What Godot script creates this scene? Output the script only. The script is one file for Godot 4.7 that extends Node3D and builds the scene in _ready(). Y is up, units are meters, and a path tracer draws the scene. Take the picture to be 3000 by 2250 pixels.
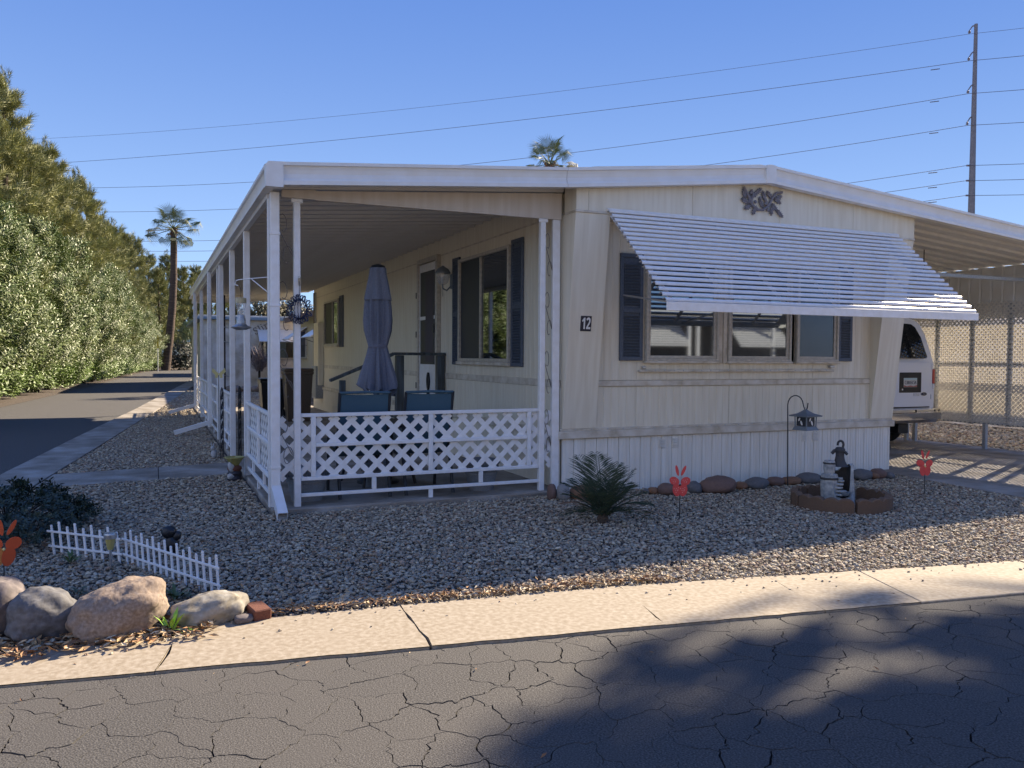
extends Node3D
# Corner lot with a single-wide home, its patio and carport, seen from the street on a clear winter afternoon.

class MB:
	var v := PackedVector3Array()
	var n := PackedVector3Array()
	var c := PackedColorArray()
	var col := Color(1, 1, 1)
	var use_c := false
	func tri(a: Vector3, b: Vector3, d: Vector3) -> void:
		var nn := (b - a).cross(d - a).normalized()
		v.append(a); v.append(d); v.append(b)
		n.append(nn); n.append(nn); n.append(nn)
		if use_c:
			c.append(col); c.append(col); c.append(col)
	func stri(a: Vector3, b: Vector3, d: Vector3, na: Vector3, nb: Vector3, nd: Vector3) -> void:
		v.append(a); v.append(d); v.append(b)
		n.append(na); n.append(nd); n.append(nb)
		if use_c:
			c.append(col); c.append(col); c.append(col)
	func quad(a: Vector3, b: Vector3, d: Vector3, e: Vector3) -> void:
		tri(a, b, d); tri(a, d, e)
	func box(ctr: Vector3, size: Vector3, bs := Basis(), bev := 0.0) -> MB:
		var h := size * 0.5
		if bs.determinant() < 0.0: bs.x = -bs.x
		var hx := bs.x * h.x
		var hy := bs.y * h.y
		var hz := bs.z * h.z
		if bev <= 0.0:
			var p: Array[Vector3] = []
			for i in 8:
				p.append(ctr + hx * (1 if i & 1 else -1) + hy * (1 if i & 2 else -1) + hz * (1 if i & 4 else -1))
			quad(p[4], p[5], p[7], p[6]); quad(p[1], p[0], p[2], p[3])
			quad(p[5], p[1], p[3], p[7]); quad(p[0], p[4], p[6], p[2])
			quad(p[6], p[7], p[3], p[2]); quad(p[0], p[1], p[5], p[4])
			return self
		bev = minf(bev, minf(h.x, minf(h.y, h.z)) * 0.95)
		var ax: Array[Vector3] = [bs.x, bs.y, bs.z]
		var hh: Array[float] = [h.x, h.y, h.z]
		var at := func(sx: int, sy: int, sz: int, f: int) -> Vector3:
			var s: Array[int] = [sx, sy, sz]
			var o := ctr
			for k in 3:
				o += ax[k] * (s[k] * (hh[k] if k == f else hh[k] - bev))
			return o
		var put := func(q: Array) -> void:
			var m := Vector3.ZERO
			for x in q: m += x
			m = m / q.size() - ctr
			if (q[1] - q[0]).cross(q[2] - q[0]).dot(m) < 0.0: q.reverse()
			if q.size() == 4: quad(q[0], q[1], q[2], q[3])
			else: tri(q[0], q[1], q[2])
		for f in 3:
			for s in [-1, 1]:
				var q := []
				for e in [[-1, -1], [1, -1], [1, 1], [-1, 1]]:
					var g: Array[int] = [0, 0, 0]
					g[f] = s; g[(f + 1) % 3] = e[0]; g[(f + 2) % 3] = e[1]
					q.append(at.call(g[0], g[1], g[2], f))
				put.call(q)
		for f in 3:
			var f1 := (f + 1) % 3
			var f2 := (f + 2) % 3
			for e in [[-1, -1], [1, -1], [1, 1], [-1, 1]]:
				var g: Array[int] = [0, 0, 0]
				g[f1] = e[0]; g[f2] = e[1]
				var q := []
				g[f] = -1
				q.append(at.call(g[0], g[1], g[2], f1)); q.append(at.call(g[0], g[1], g[2], f2))
				g[f] = 1
				q.append(at.call(g[0], g[1], g[2], f2)); q.append(at.call(g[0], g[1], g[2], f1))
				put.call(q)
		for i in 8:
			var s3: Array[int] = [1 if i & 1 else -1, 1 if i & 2 else -1, 1 if i & 4 else -1]
			put.call([at.call(s3[0], s3[1], s3[2], 0), at.call(s3[0], s3[1], s3[2], 1), at.call(s3[0], s3[1], s3[2], 2)])
		return self
	func span(x0: float, x1: float, y0: float, y1: float, z0: float, z1: float, bev := 0.0) -> MB:
		return box(Vector3(x0 + x1, y0 + y1, z0 + z1) * 0.5, Vector3(absf(x1 - x0), absf(y1 - y0), absf(z1 - z0)), Basis(), bev)
	func beam(a: Vector3, b: Vector3, w: float, h: float, upv := Vector3.UP, bev := 0.0) -> MB:
		var z := (b - a).normalized()
		var x := upv.cross(z)
		if x.length() < 0.001: x = Vector3.RIGHT.cross(z)
		x = x.normalized()
		return box((a + b) * 0.5, Vector3(w, h, a.distance_to(b)), Basis(x, z.cross(x), z), bev)
	func tube(pts: Array, r, sides := 8, caps := true) -> MB:
		var rings := []
		var nn := pts.size()
		var side := Vector3.ZERO
		for i in nn:
			var p: Vector3 = pts[i]
			var d: Vector3 = (pts[mini(i + 1, nn - 1)] - pts[maxi(i - 1, 0)]).normalized()
			if side == Vector3.ZERO:
				side = d.cross(Vector3.UP if absf(d.y) < 0.9 else Vector3.RIGHT).normalized()
			else:
				side = (side - d * side.dot(d)).normalized()
			var o := d.cross(side)
			var rad: float = r[i] if r is Array else r
			var ring := []
			for k in sides:
				var a := TAU * k / sides
				var nv: Vector3 = side * cos(a) + o * sin(a)
				ring.append([p + nv * rad, nv])
			rings.append(ring)
		for i in nn - 1:
			for k in sides:
				var k2 := (k + 1) % sides
				var a = rings[i][k]; var b = rings[i][k2]; var d = rings[i + 1][k2]; var e = rings[i + 1][k]
				stri(a[0], b[0], d[0], a[1], b[1], d[1]); stri(a[0], d[0], e[0], a[1], d[1], e[1])
		if caps:
			for k in range(1, sides - 1):
				tri(rings[0][0][0], rings[0][k + 1][0], rings[0][k][0])
				tri(rings[nn - 1][0][0], rings[nn - 1][k][0], rings[nn - 1][k + 1][0])
		return self
	func lathe(prof: Array, ctr: Vector3, sides := 24, bs := Basis(), wob := 0.0, folds := 0) -> MB:
		# prof: Vector2(radius, height) from the bottom up
		var m := prof.size()
		var P := []
		for i in m:
			var ring := []
			for k in sides + 1:
				var a := TAU * k / sides
				var rr: float = prof[i].x
				if folds > 0: rr *= 1.0 + wob * sin(a * folds + i * 0.35)
				ring.append(Vector3(cos(a) * rr, prof[i].y, -sin(a) * rr))
			P.append(ring)
		for i in m - 1:
			for k in sides:
				var a: Vector3 = ctr + bs * P[i][k]
				var b: Vector3 = ctr + bs * P[i][k + 1]
				var d: Vector3 = ctr + bs * P[i + 1][k + 1]
				var e: Vector3 = ctr + bs * P[i + 1][k]
				var t: Vector2 = (prof[i + 1] - prof[i])
				var rn := Vector2(t.y, -t.x).normalized()
				var a0 := TAU * k / sides
				var a1 := TAU * (k + 1) / sides
				if folds > 0:
					if P[i][k].x != P[i][k + 1].x or P[i][k].z != P[i][k + 1].z: tri(a, b, d)
					if P[i + 1][k].x != P[i + 1][k + 1].x or P[i + 1][k].z != P[i + 1][k + 1].z: tri(a, d, e)
				else:
					var n0 := bs * Vector3(cos(a0) * rn.x, rn.y, -sin(a0) * rn.x)
					var n1 := bs * Vector3(cos(a1) * rn.x, rn.y, -sin(a1) * rn.x)
					if prof[i].x > 0.0001: stri(a, b, d, n0, n1, n1)
					if prof[i + 1].x > 0.0001: stri(a, d, e, n0, n1, n0)
		return self
	func prism(poly: PackedVector2Array, o: Vector3, ax: Vector3, ay: Vector3, depth: float) -> MB:
		var dz := ax.cross(ay).normalized() * depth
		if not Geometry2D.is_polygon_clockwise(poly) == false:
			poly = poly.duplicate(); poly.reverse()
		var idx := Geometry2D.triangulate_polygon(poly)
		var q: Array[Vector3] = []
		for p in poly: q.append(o + ax * p.x + ay * p.y)
		for i in range(0, idx.size(), 3):
			var a := q[idx[i]]
			var b := q[idx[i + 1]]
			var d := q[idx[i + 2]]
			if (b - a).cross(d - a).dot(dz) < 0.0:
				var t := b; b = d; d = t
			tri(a + dz, b + dz, d + dz); tri(a, d, b)
		for i in q.size():
			var a := q[i]
			var b := q[(i + 1) % q.size()]
			quad(a, b, b + dz, a + dz)
		return self
	func sheet(prof: Array, o: Vector3, u: Vector3, d: Vector3, w: Vector3) -> MB:
		# a folded sheet: profile points (along u, out along d), drawn along w
		for i in prof.size() - 1:
			var a: Vector3 = o + u * prof[i].x + d * prof[i].y
			var b: Vector3 = o + u * prof[i + 1].x + d * prof[i + 1].y
			quad(a, b, b + w, a + w)
		return self
	func blob(ctr: Vector3, rad: Vector3, bs: Basis, nz: FastNoiseLite, amp: float, rows := 10, cols := 16, flat := 1.0) -> MB:
		var P := []
		for i in rows + 1:
			var th := PI * i / rows
			var ring := []
			for k in cols:
				var ph := TAU * k / cols
				var u := Vector3(sin(th) * cos(ph), cos(th), sin(th) * sin(ph))
				var f := 1.0 + amp * nz.get_noise_3dv(u * 60.0 + ctr * 37.0)
				var su := Vector3(signf(u.x) * pow(absf(u.x), flat), signf(u.y) * pow(absf(u.y), flat), signf(u.z) * pow(absf(u.z), flat))
				ring.append(ctr + bs * (su * rad * f))
			P.append(ring)
		var N := []
		for i in rows + 1:
			var ring := []
			for k in cols:
				if i == 0 or i == rows:
					ring.append(bs.y * (1.0 if i == 0 else -1.0))
				else:
					ring.append((P[i][(k + 1) % cols] - P[i][(k + cols - 1) % cols]).cross(P[i + 1][k] - P[i - 1][k]).normalized())
			N.append(ring)
		for i in rows:
			for k in cols:
				var k2 := (k + 1) % cols
				if i > 0: stri(P[i][k], P[i][k2], P[i + 1][k2], N[i][k], N[i][k2], N[i + 1][k2])
				if i < rows - 1: stri(P[i][k], P[i + 1][k2], P[i + 1][k], N[i][k], N[i + 1][k2], N[i + 1][k])
		return self
	func mesh(off := Vector3.ZERO) -> ArrayMesh:
		var m := ArrayMesh.new()
		var vv := v
		if off != Vector3.ZERO:
			for i in vv.size(): vv[i] = vv[i] - off
		var arr := []
		arr.resize(Mesh.ARRAY_MAX)
		arr[Mesh.ARRAY_VERTEX] = vv
		arr[Mesh.ARRAY_NORMAL] = n
		if use_c: arr[Mesh.ARRAY_COLOR] = c
		m.add_surface_from_arrays(Mesh.PRIMITIVE_TRIANGLES, arr)
		return m

var M := {}          # materials
var used := {}       # names taken, per parent
var org := {}        # world position of things and parts
var R := RandomNumberGenerator.new()
var NZ := FastNoiseLite.new()
const SUN_FALL := Vector3(-1.60, -1.0, 0.75)   # the way the sunlight travels

func mb() -> MB: return MB.new()
func v3(x, y, z) -> Vector3: return Vector3(x, y, z)
func v2(x, y) -> Vector2: return Vector2(x, y)
func rr(a: float, b: float) -> float: return R.randf_range(a, b)

func numbered(parent: Node, called: String) -> String:
	var key := str(parent.get_instance_id()) + called
	var k: int = used.get(key, 0)
	used[key] = k + 1
	return called if k == 0 else "%s_%03d" % [called, k]

func tag(o: Node, label: String, category := "", group := "", kind := "") -> void:
	if label: o.set_meta("label", label)
	if category: o.set_meta("category", category)
	if group: o.set_meta("group", group)
	if kind: o.set_meta("kind", kind)

func thing(called: String, label: String, category: String, at := Vector3.ZERO, group := "") -> Node3D:
	var o := Node3D.new()
	o.name = numbered(self, called)
	add_child(o)
	o.position = at
	org[o] = at
	tag(o, label, category, group)
	return o

# geometry given in world coordinates, hung under its parent
func part(parent: Node3D, called: String, m: MB, mat: Material) -> MeshInstance3D:
	var o := MeshInstance3D.new()
	var off: Vector3 = org.get(parent, Vector3.ZERO)
	o.mesh = m.mesh(off)
	o.material_override = mat
	o.name = numbered(parent, called)
	parent.add_child(o)
	org[o] = off
	return o

func shared(parent: Node3D, called: String, mesh: Mesh, mat: Material, xf: Transform3D) -> MeshInstance3D:
	var o := MeshInstance3D.new()
	o.mesh = mesh
	o.material_override = mat
	o.name = numbered(parent, called)
	parent.add_child(o)
	o.transform = Transform3D(xf.basis, xf.origin - org.get(parent, Vector3.ZERO))
	return o

func struct(called: String, m: MB, mat: Material) -> MeshInstance3D:
	var o := part(self, called, m, mat)
	o.set_meta("kind", "structure")
	return o

func single(called: String, label: String, category: String, m: MB, mat: Material, group := "", at := Vector3.ZERO) -> MeshInstance3D:
	var o := MeshInstance3D.new()
	o.mesh = m.mesh(at)
	o.position = at
	o.material_override = mat
	o.name = numbered(self, called)
	add_child(o)
	org[o] = at
	tag(o, label, category, group)
	return o

func copy(o: Node3D, at: Vector3, turn := 0.0, label := "", sc := 1.0) -> Node3D:
	var d: Node3D = o.duplicate()
	d.name = numbered(self, String(o.name).get_slice("_0", 0))
	add_child(d)
	d.transform = Transform3D(Basis(Vector3.UP, turn).scaled(Vector3.ONE * sc), at)
	if label: d.set_meta("label", label)
	return d

func scatter(parent: Node3D, called: String, mesh: Mesh, mat: Material, xfs: Array, cols: Array) -> MultiMeshInstance3D:
	var mm := MultiMesh.new()
	mm.transform_format = MultiMesh.TRANSFORM_3D
	mm.use_colors = true
	mm.mesh = mesh
	mm.instance_count = xfs.size()
	for i in xfs.size():
		mm.set_instance_transform(i, xfs[i])
		mm.set_instance_color(i, cols[i])
	var o := MultiMeshInstance3D.new()
	o.multimesh = mm
	o.material_override = mat
	o.name = numbered(parent, called)
	parent.add_child(o)
	o.set_meta("kind", "stuff")
	return o

# ---------------------------------------------------------------- materials
func noise_tex(seed_: int, freq: float, lo: float, hi: float, size := 512, oct := 4, tint := Color(1, 1, 1), power := 1.0, stretch := Vector2(1, 1)) -> ImageTexture:
	# a grey-to-tint mottling between lo and hi, seamless
	var f := FastNoiseLite.new()
	f.seed = seed_
	f.frequency = freq
	f.noise_type = FastNoiseLite.TYPE_SIMPLEX_SMOOTH
	f.fractal_octaves = oct
	var img := f.get_seamless_image(int(size / stretch.x), int(size / stretch.y), false, false, 0.2)
	img.resize(size, size, Image.INTERPOLATE_CUBIC)
	img.convert(Image.FORMAT_L8)
	var d := img.get_data()
	var out := PackedByteArray()
	out.resize(d.size() * 3)
	var lut := []
	for i in 256:
		var t := pow(i / 255.0, power)
		var k := lerpf(lo, hi, t)
		lut.append([int(255 * k * lerpf(tint.r, 1.0, t)), int(255 * k * lerpf(tint.g, 1.0, t)), int(255 * k * lerpf(tint.b, 1.0, t))])
	for i in d.size():
		var l = lut[d[i]]
		out[i * 3] = l[0]; out[i * 3 + 1] = l[1]; out[i * 3 + 2] = l[2]
	return ImageTexture.create_from_image(Image.create_from_data(size, size, false, Image.FORMAT_RGB8, out))

func bump_tex(seed_: int, freq: float, strength: float, size := 512, oct := 4) -> ImageTexture:
	var f := FastNoiseLite.new()
	f.seed = seed_
	f.frequency = freq
	f.fractal_octaves = oct
	var img := f.get_seamless_image(size, size, false, false, 0.2)
	img.convert(Image.FORMAT_RGBA8)
	img.bump_map_to_normal_map(strength)
	return ImageTexture.create_from_image(img)

func mat(called: String, r: float, g: float, b: float, rough := 0.6, tex: Texture2D = null, scale := 1.0, bump: Texture2D = null, bump_k := 1.0, metal := 0.0) -> StandardMaterial3D:
	var m := StandardMaterial3D.new()
	m.albedo_color = Color(r, g, b).linear_to_srgb()
	m.roughness = rough
	m.metallic = metal
	if tex or bump:
		m.uv1_triplanar = true
		m.uv1_world_triplanar = true
		m.uv1_scale = Vector3.ONE * scale
	if tex: m.albedo_texture = tex
	if bump:
		m.normal_enabled = true
		m.normal_texture = bump
		m.normal_scale = bump_k
	M[called] = m
	return m

func leafmat(called: String, rough := 0.55, back := Color(0.1, 0.12, 0.02)) -> StandardMaterial3D:
	var m := mat(called, 1, 1, 1, rough)
	m.vertex_color_use_as_albedo = true
	m.cull_mode = BaseMaterial3D.CULL_DISABLED
	if back != Color.BLACK:
		m.backlight_enabled = true
		m.backlight = back
	return m

func make_materials() -> void:
	var fine := noise_tex(3, 0.03, 0.82, 1.0, 512, 5)
	var grime := noise_tex(5, 0.012, 0.72, 1.0, 512, 5, Color(1.0, 0.94, 0.84), 0.6)
	var streak := noise_tex(9, 0.05, 0.925, 1.0, 512, 4, Color(1.0, 0.98, 0.95), 0.8, Vector2(1, 14))
	var blotch := noise_tex(7, 0.008, 0.66, 1.0, 512, 5, Color(1.0, 0.95, 0.88))
	var grit := noise_tex(11, 0.18, 0.55, 1.0, 512, 3)
	var grain := noise_tex(15, 0.02, 0.6, 1.0, 512, 4, Color(1.0, 0.9, 0.8), 1.0, Vector2(1, 10))
	var bsoft := bump_tex(21, 0.02, 3.0)
	var brough := bump_tex(23, 0.12, 6.0)
	var clean := noise_tex(4, 0.02, 0.945, 1.0, 512, 5, Color(1, 0.985, 0.96))
	var aggr := noise_tex(61, 0.085, 0.42, 1.0, 1024, 3, Color(1, 0.97, 0.94), 1.0)
	var bfine := bump_tex(63, 0.10, 8.0, 1024, 3)
	mat("white", 0.80, 0.81, 0.83, 0.45, clean, 0.9)
	mat("white_metal", 0.80, 0.80, 0.81, 0.36, clean, 0.8)
	mat("fascia", 0.78, 0.775, 0.765, 0.38, clean, 0.4)
	mat("siding", 0.765, 0.715, 0.595, 0.5, streak, 0.45)
	M["siding_front"] = M.siding
	mat("skirt", 0.78, 0.765, 0.72, 0.55, streak, 0.5)
	mat("trim", 0.70, 0.66, 0.59, 0.5, grime, 0.7)
	mat("header", 0.62, 0.56, 0.50, 0.6, streak, 0.4)
	mat("ceiling", 0.66, 0.66, 0.66, 0.5, clean, 0.3)
	M["carport_ceiling"] = M.ceiling
	mat("roof", 0.68, 0.68, 0.68, 0.5, grime, 0.3)
	mat("shutter", 0.095, 0.120, 0.165, 0.6, fine, 1.5)
	mat("frame", 0.58, 0.53, 0.45, 0.4, fine, 1.0)
	mat("film", 0.22, 0.25, 0.28, 0.03, null, 1.0, null, 1.0, 1.0)
	mat("film_pale", 0.09, 0.115, 0.14, 0.22, null, 1.0, null, 1.0, 0.8)
	mat("screen", 0.030, 0.034, 0.042, 0.5)
	mat("blue_paint", 0.095, 0.135, 0.175, 0.55, grain, 1.2)
	mat("sling", 0.055, 0.125, 0.180, 0.7, fine, 6.0)
	mat("dark_frame", 0.02, 0.024, 0.03, 0.45)
	mat("canopy", 0.19, 0.21, 0.275, 0.85, fine, 3.0)
	mat("canopy_dark", 0.13, 0.14, 0.19, 0.85)
	mat("concrete", 0.395, 0.345, 0.275, 0.9, noise_tex(65, 0.03, 0.78, 1.0, 1024, 6, Color(1, 0.96, 0.9)), 0.7, bfine, 0.05)
	mat("concrete_grey", 0.42, 0.39, 0.35, 0.9, blotch, 0.35, brough, 0.25)
	mat("drive", 0.42, 0.385, 0.34, 0.9, blotch, 0.3, brough, 0.25)
	mat("asphalt", 0.148, 0.142, 0.136, 0.95, aggr, 1.0, bfine, 0.3)
	mat("asphalt_worn", 0.156, 0.149, 0.142, 0.95, aggr, 1.1, bfine, 0.3)
	mat("asphalt_oily", 0.139, 0.134, 0.129, 0.95, aggr, 0.9, bfine, 0.3)
	mat("asphalt_dark", 0.165, 0.160, 0.156, 0.95, aggr, 0.5, bfine, 0.3)
	mat("crack_fill", 0.018, 0.015, 0.013, 1.0, grit, 2.0)
	mat("soil", 0.17, 0.13, 0.10, 1.0, grit, 1.6, brough, 0.8)
	mat("gravel_bed", 0.17, 0.145, 0.12, 1.0, grit, 1.7, brough, 1.2)
	mat("far_ground", 0.23, 0.185, 0.14, 1.0, blotch, 0.1, brough, 0.6)
	mat("pale_yard", 0.46, 0.41, 0.34, 1.0, grit, 1.0, brough, 0.6)
	mat("stone", 1, 1, 1, 0.85, grit, 2.5).vertex_color_use_as_albedo = true
	mat("boulder_tan", 0.40, 0.33, 0.27, 0.9, noise_tex(31, 0.05, 0.6, 1.0, 512, 5, Color(1, 0.92, 0.85)), 1.6, bsoft, 1.2)
	mat("boulder_pale", 0.46, 0.455, 0.42, 0.85, noise_tex(33, 0.02, 0.6, 1.0, 512, 5, Color(1, 0.92, 0.8)), 1.3, bsoft, 0.6)
	mat("boulder_grey", 0.20, 0.205, 0.22, 0.85, noise_tex(35, 0.03, 0.55, 1.0, 512, 4, Color(1, 0.95, 0.9)), 1.3, bsoft, 0.8)
	mat("boulder_mauve", 0.24, 0.20, 0.19, 0.85, noise_tex(37, 0.03, 0.6, 1.0, 512, 4), 1.3, bsoft, 0.8)
	mat("rock_red", 0.20, 0.125, 0.10, 0.85, fine, 2.0, bsoft, 0.6)
	mat("rock_grey", 0.15, 0.15, 0.155, 0.85, fine, 2.0, bsoft, 0.6)
	mat("rock_rust", 0.26, 0.14, 0.08, 0.85, fine, 2.0, bsoft, 0.6)
	mat("rock_pale", 0.30, 0.29, 0.28, 0.85, fine, 2.0, bsoft, 0.6)
	mat("brick", 0.28, 0.10, 0.06, 0.9, grit, 3.0, brough, 0.8)
	mat("edging", 0.21, 0.130, 0.082, 0.92, noise_tex(41, 0.06, 0.7, 1.0, 512, 4), 2.5, brough, 0.8)
	mat("cast_stone", 0.56, 0.55, 0.52, 0.8, noise_tex(43, 0.012, 0.70, 1.0, 512, 5, Color(0.8, 0.85, 0.9)), 2.5, bsoft, 1.0)
	mat("cast_dark", 0.05, 0.05, 0.052, 0.7, fine, 3.0, bsoft, 1.0)
	mat("iron", 0.012, 0.012, 0.014, 0.5)
	mat("iron_brown", 0.16, 0.14, 0.125, 0.6)
	mat("pewter", 0.20, 0.235, 0.27, 0.55, fine, 8.0)
	mat("ornament", 0.24, 0.22, 0.24, 0.6, fine, 5.0)
	mat("plaque", 0.012, 0.014, 0.03, 0.4)
	mat("digit", 0.72, 0.72, 0.70, 0.5)
	mat("red_wing", 0.62, 0.060, 0.055, 0.55)
	mat("orange_wing", 0.60, 0.085, 0.02, 0.55)
	mat("orange_light", 0.62, 0.22, 0.05, 0.5)
	mat("wing_dot", 0.75, 0.45, 0.42, 0.6)
	mat("yellow", 0.70, 0.60, 0.25, 0.5)
	mat("steel", 0.45, 0.45, 0.46, 0.35, null, 1.0, null, 1.0, 0.8)
	mat("amber", 0.42, 0.36, 0.13, 0.35)
	mat("black_plastic", 0.010, 0.011, 0.014, 0.4)
	mat("brown_plastic", 0.12, 0.085, 0.06, 0.5, fine, 2.0)
	mat("planter", 0.26, 0.285, 0.315, 0.7, fine, 3.0, bsoft, 0.6)
	mat("urn_yellow", 0.40, 0.36, 0.12, 0.4, fine, 6.0)
	mat("urn_dark", 0.04, 0.035, 0.045, 0.5, fine, 6.0)
	mat("rabbit_white", 0.55, 0.54, 0.53, 0.7, fine, 6.0)
	mat("van_paint", 0.74, 0.75, 0.78, 0.25)
	M.van_paint.clearcoat_enabled = true
	M.van_paint.clearcoat = 0.7
	M.van_paint.clearcoat_roughness = 0.05
	mat("van_glass", 0.05, 0.055, 0.065, 0.03, null, 1.0, null, 1.0, 1.0)
	mat("chrome", 0.55, 0.55, 0.56, 0.12, null, 1.0, null, 1.0, 1.0)
	mat("tyre", 0.012, 0.012, 0.012, 0.85, grit, 4.0)
	mat("tail_red", 0.42, 0.012, 0.012, 0.2)
	mat("tail_white", 0.7, 0.7, 0.7, 0.2)
	mat("plate_white", 0.62, 0.60, 0.55, 0.5)
	mat("plate_band", 0.35, 0.10, 0.07, 0.5)
	mat("plate_sky", 0.45, 0.60, 0.60, 0.5)
	mat("emblem", 0.015, 0.025, 0.07, 0.25)
	mat("lattice", 0.82, 0.825, 0.83, 0.5, clean, 1.2)
	mat("lattice_old", 0.82, 0.81, 0.79, 0.6, clean, 1.2)
	M.lattice_old.backlight_enabled = true
	M.lattice_old.backlight = Color(0.9, 0.89, 0.86)
	mat("galvanised", 0.42, 0.44, 0.47, 0.45, fine, 2.0, null, 1.0, 0.3)
	mat("bark", 0.11, 0.085, 0.065, 0.95, grain, 0.7, brough, 1.5)
	mat("palm_bark", 0.17, 0.115, 0.085, 0.95, noise_tex(51, 0.04, 0.45, 1.0, 512, 4, Color(1, 1, 1), 1.0, Vector2(10, 1)), 0.35, brough, 1.2)
	mat("palm_boot", 0.16, 0.07, 0.035, 0.9)
	mat("post_brown", 0.035, 0.020, 0.015, 0.9, grain, 0.8)
	mat("pole_steel", 0.22, 0.215, 0.235, 0.55, fine, 0.2)
	mat("wire", 0.10, 0.11, 0.14, 0.6)
	mat("insulator", 0.20, 0.18, 0.20, 0.5)
	mat("stucco_white", 0.80, 0.77, 0.75, 0.8, grime, 0.25)
	mat("stucco_cream", 0.66, 0.56, 0.38, 0.7, streak, 0.3)
	mat("stucco_tan", 0.68, 0.61, 0.50, 0.8, blotch, 0.25)
	mat("roof_edge", 0.20, 0.26, 0.33, 0.6)
	mat("roof_red", 0.25, 0.15, 0.11, 0.7, fine, 1.0)
	mat("dark_wood", 0.03, 0.02, 0.018, 0.7)
	mat("yellow_sign", 0.65, 0.48, 0.06, 0.5)
	mat("glass_clear", 0.75, 0.80, 0.85, 0.04)
	M.glass_clear.transparency = BaseMaterial3D.TRANSPARENCY_ALPHA
	M.glass_clear.albedo_color.a = 0.22
	mat("nectar", 0.42, 0.36, 0.22, 0.3)
	mat("feeder_base", 0.30, 0.31, 0.33, 0.3, null, 1.0, null, 1.0, 0.6)
	mat("curtain", 0.10, 0.09, 0.10, 0.9, streak, 1.0)
	mat("litter", 1, 1, 1, 0.8).vertex_color_use_as_albedo = true
	leafmat("oleander", 0.5, Color(0.10, 0.14, 0.03))
	leafmat("pine", 0.6, Color(0.10, 0.10, 0.02))
	leafmat("leaf", 0.5, Color(0.10, 0.13, 0.03))
	leafmat("frond", 0.65, Color(0.14, 0.16, 0.04))
	leafmat("twig", 0.9, Color.BLACK)

func _ready() -> void:
	R.seed = 12
	NZ.seed = 4
	NZ.frequency = 0.02
	# camera
	var cam := Camera3D.new()
	cam.name = "camera"
	cam.fov = 50.23
	cam.near = 0.05
	cam.far = 2000.0
	cam.basis = Basis(Vector3.UP, deg_to_rad(-23.67)) * Basis(Vector3.RIGHT, -atan(82.0 / 2400.0)) * Basis(Vector3.BACK, deg_to_rad(0.34))
	cam.position = Vector3(0, 1.5, 0)
	add_child(cam)
	cam.current = true
	# sky, exposure
	var sky_mat := PanoramaSkyMaterial.new()
	sky_mat.panorama = clear_sky()
	var sky := Sky.new()
	sky.sky_material = sky_mat
	var env := Environment.new()
	env.background_mode = Environment.BG_SKY
	env.sky = sky
	env.background_energy_multiplier = 1.0
	env.tonemap_mode = Environment.TONE_MAPPER_LINEAR
	env.tonemap_exposure = 3.0
	env.sdfgi_enabled = true
	env.ssao_enabled = true
	env.ssil_enabled = true
	var we := WorldEnvironment.new()
	we.name = "world_environment"
	we.environment = env
	add_child(we)
	# the low winter sun, behind the house and to the right
	var sun := DirectionalLight3D.new()
	sun.name = "sun"
	sun.light_color = Color(1.0, 0.93, 0.82)
	sun.light_energy = 1.6
	sun.light_angular_distance = 0.53
	sun.shadow_enabled = true
	add_child(sun)
	sun.look_at_from_position(Vector3.ZERO, SUN_FALL, Vector3.UP)
	make_materials()
	build_ground()
	build_home()
	build_patio_cover()
	build_carport()
	build_awning()
	build_neighbours()
	build_trees()
	build_power()
	build_railings()
	build_patio_things()
	build_yard()
	build_van()
	build_small()

# clear winter sky: deep blue overhead, paling to the horizon and, as real air does, towards the sun
func clear_sky() -> ImageTexture:
	var w := 512
	var h := 256
	var img := Image.create(w, h, false, Image.FORMAT_RGBF)
	var towards := -SUN_FALL.normalized()
	for y in h:
		var el := PI * 0.5 - PI * (y + 0.5) / h
		var se := maxf(sin(el), 0.0)
		var t := pow(1.0 - se, 4.0)
		var base := Vector3(0.025, 0.070, 0.228).lerp(Vector3(0.210, 0.312, 0.445), t)
		for x in w:
			var c := base
			if el < 0.0:
				c = Vector3(0.17, 0.16, 0.145)
			else:
				var az := TAU * ((x + 0.5) / w) - PI
				var d := Vector3(sin(az) * cos(el), sin(el), -cos(az) * cos(el))
				var ca := clampf(d.dot(towards), -1, 1)
				# forward scattering round the sun
				var g := 0.72
				var ph := (1.0 - g * g) / pow(1.0 + g * g - 2.0 * g * ca, 1.5)
				c += Vector3(0.015, 0.0145, 0.013) * minf(ph, 22.0)
			img.set_pixel(x, y, Color(c.x, c.y, c.z))
	return ImageTexture.create_from_image(img)

# ---------------------------------------------------------------- ground
func lerp_path(pts: Array, x: float) -> float:
	# y of a polyline given as [x, y] with rising x
	for i in pts.size() - 1:
		if x <= pts[i + 1][0] or i == pts.size() - 2:
			var t: float = (x - pts[i][0]) / (pts[i + 1][0] - pts[i][0])
			return lerpf(pts[i][1], pts[i + 1][1], t)
	return 0.0

const CURB_IN := [[-4.0, -5.05], [-0.7, -4.73], [0.09, -4.62], [0.11, -4.85], [0.434, -4.82], [2.844, -4.571], [5.953, -4.026], [9.0, -3.47], [30.0, 0.3]]
const CURB_OUT := [[-4.0, -4.76], [1.263, -4.001], [5.123, -3.459], [9.0, -2.85], [30.0, 0.9]]
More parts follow.
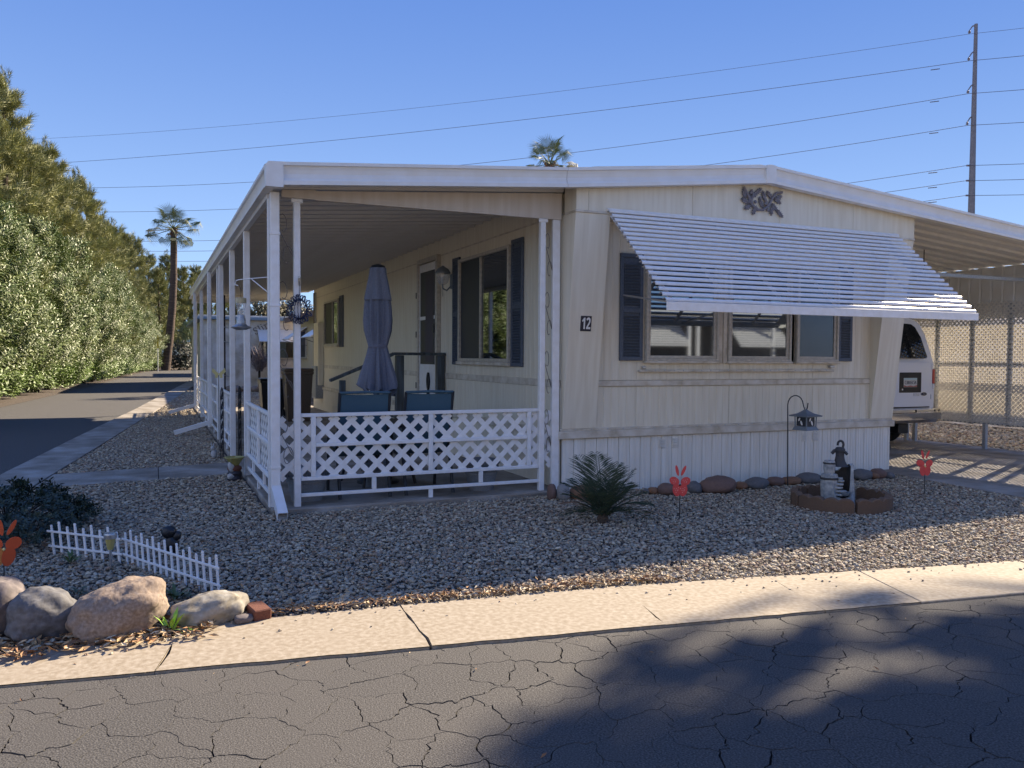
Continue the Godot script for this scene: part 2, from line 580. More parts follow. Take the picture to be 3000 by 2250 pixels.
# the side street, by depth (metres away): kerb outer edge, kerb inner edge, hedge side
const SIDE_OUT := [[4.0, -2.05], [9.0, -1.9], [11.765, -1.742], [15.41, -1.387], [24.65, -0.439], [49.2, 1.826], [69.5, 3.4], [78.0, 4.3]]
const SIDE_IN := [[4.0, -1.55], [9.0, -1.42], [11.69, -1.143], [15.19, -0.782], [24.75, 0.18], [49.2, 2.45], [69.5, 4.0], [78.0, 4.9]]
const SIDE_HEDGE := [[-9.0, -7.2], [4.0, -6.0], [18.0, -4.75], [26.9, -3.961], [35.6, -3.219], [47.8, -2.429], [73.96, -0.858], [78.0, -0.5]]

func flat(poly: PackedVector2Array, y: float) -> MB:
	# a level sheet from (x, z) points
	var b := mb()
	var idx := Geometry2D.triangulate_polygon(poly)
	for i in range(0, idx.size(), 3):
		var p := poly[idx[i]]
		var q := poly[idx[i + 1]]
		var s := poly[idx[i + 2]]
		var a := v3(p.x, y, p.y)
		var d := v3(q.x, y, q.y)
		var e := v3(s.x, y, s.y)
		if (d - a).cross(e - a).y < 0.0: b.tri(a, e, d)
		else: b.tri(a, d, e)
	return b

func slab(poly: PackedVector2Array, y: float, thick: float, bev: float) -> MB:
	# a level slab with a chamfered rim
	var b := mb()
	if Geometry2D.is_polygon_clockwise(poly): poly.reverse()
	var inner: Array[PackedVector2Array] = []
	if bev > 0.0: inner = Geometry2D.offset_polygon(poly, -bev, Geometry2D.JOIN_MITER)
	var top: PackedVector2Array = poly
	if inner.size() == 1 and inner[0].size() == poly.size():
		top = inner[0]
		# bring the two outlines to the same start
		var best := 0
		var bd := 1e9
		for k in top.size():
			var dd := top[k].distance_to(poly[0])
			if dd < bd: bd = dd; best = k
		var t2 := PackedVector2Array()
		for k in top.size(): t2.append(top[(best + k) % top.size()])
		top = t2
	var f := flat(top, y)
	b.v = f.v; b.n = f.n
	for i in poly.size():
		var j := (i + 1) % poly.size()
		var y2 := y - bev * 0.7
		if top != poly:
			b.quad(v3(poly[j].x, y2, poly[j].y), v3(poly[i].x, y2, poly[i].y), v3(top[i].x, y, top[i].y), v3(top[j].x, y, top[j].y))
		b.quad(v3(poly[j].x, y - thick, poly[j].y), v3(poly[i].x, y - thick, poly[i].y), v3(poly[i].x, y2, poly[i].y), v3(poly[j].x, y2, poly[j].y))
	# rim faces point outwards whichever way the outline ran
	var ctr := Vector3.ZERO
	for p in b.v: ctr += p
	ctr /= b.v.size()
	for i in range(0, b.v.size(), 3):
		if absf(b.n[i].y) < 0.95 and b.n[i].dot((b.v[i] + b.v[i + 1] + b.v[i + 2]) / 3.0 - ctr) < 0.0:
			var t := b.v[i + 1]; b.v[i + 1] = b.v[i + 2]; b.v[i + 2] = t
			for k in 3: b.n[i + k] = -b.n[i + k]
	return b

func in_yard(p: Vector2) -> bool:
	var x := p.x
	var z := p.y
	if z > lerp_path(CURB_IN, x) - 0.02: return false
	if x > 8.56 + clampf((-z - 5.8) * 0.13, 0.0, 0.3): return false
	if x < lerp_path(SIDE_IN, -z) + 0.03: return false
	if z < -7.9 and z > -8.1 and x > 1.0 and x < 4.2: return false
	if x > 1.0 and x < 4.2 and z < -7.94: return false
	if x >= 4.1 and z < -8.0: return false
	if x > 0.98 and z < -7.94 and z > -24.5: return false
	var path_f := -10.4 - (x + 1.25) * 0.18
	if z < path_f and z > path_f - 1.15: return false
	return true

func build_ground() -> void:
	struct("ground", flat(PackedVector2Array([v2(-900, -900), v2(900, -900), v2(900, 900), v2(-900, 900)]), -0.075), M.far_ground)
	# the street in front, the camera stands on it
	var poly := PackedVector2Array()
	for x in [-60.0, -8.0, -4.0, 1.263, 5.123, 9.0, 30.0]: poly.append(v2(x, lerp_path(CURB_OUT, x) if x > -5 else -4.8))
	poly.append(v2(60, 4.0)); poly.append(v2(60, 7.5)); poly.append(v2(-60, 6.5))
	var road := struct("road", flat(poly, -0.030), M.crack_fill)
	build_asphalt(road)
	# the side street on the left
	var sp := PackedVector2Array()
	for e in SIDE_OUT: sp.append(v2(e[1], -e[0]))
	for i in range(SIDE_HEDGE.size() - 1, 0, -1): sp.append(v2(SIDE_HEDGE[i][1], -SIDE_HEDGE[i][0]))
	struct("side_street", flat(sp, -0.040), M.asphalt_dark)
	# end of the side street: bends off to the right
	struct("street_end", flat(PackedVector2Array([v2(-0.6, -77), v2(4.2, -77), v2(40, -70), v2(40, -78), v2(5, -86), v2(0.5, -84)]), -0.044), M.asphalt_dark)
	# concrete kerb strip in front, slab by slab
	var kerb := struct("kerb", flat(PackedVector2Array([v2(-4, -5.1), v2(-4, -4.8), v2(30, 0.8), v2(30, 0.35)]), -0.058), M.soil)
	var cuts := [-4.0, -2.3, 0.10, 1.35, 2.78, 3.85, 4.55, 5.9, 7.3, 8.56, 10.5, 12.6, 15.0, 30.0]
	var skew := [0, 0, -0.10, -0.04, -0.16, -0.20, -0.22, -0.2, -0.2, -0.2, -0.2, 0, 0, 0]
	for i in cuts.size() - 1:
		var p := PackedVector2Array()
		var g := 0.006 if i == 2 or i == 1 else 0.003
		var jag := 0.009 if i in [2, 3] else 0.0015
		for k in 7:
			var t := k / 6.0
			var x: float = cuts[i] + g + skew[i] * (1 - t) + rr(-jag, jag)
			p.append(v2(x, lerpf(lerp_path(CURB_OUT, x), lerp_path(CURB_IN, x), t)))
		for k in range(1, 10):
			var x: float = lerpf(cuts[i] + g, cuts[i + 1] - g, k / 10.0)
			p.append(v2(x, lerp_path(CURB_IN, x) + rr(-0.008, 0.008)))
		for k in 7:
			var t := 1.0 - k / 6.0
			var x: float = cuts[i + 1] - g + skew[i + 1] * (1 - t) + rr(-jag, jag)
			p.append(v2(x, lerpf(lerp_path(CURB_OUT, x), lerp_path(CURB_IN, x), t)))
		for k in range(9, 0, -1):
			var x: float = lerpf(cuts[i] + g + skew[i], cuts[i + 1] - g + skew[i + 1], k / 10.0)
			p.append(v2(x, lerp_path(CURB_OUT, x) + rr(-0.006, 0.006)))
		part(kerb, "concrete_slab", slab(p, rr(-0.002, 0.003), 0.07, 0.006), M.concrete)
	# kerb strip along the side street
	var side := struct("side_kerb", flat(PackedVector2Array([v2(-2.04, -5), v2(-1.56, -5), v2(4.5, -76.5), v2(4.2, -76.5)]), -0.058), M.soil)
	var sc := [5.0, 7.6, 10.4, 12.6, 15.6, 19.0, 22.6, 26.0, 30.0, 35.0, 41.0, 49.0, 60.0, 76.0]
	for i in sc.size() - 1:
		var a: float = sc[i] + 0.008
		var b: float = sc[i + 1] - 0.008
		var p := PackedVector2Array()
		for k in 5:
			var d := lerpf(a, b, k / 4.0)
			p.append(v2(lerp_path(SIDE_OUT, d), -d))
		for k in range(4, -1, -1):
			var d := lerpf(a, b, k / 4.0)
			p.append(v2(lerp_path(SIDE_IN, d), -d))
		part(side, "concrete_slab", slab(p, rr(-0.002, 0.002), 0.06, 0.006), M.concrete_grey)
	# gravel bed of the yard
	var yard := PackedVector2Array()
	for x in [-1.6, 0.434, 2.844, 5.953, 8.7]: yard.append(v2(x, lerp_path(CURB_IN, x)))
	yard.append(v2(8.62, -5.8)); yard.append(v2(8.9, -8.2)); yard.append(v2(4.0, -8.2)); yard.append(v2(4.0, -37.5))
	for d in [49.2, 37.0, 24.75, 15.19, 11.69, 9.0, 6.0]: yard.append(v2(lerp_path(SIDE_IN, d), -d))
	struct("gravel_bed", flat(yard, -0.030), M.gravel_bed)
	# patio slab, path, driveway
	struct("patio_slab", mb().span(1.02, 4.2, -0.06, 0.035, -24.4, -7.93, 0.012), M.concrete_grey)
	var path := struct("path", flat(PackedVector2Array([v2(-1.2, -10.5), v2(1.0, -10.85), v2(1.0, -11.9), v2(-1.1, -11.5)]), -0.050), M.soil)
	for e in [[-1.24, 0.05], [0.058, 1.012]]:
		part(path, "concrete_slab", slab(PackedVector2Array([v2(e[0], -10.4 - (e[0] + 1.25) * 0.18), v2(e[1], -10.4 - (e[1] + 1.25) * 0.18), v2(e[1], -11.53 - (e[1] + 1.15) * 0.19), v2(e[0] + (0.1 if e[0] < 0 else 0.0), -11.53 - (e[0] + 1.15) * 0.19)]), 0.004, 0.06, 0.006), M.concrete_grey)
	var drive := struct("driveway", flat(PackedVector2Array([v2(8.6, -3.6), v2(13.0, -2.8), v2(13.0, -24), v2(9.12, -24), v2(9.12, -8.0), v2(8.62, -5.8)]), -0.045), M.soil)
	var dz := [-3.5, -6.3, -9.6, -13.4, -17.0, -24.0]
	for i in dz.size() - 1:
		var z0: float = dz[i] - 0.006
		var z1: float = dz[i + 1] + 0.006
		var xa := func(z: float) -> float: return 8.60 + clampf((-z - 5.8) * 0.13, 0.0, 0.27) if z > -8.1 else 9.13
		var p := PackedVector2Array([v2(xa.call(z0), z0 if i > 0 else lerp_path(CURB_IN, 8.6) - 0.01), v2(12.95, z0 if i > 0 else lerp_path(CURB_IN, 12.9) - 0.01)])
		p.append(v2(12.95, z1))
		if z0 > -8.1 and z1 < -8.1: p.append(v2(9.135, z1)); p.append(v2(9.135, -8.15)); p.append(v2(8.87, -8.0))
		else: p.append(v2(xa.call(z1), z1))
		part(drive, "concrete_slab", slab(p, rr(-0.001, 0.002), 0.05, 0.006), M.drive)
	# bare earth and gravel beyond the carport, and the verge under the hedge
	struct("opposite_yard", flat(PackedVector2Array([v2(-60, 6.5), v2(60, 7.5), v2(60, 40), v2(-60, 40)]), -0.020), M.pale_yard)
	struct("verge", flat(PackedVector2Array([v2(12.96, -30), v2(17.4, -30), v2(17.4, -1.5), v2(12.96, -2.6)]), -0.030), M.gravel_bed)
	struct("neighbour_drive", flat(PackedVector2Array([v2(17.4, -30), v2(18.9, -30), v2(18.9, -1.3), v2(17.4, -1.5)]), -0.026), M.drive)
	var hv := PackedVector2Array()
	for e in SIDE_HEDGE: hv.append(v2(e[1], -e[0]))
	hv.append(v2(-9, -78)); hv.append(v2(-14, 9))
	struct("hedge_verge", flat(hv, -0.036), M.soil)
	build_gravel()

func build_asphalt(road: Node3D) -> void:
	# the old surface, broken into plates by age cracks: every plate is a piece of its own
	var S := []
	var x0 := -1.9
	var x1 := 6.0
	var z0 := -4.7
	var z1 := -0.6
	var st := 0.25
	var rng := RandomNumberGenerator.new()
	rng.seed = 77
	var nx := int((x1 - x0) / st) + 1
	var nz := int((z1 - z0) / st) + 1
	for j in range(-1, nz + 2):
		for i in range(-1, nx + 1):
			S.append(v2(x0 + (i + (0.5 if j % 2 else 0.0) + rng.randf_range(-0.52, 0.52)) * st, z0 + (j + rng.randf_range(-0.52, 0.52)) * st * 0.9))
	var wn := FastNoiseLite.new()
	wn.seed = 6
	wn.frequency = 3.5
	wn.fractal_octaves = 3
	var warp := func(p: Vector2) -> Vector2: return p + v2(wn.get_noise_2d(p.x, p.y), wn.get_noise_2d(p.x + 40, p.y - 17)) * 0.07 + v2(wn.get_noise_2d(p.x * 7.0, p.y * 7.0), wn.get_noise_2d(p.x * 7.0 + 9, p.y * 7.0)) * 0.02
	var rest := mb()
	var region := PackedVector2Array()
	for k in 13: region.append(v2(lerpf(x0, x1, k / 12.0), lerp_path(CURB_OUT, lerpf(x0, x1, k / 12.0)) + 0.012))
	region.append(v2(x1, z1)); region.append(v2(x0, z1))
	for s in S:
		if s.x < x0 - st or s.x > x1 + st or s.y > z1 + st: continue
		var cell := PackedVector2Array([s + v2(-1, -1) * st * 1.5, s + v2(1, -1) * st * 1.5, s + v2(1, 1) * st * 1.5, s + v2(-1, 1) * st * 1.5])
		for o in S:
			if o == s or o.distance_to(s) > st * 3.0: continue
			var m: Vector2 = (s + o) * 0.5
			var d: Vector2 = (o - s).normalized()
			var out := PackedVector2Array()
			for k in cell.size():
				var a := cell[k]
				var b := cell[(k + 1) % cell.size()]
				var da := (a - m).dot(d)
				var db := (b - m).dot(d)
				if da <= 0.0: out.append(a)
				if da * db < 0.0: out.append(a + (b - a) * (da / (da - db)))
			cell = out
			if cell.size() < 3: break
		if cell.size() < 3: continue
		# ragged rims: both neighbours of a crack bend by the same noise
		var w := PackedVector2Array()
		for k in cell.size():
			var a := cell[k]
			var b := cell[(k + 1) % cell.size()]
			var steps := maxi(2, int(a.distance_to(b) / 0.022))
			for q in steps: w.append(warp.call(a.lerp(b, q / float(steps))))
		# hairline in places, wider in others
		var pulled := PackedVector2Array()
		var ctr := Vector2.ZERO
		for p in w: ctr += p
		ctr /= w.size()
		for p in w:
			var g := 0.0016 + 0.0032 * clampf(0.30 + 1.7 * wn.get_noise_2d(p.x * 0.35 + 9.0, p.y * 0.35), 0.0, 1.0) + 0.0012 * wn.get_noise_2d(p.x * 6.0, p.y * 6.0)
			pulled.append(p + (ctr - p).normalized() * maxf(g, 0.0006))
		for piece in Geometry2D.intersect_polygons(pulled, region):
			if piece.size() < 3 or Geometry2D.is_polygon_clockwise(piece): continue
			var b := slab(piece, -0.014 + rng.randf_range(-0.0012, 0.0012), 0.03, 0.0)
			if s.y > -3.35 + (s.x + 0.45) * 0.49 + 0.35 or s.x > 5.4:
				rest.v.append_array(b.v); rest.n.append_array(b.n)
				continue
			var tone := wn.get_noise_2d(s.x * 0.22 + 5.0, s.y * 0.22) + rng.randf_range(-0.10, 0.10)
			part(road, "asphalt_plate", b, M.asphalt_worn if tone > 0.12 else (M.asphalt_oily if tone < -0.16 else M.asphalt))
	part(road, "asphalt_plates", rest, M.asphalt).set_meta("kind", "stuff")
	# the unbroken rest of the street
	part(road, "asphalt_sheet", flat(PackedVector2Array([v2(-60, -4.8), v2(-4.0, -4.8), v2(-1.9, -4.45), v2(-1.9, -0.6), v2(-60, -0.6)]), -0.016), M.asphalt)
	var rp := PackedVector2Array([v2(6.0, -0.6), v2(6.0, -3.31)])
	for x in [9.0, 30.0]: rp.append(v2(x, lerp_path(CURB_OUT, x) + 0.01))
	rp.append(v2(60, 4.0)); rp.append(v2(60, 7.5)); rp.append(v2(6.0, 7.0))
	part(road, "asphalt_sheet", flat(rp, -0.016), M.asphalt)
	part(road, "asphalt_sheet", flat(PackedVector2Array([v2(-60, -0.596), v2(5.996, -0.596), v2(5.996, 7.0), v2(-60, 6.5)]), -0.016), M.asphalt)

func stone_mesh(seed_: int) -> ArrayMesh:
	var b := mb()
	var f := FastNoiseLite.new()
	f.seed = seed_
	f.frequency = 0.02
	b.blob(Vector3.ZERO, v3(1.0, 0.55, 0.72), Basis(), f, 0.75, 4, 6)
	# crushed rock: flat facets
	var w := mb()
	for i in range(0, b.v.size(), 3): w.tri(b.v[i], b.v[i + 2], b.v[i + 1])
	return w.mesh()

func build_gravel() -> void:
	var pal := [Color(0.34, 0.30, 0.26), Color(0.26, 0.22, 0.19), Color(0.43, 0.39, 0.34), Color(0.28, 0.20, 0.16), Color(0.20, 0.175, 0.16), Color(0.48, 0.43, 0.36), Color(0.24, 0.155, 0.12), Color(0.36, 0.30, 0.23), Color(0.22, 0.22, 0.22)]
	var meshes := []
	for i in 5: meshes.append(stone_mesh(i * 13 + 3))
	var xf := [[], [], [], [], []]
	var cl := [[], [], [], [], []]
	var rng := RandomNumberGenerator.new()
	rng.seed = 5
	var put := func(p: Vector2, size: float, y: float) -> void:
		var k := rng.randi() % 5
		var bs := Basis.from_euler(Vector3(rng.randf_range(-0.5, 0.5), rng.randf() * TAU, rng.randf_range(-0.5, 0.5))).scaled(v3(1, 1, 1) * size * v3(rng.randf_range(0.75, 1.3), rng.randf_range(0.6, 1.1), rng.randf_range(0.75, 1.2)))
		xf[k].append(Transform3D(bs, v3(p.x, y, p.y)))
		var c: Color = pal[rng.randi() % pal.size()].lerp(Color(0.31, 0.275, 0.235), 0.3)
		cl[k].append(Color(c.r * 1.04, c.g, c.b * 0.86) * rng.randf_range(1.5, 2.4))
	# front yard, then thinner and coarser away from the street
	var step := 0.0235
	var z := -3.2
	while z > -8.1:
		var x := -1.7
		while x < 8.9:
			var p := v2(x + rng.randf_range(-0.6, 0.6) * step, z + rng.randf_range(-0.6, 0.6) * step)
			if in_yard(p): put.call(p, 0.007 + 0.016 * pow(rng.randf(), 1.6), rng.randf_range(-0.022, 0.004))
			x += step
		z -= step
	step = 0.034
	while z > -24.5:
		var x := -1.6
		while x < 1.05:
			var p := v2(x + rng.randf_range(-0.6, 0.6) * step, z + rng.randf_range(-0.6, 0.6) * step)
			if in_yard(p): put.call(p, rng.randf_range(0.012, 0.025), rng.randf_range(-0.020, 0.006))
			x += step
		z -= step
	step = 0.07
	while z > -36.5:
		var x := 0.0
		while x < 4.0:
			var p := v2(x + rng.randf_range(-0.6, 0.6) * step, z + rng.randf_range(-0.6, 0.6) * step)
			if p.x > lerp_path(SIDE_IN, -z) + 0.03: put.call(p, rng.randf_range(0.02, 0.045), rng.randf_range(-0.02, 0.004))
			x += step
		z -= step
	# beyond the carport
	step = 0.075
	z = -4.0
	while z > -16.0:
		var x := 13.0
		while x < 17.4:
			put.call(v2(x + rng.randf_range(-0.6, 0.6) * step, z + rng.randf_range(-0.6, 0.6) * step), rng.randf_range(0.02, 0.045), rng.randf_range(-0.025, 0.0))
			x += step
		z -= step
	# stragglers on the kerb
	for i in 260:
		var x := rng.randf_range(-1.5, 7.5)
		var t := pow(rng.randf(), 4.0)
		put.call(v2(x, lerpf(lerp_path(CURB_IN, x), lerp_path(CURB_OUT, x), t * 0.5)), rng.randf_range(0.005, 0.013), 0.003)
	var g := Node3D.new()
	g.name = "gravel"
	add_child(g)
	tag(g, "crushed tan and grey landscaping gravel covering the yard", "gravel", "", "stuff")
	for k in 5: scatter(g, "crushed_stone", meshes[k], M.stone, xf[k], cl[k])
	# dry leaves along the kerb, under the boulders and on the street
	var lv := mb()
	lv.tri(v3(-1, 0, 0), v3(0, 0.22, 0.42), v3(0.1, 0, 0)); lv.tri(v3(0.1, 0, 0), v3(0, 0.22, 0.42), v3(1, 0.30, 0))
	lv.tri(v3(-1, 0, 0), v3(0.1, 0, 0), v3(0, 0.25, -0.42)); lv.tri(v3(0.1, 0, 0), v3(1, 0.30, 0), v3(0, 0.25, -0.42))
	var lx := []
	var lc := []
	var lp := [Color(0.42, 0.27, 0.13), Color(0.30, 0.16, 0.07), Color(0.52, 0.38, 0.22), Color(0.22, 0.11, 0.05), Color(0.50, 0.42, 0.30)]
	var leaf := func(p: Vector2, y: float, s: float) -> void:
		lx.append(Transform3D(Basis.from_euler(Vector3(rng.randf_range(-0.4, 0.4), rng.randf() * TAU, rng.randf_range(-0.4, 0.4))).scaled(Vector3.ONE * s), v3(p.x, y, p.y)))
		lc.append(lp[rng.randi() % lp.size()] * rng.randf_range(0.7, 1.15))
	for i in 1500:
		var x := rng.randf_range(-1.2, 3.2)
		leaf.call(v2(x, lerp_path(CURB_IN, x) - 0.01 - absf(rng.randfn(0, 0.10)) * (1.6 if x < 0.6 else 0.8)), 0.014 + rng.randf() * 0.012, rng.randf_range(0.012, 0.030))
	for i in 520:
		leaf.call(v2(rng.randf_range(-0.85, 0.30), rng.randf_range(-4.95, -4.55)), 0.012 + rng.randf() * 0.02, rng.randf_range(0.016, 0.038))
	for i in 500:
		leaf.call(v2(rng.randf_range(-1.3, 1.6), rng.randf_range(-7.0, -5.0)), 0.016 + rng.randf() * 0.01, rng.randf_range(0.012, 0.026))
	for i in 34:
		var x := rng.randf_range(-1.2, 5.5)
		leaf.call(v2(x, lerp_path(CURB_OUT, x) + pow(rng.randf(), 2.0) * 2.0 - 0.2), -0.006 if rng.randf() > 0.1 else 0.008, rng.randf_range(0.008, 0.02))
	var l := Node3D.new()
	l.name = "leaf_litter"
	add_child(l)
	tag(l, "dry brown leaves fallen along the kerb edge", "dry leaves", "", "stuff")
	scatter(l, "dry_leaf", lv.mesh(), M.litter, lx, lc)

# ---------------------------------------------------------------- the home
const HX0 := 4.13
const HX1 := 9.12
const HZ := -8.07
const HB := -23.2

func roof_y(x: float) -> float:
	# top of the roof sheet and fascia
	if x < 4.0: return lerpf(3.215, 3.457, (x - 0.97) / 3.03)
	if x < 6.62: return lerpf(3.457, 3.735, (x - 4.0) / 2.62)
	return 3.735 - (x - 6.62) * 0.0887

func ribs(length: float, period: float, groove: float, depth: float, fine := 0.0) -> Array:
	var p := [v2(0, 0)]
	var x := 0.0
	while x < length - 0.0001:
		var e := minf(x + period, length)
		if e - x > groove * 2.5:
			p.append(v2(x + groove * 0.5, depth))
			if fine > 0.0 and e - x > period * 0.8:
				for t in [0.36, 0.64]:
					p.append(v2(x + period * t - 0.007, depth)); p.append(v2(x + period * t - 0.002, depth + fine)); p.append(v2(x + period * t + 0.002, depth + fine)); p.append(v2(x + period * t + 0.007, depth))
			p.append(v2(e - groove * 0.5, depth))
		p.append(v2(e, 0))
		x += period
	return p

func fascia(parent: Node3D, called: String, a: Vector3, b: Vector3, out: Vector3, m: Material, h := 0.20) -> void:
	var prof := [v2(-0.004, -0.06), v2(-0.004, 0.034), v2(0.026, 0.034), v2(0.030, 0.014), v2(0.06, 0.006), v2(h * 0.5, 0.0), v2(h - 0.06, 0.006), v2(h - 0.04, 0.016), v2(h - 0.037, 0.032), v2(h, 0.032), v2(h, -0.06)]
	part(parent, called, mb().sheet(prof, a, Vector3.DOWN, out, b - a), m)

func ring_frame(b: MB, o: Vector3, u: Vector3, w: float, h: float, out: Vector3, t: float, d: float) -> MB:
	# a frame of four butted bars standing proud of a wall; o is its lower corner
	var bs := Basis(u, Vector3.UP, out)
	b.box(o + u * (w * 0.5) + Vector3.UP * (t * 0.5) + out * (d * 0.5), v3(w, t, d), bs, 0.004)
	b.box(o + u * (w * 0.5) + Vector3.UP * (h - t * 0.5) + out * (d * 0.5), v3(w, t, d), bs, 0.004)
	b.box(o + u * (t * 0.5) + Vector3.UP * (h * 0.5) + out * (d * 0.5), v3(t, h - 2 * t, d - 0.002), bs, 0.004)
	b.box(o + u * (w - t * 0.5) + Vector3.UP * (h * 0.5) + out * (d * 0.5), v3(t, h - 2 * t, d - 0.002), bs, 0.004)
	return b

func pane(parent: Node3D, o: Vector3, u: Vector3, w: float, h: float, out: Vector3, m: Material) -> void:
	part(parent, "pane", mb().box(o + u * (w * 0.5) + Vector3.UP * (h * 0.5) + out * 0.004, v3(w, h, 0.006), Basis(u, Vector3.UP, out)), m)

func shutter(parent: Node3D, o: Vector3, u: Vector3, w: float, h: float, out: Vector3) -> void:
	var s := part(parent, "shutter", ring_frame(mb().box(o + u * (w * 0.5) + Vector3.UP * (h * 0.5) + out * 0.006, v3(w - 0.02, h - 0.02, 0.01), Basis(u, Vector3.UP, out)), o, u, w, h, out, 0.045, 0.03), M.shutter)
	part(s, "cross_rail", mb().box(o + u * (w * 0.5) + Vector3.UP * (h * 0.47) + out * 0.015, v3(w - 0.092, 0.055, 0.03), Basis(u, Vector3.UP, out), 0.003), M.shutter)
	var n := int((h - 0.14) / 0.034)
	var tilt := Basis(u, Vector3.UP, out) * Basis(Vector3.RIGHT, 0.75)
	var lm := mb().box(Vector3.ZERO, v3(w - 0.094, 0.036, 0.006), tilt).mesh()
	for i in n:
		var y := 0.06 + 0.034 * i
		if absf(y - h * 0.47) < 0.045: continue
		shared(s, "louvre", lm, M.shutter, Transform3D(Basis(), o + u * (w * 0.5) + Vector3.UP * y + out * 0.019))

func build_home() -> void:
	var H := thing("mobile_home", "long cream single-wide home with slate blue shutters and ribbed siding", "mobile home", v3(6.62, 0, -15.6))
	var F := Vector3.BACK      # the way the front faces
	# closed body behind the siding
	part(H, "wall", mb().span(HX0 + 0.02, HX1 - 0.02, 0.0, 3.28, HB + 0.02, HZ - 0.012), M.siding)
	# --- front siding
	var seams := [HX0 + 0.02, 5.10, 6.42, 7.74, HX1 - 0.02]
	for i in 4:
		var w: float = seams[i + 1] - seams[i] - 0.004
		part(H, "siding_panel", mb().sheet(ribs(w, 0.102, 0.016, 0.006), v3(seams[i] + 0.002, 0.695, HZ), Vector3.RIGHT, F, Vector3.UP * 0.46), M.siding_front)
		part(H, "siding_panel", mb().sheet(ribs(w, 0.102, 0.012, 0.004), v3(seams[i] + 0.002, 1.235, HZ), Vector3.RIGHT, F, Vector3.UP * 1.81), M.siding_front)
	# belts with screw heads
	var belt := part(H, "belt_trim", mb().span(HX0 - 0.045, HX1 + 0.03, 0.583, 0.668, HZ - 0.02, HZ + 0.055, 0.008), M.trim)
	part(H, "belt_trim", mb().span(HX0 - 0.02, HX1 + 0.01, 0.668, 0.697, HZ - 0.02, HZ + 0.030, 0.004), M.trim)
	part(H, "belt_trim", mb().span(HX0 + 0.42, HX1 - 0.40, 1.163, 1.228, HZ - 0.02, HZ + 0.024, 0.004), M.trim)
	part(H, "belt_trim", mb().span(HX0 - 0.05, HX0 + 0.02, 0.583, 0.668, HB, HZ - 0.021, 0.008), M.trim)
	part(H, "belt_trim", mb().span(HX0 - 0.018, HX0 + 0.02, 1.152, 1.236, HB, HZ - 0.021, 0.004), M.trim)
	var screw := mb().lathe([v2(0.009, 0), v2(0.007, 0.004), v2(0, 0.005)], Vector3.ZERO, 8, Basis(Vector3.RIGHT, PI / 2)).mesh()
	for k in 24: shared(belt, "screw", screw, M.steel, Transform3D(Basis(), v3(4.3 + k * 0.205, 0.683, HZ + 0.030)))
	# --- skirting
	var x := HX0 + 0.01
	while x < HX1 - 0.05:
		var w := minf(0.435, HX1 - 0.01 - x)
		part(H, "skirting_panel", mb().sheet(ribs(w, 0.145, 0.014, 0.016, 0.004), v3(x, -0.03, HZ), Vector3.RIGHT, F, Vector3.UP * 0.612), M.skirt)
		x += 0.435
	var vent := mb()
	for k in 6: vent.box(v3(0, 0.018 * k, 0.006), v3(0.075, 0.010, 0.014), Basis(Vector3.RIGHT, 0.6))
	var vm := vent.mesh()
	for vx in [5.45, 5.63, 7.60, 7.78]: shared(H, "skirting_vent", vm, M.skirt, Transform3D(Basis(), v3(vx, 0.445, HZ + 0.020)))
	# --- side siding, facing the patio
	var z := HB
	var L := Vector3.LEFT
	while z < HZ - 0.05:
		var w := minf(1.22, HZ - z) - 0.004
		part(H, "siding_panel", mb().sheet(ribs(w, 0.102, 0.014, 0.005), v3(HX0, 0.668, z), Vector3.BACK, L, Vector3.UP * 0.484), M.siding)
		part(H, "siding_panel", mb().sheet(ribs(w, 0.102, 0.012, 0.004), v3(HX0, 1.236, z), Vector3.BACK, L, Vector3.UP * 1.815), M.siding)
		part(H, "siding_panel", mb().sheet(ribs(w, 0.102, 0.010, 0.004), v3(HX0, 3.066, z), Vector3.BACK, L, Vector3.UP * 0.30), M.siding)
		part(H, "skirting_panel", mb().sheet(ribs(w, 0.145, 0.014, 0.014, 0.004), v3(HX0 - 0.006, 0.0, z), Vector3.BACK, L, Vector3.UP * 0.582), M.siding)
		z += 1.22
	part(H, "belt_trim", mb().span(HX0 - 0.012, HX0 + 0.02, 3.050, 3.068, HB, HZ - 0.021, 0.002), M.trim)
	# --- flared corner fins and the gable that overhangs the front
	for e in [[HX0, HX0 + 0.42], [HX1 - 0.40, HX1]]:
		part(H, "corner_fin", mb().prism(PackedVector2Array([v2(HZ - 0.01, 0.698), v2(HZ + 0.035, 0.698), v2(-7.755, 3.04), v2(HZ - 0.01, 3.04)]), v3(e[1], 0, 0), Vector3.BACK, Vector3.UP, e[1] - e[0]), M.siding_front)
	part(H, "soffit", mb().span(HX0 + 0.42, HX1 - 0.40, 3.01, 3.04, HZ, -7.76), M.trim)
	part(H, "gable_trim", mb().span(HX0 - 0.01, HX1 + 0.008, 3.035, 3.062, -8.0, -7.742, 0.005), M.trim)
	var gs := [HX0, 4.28, 5.62, 6.88, 8.05, HX1]
	for i in 5:
		var a: float = gs[i] + 0.002
		var b: float = gs[i + 1] - 0.002
		var pl := PackedVector2Array([v2(a, 3.063), v2(b, 3.063), v2(b, roof_y(b) - 0.14)])
		if a < 6.62 and b > 6.62: pl.append(v2(6.62, roof_y(6.62) - 0.14))
		pl.append(v2(a, roof_y(a) - 0.14))
		part(H, "gable_panel", mb().prism(pl, v3(0, 0, -8.02), Vector3.RIGHT, Vector3.UP, 0.27), M.siding_front)
	# --- front windows
	var wins := [[5.20, 6.22, "film"], [6.367, 7.337, "film"], [7.425, 8.12, "film_pale"]]
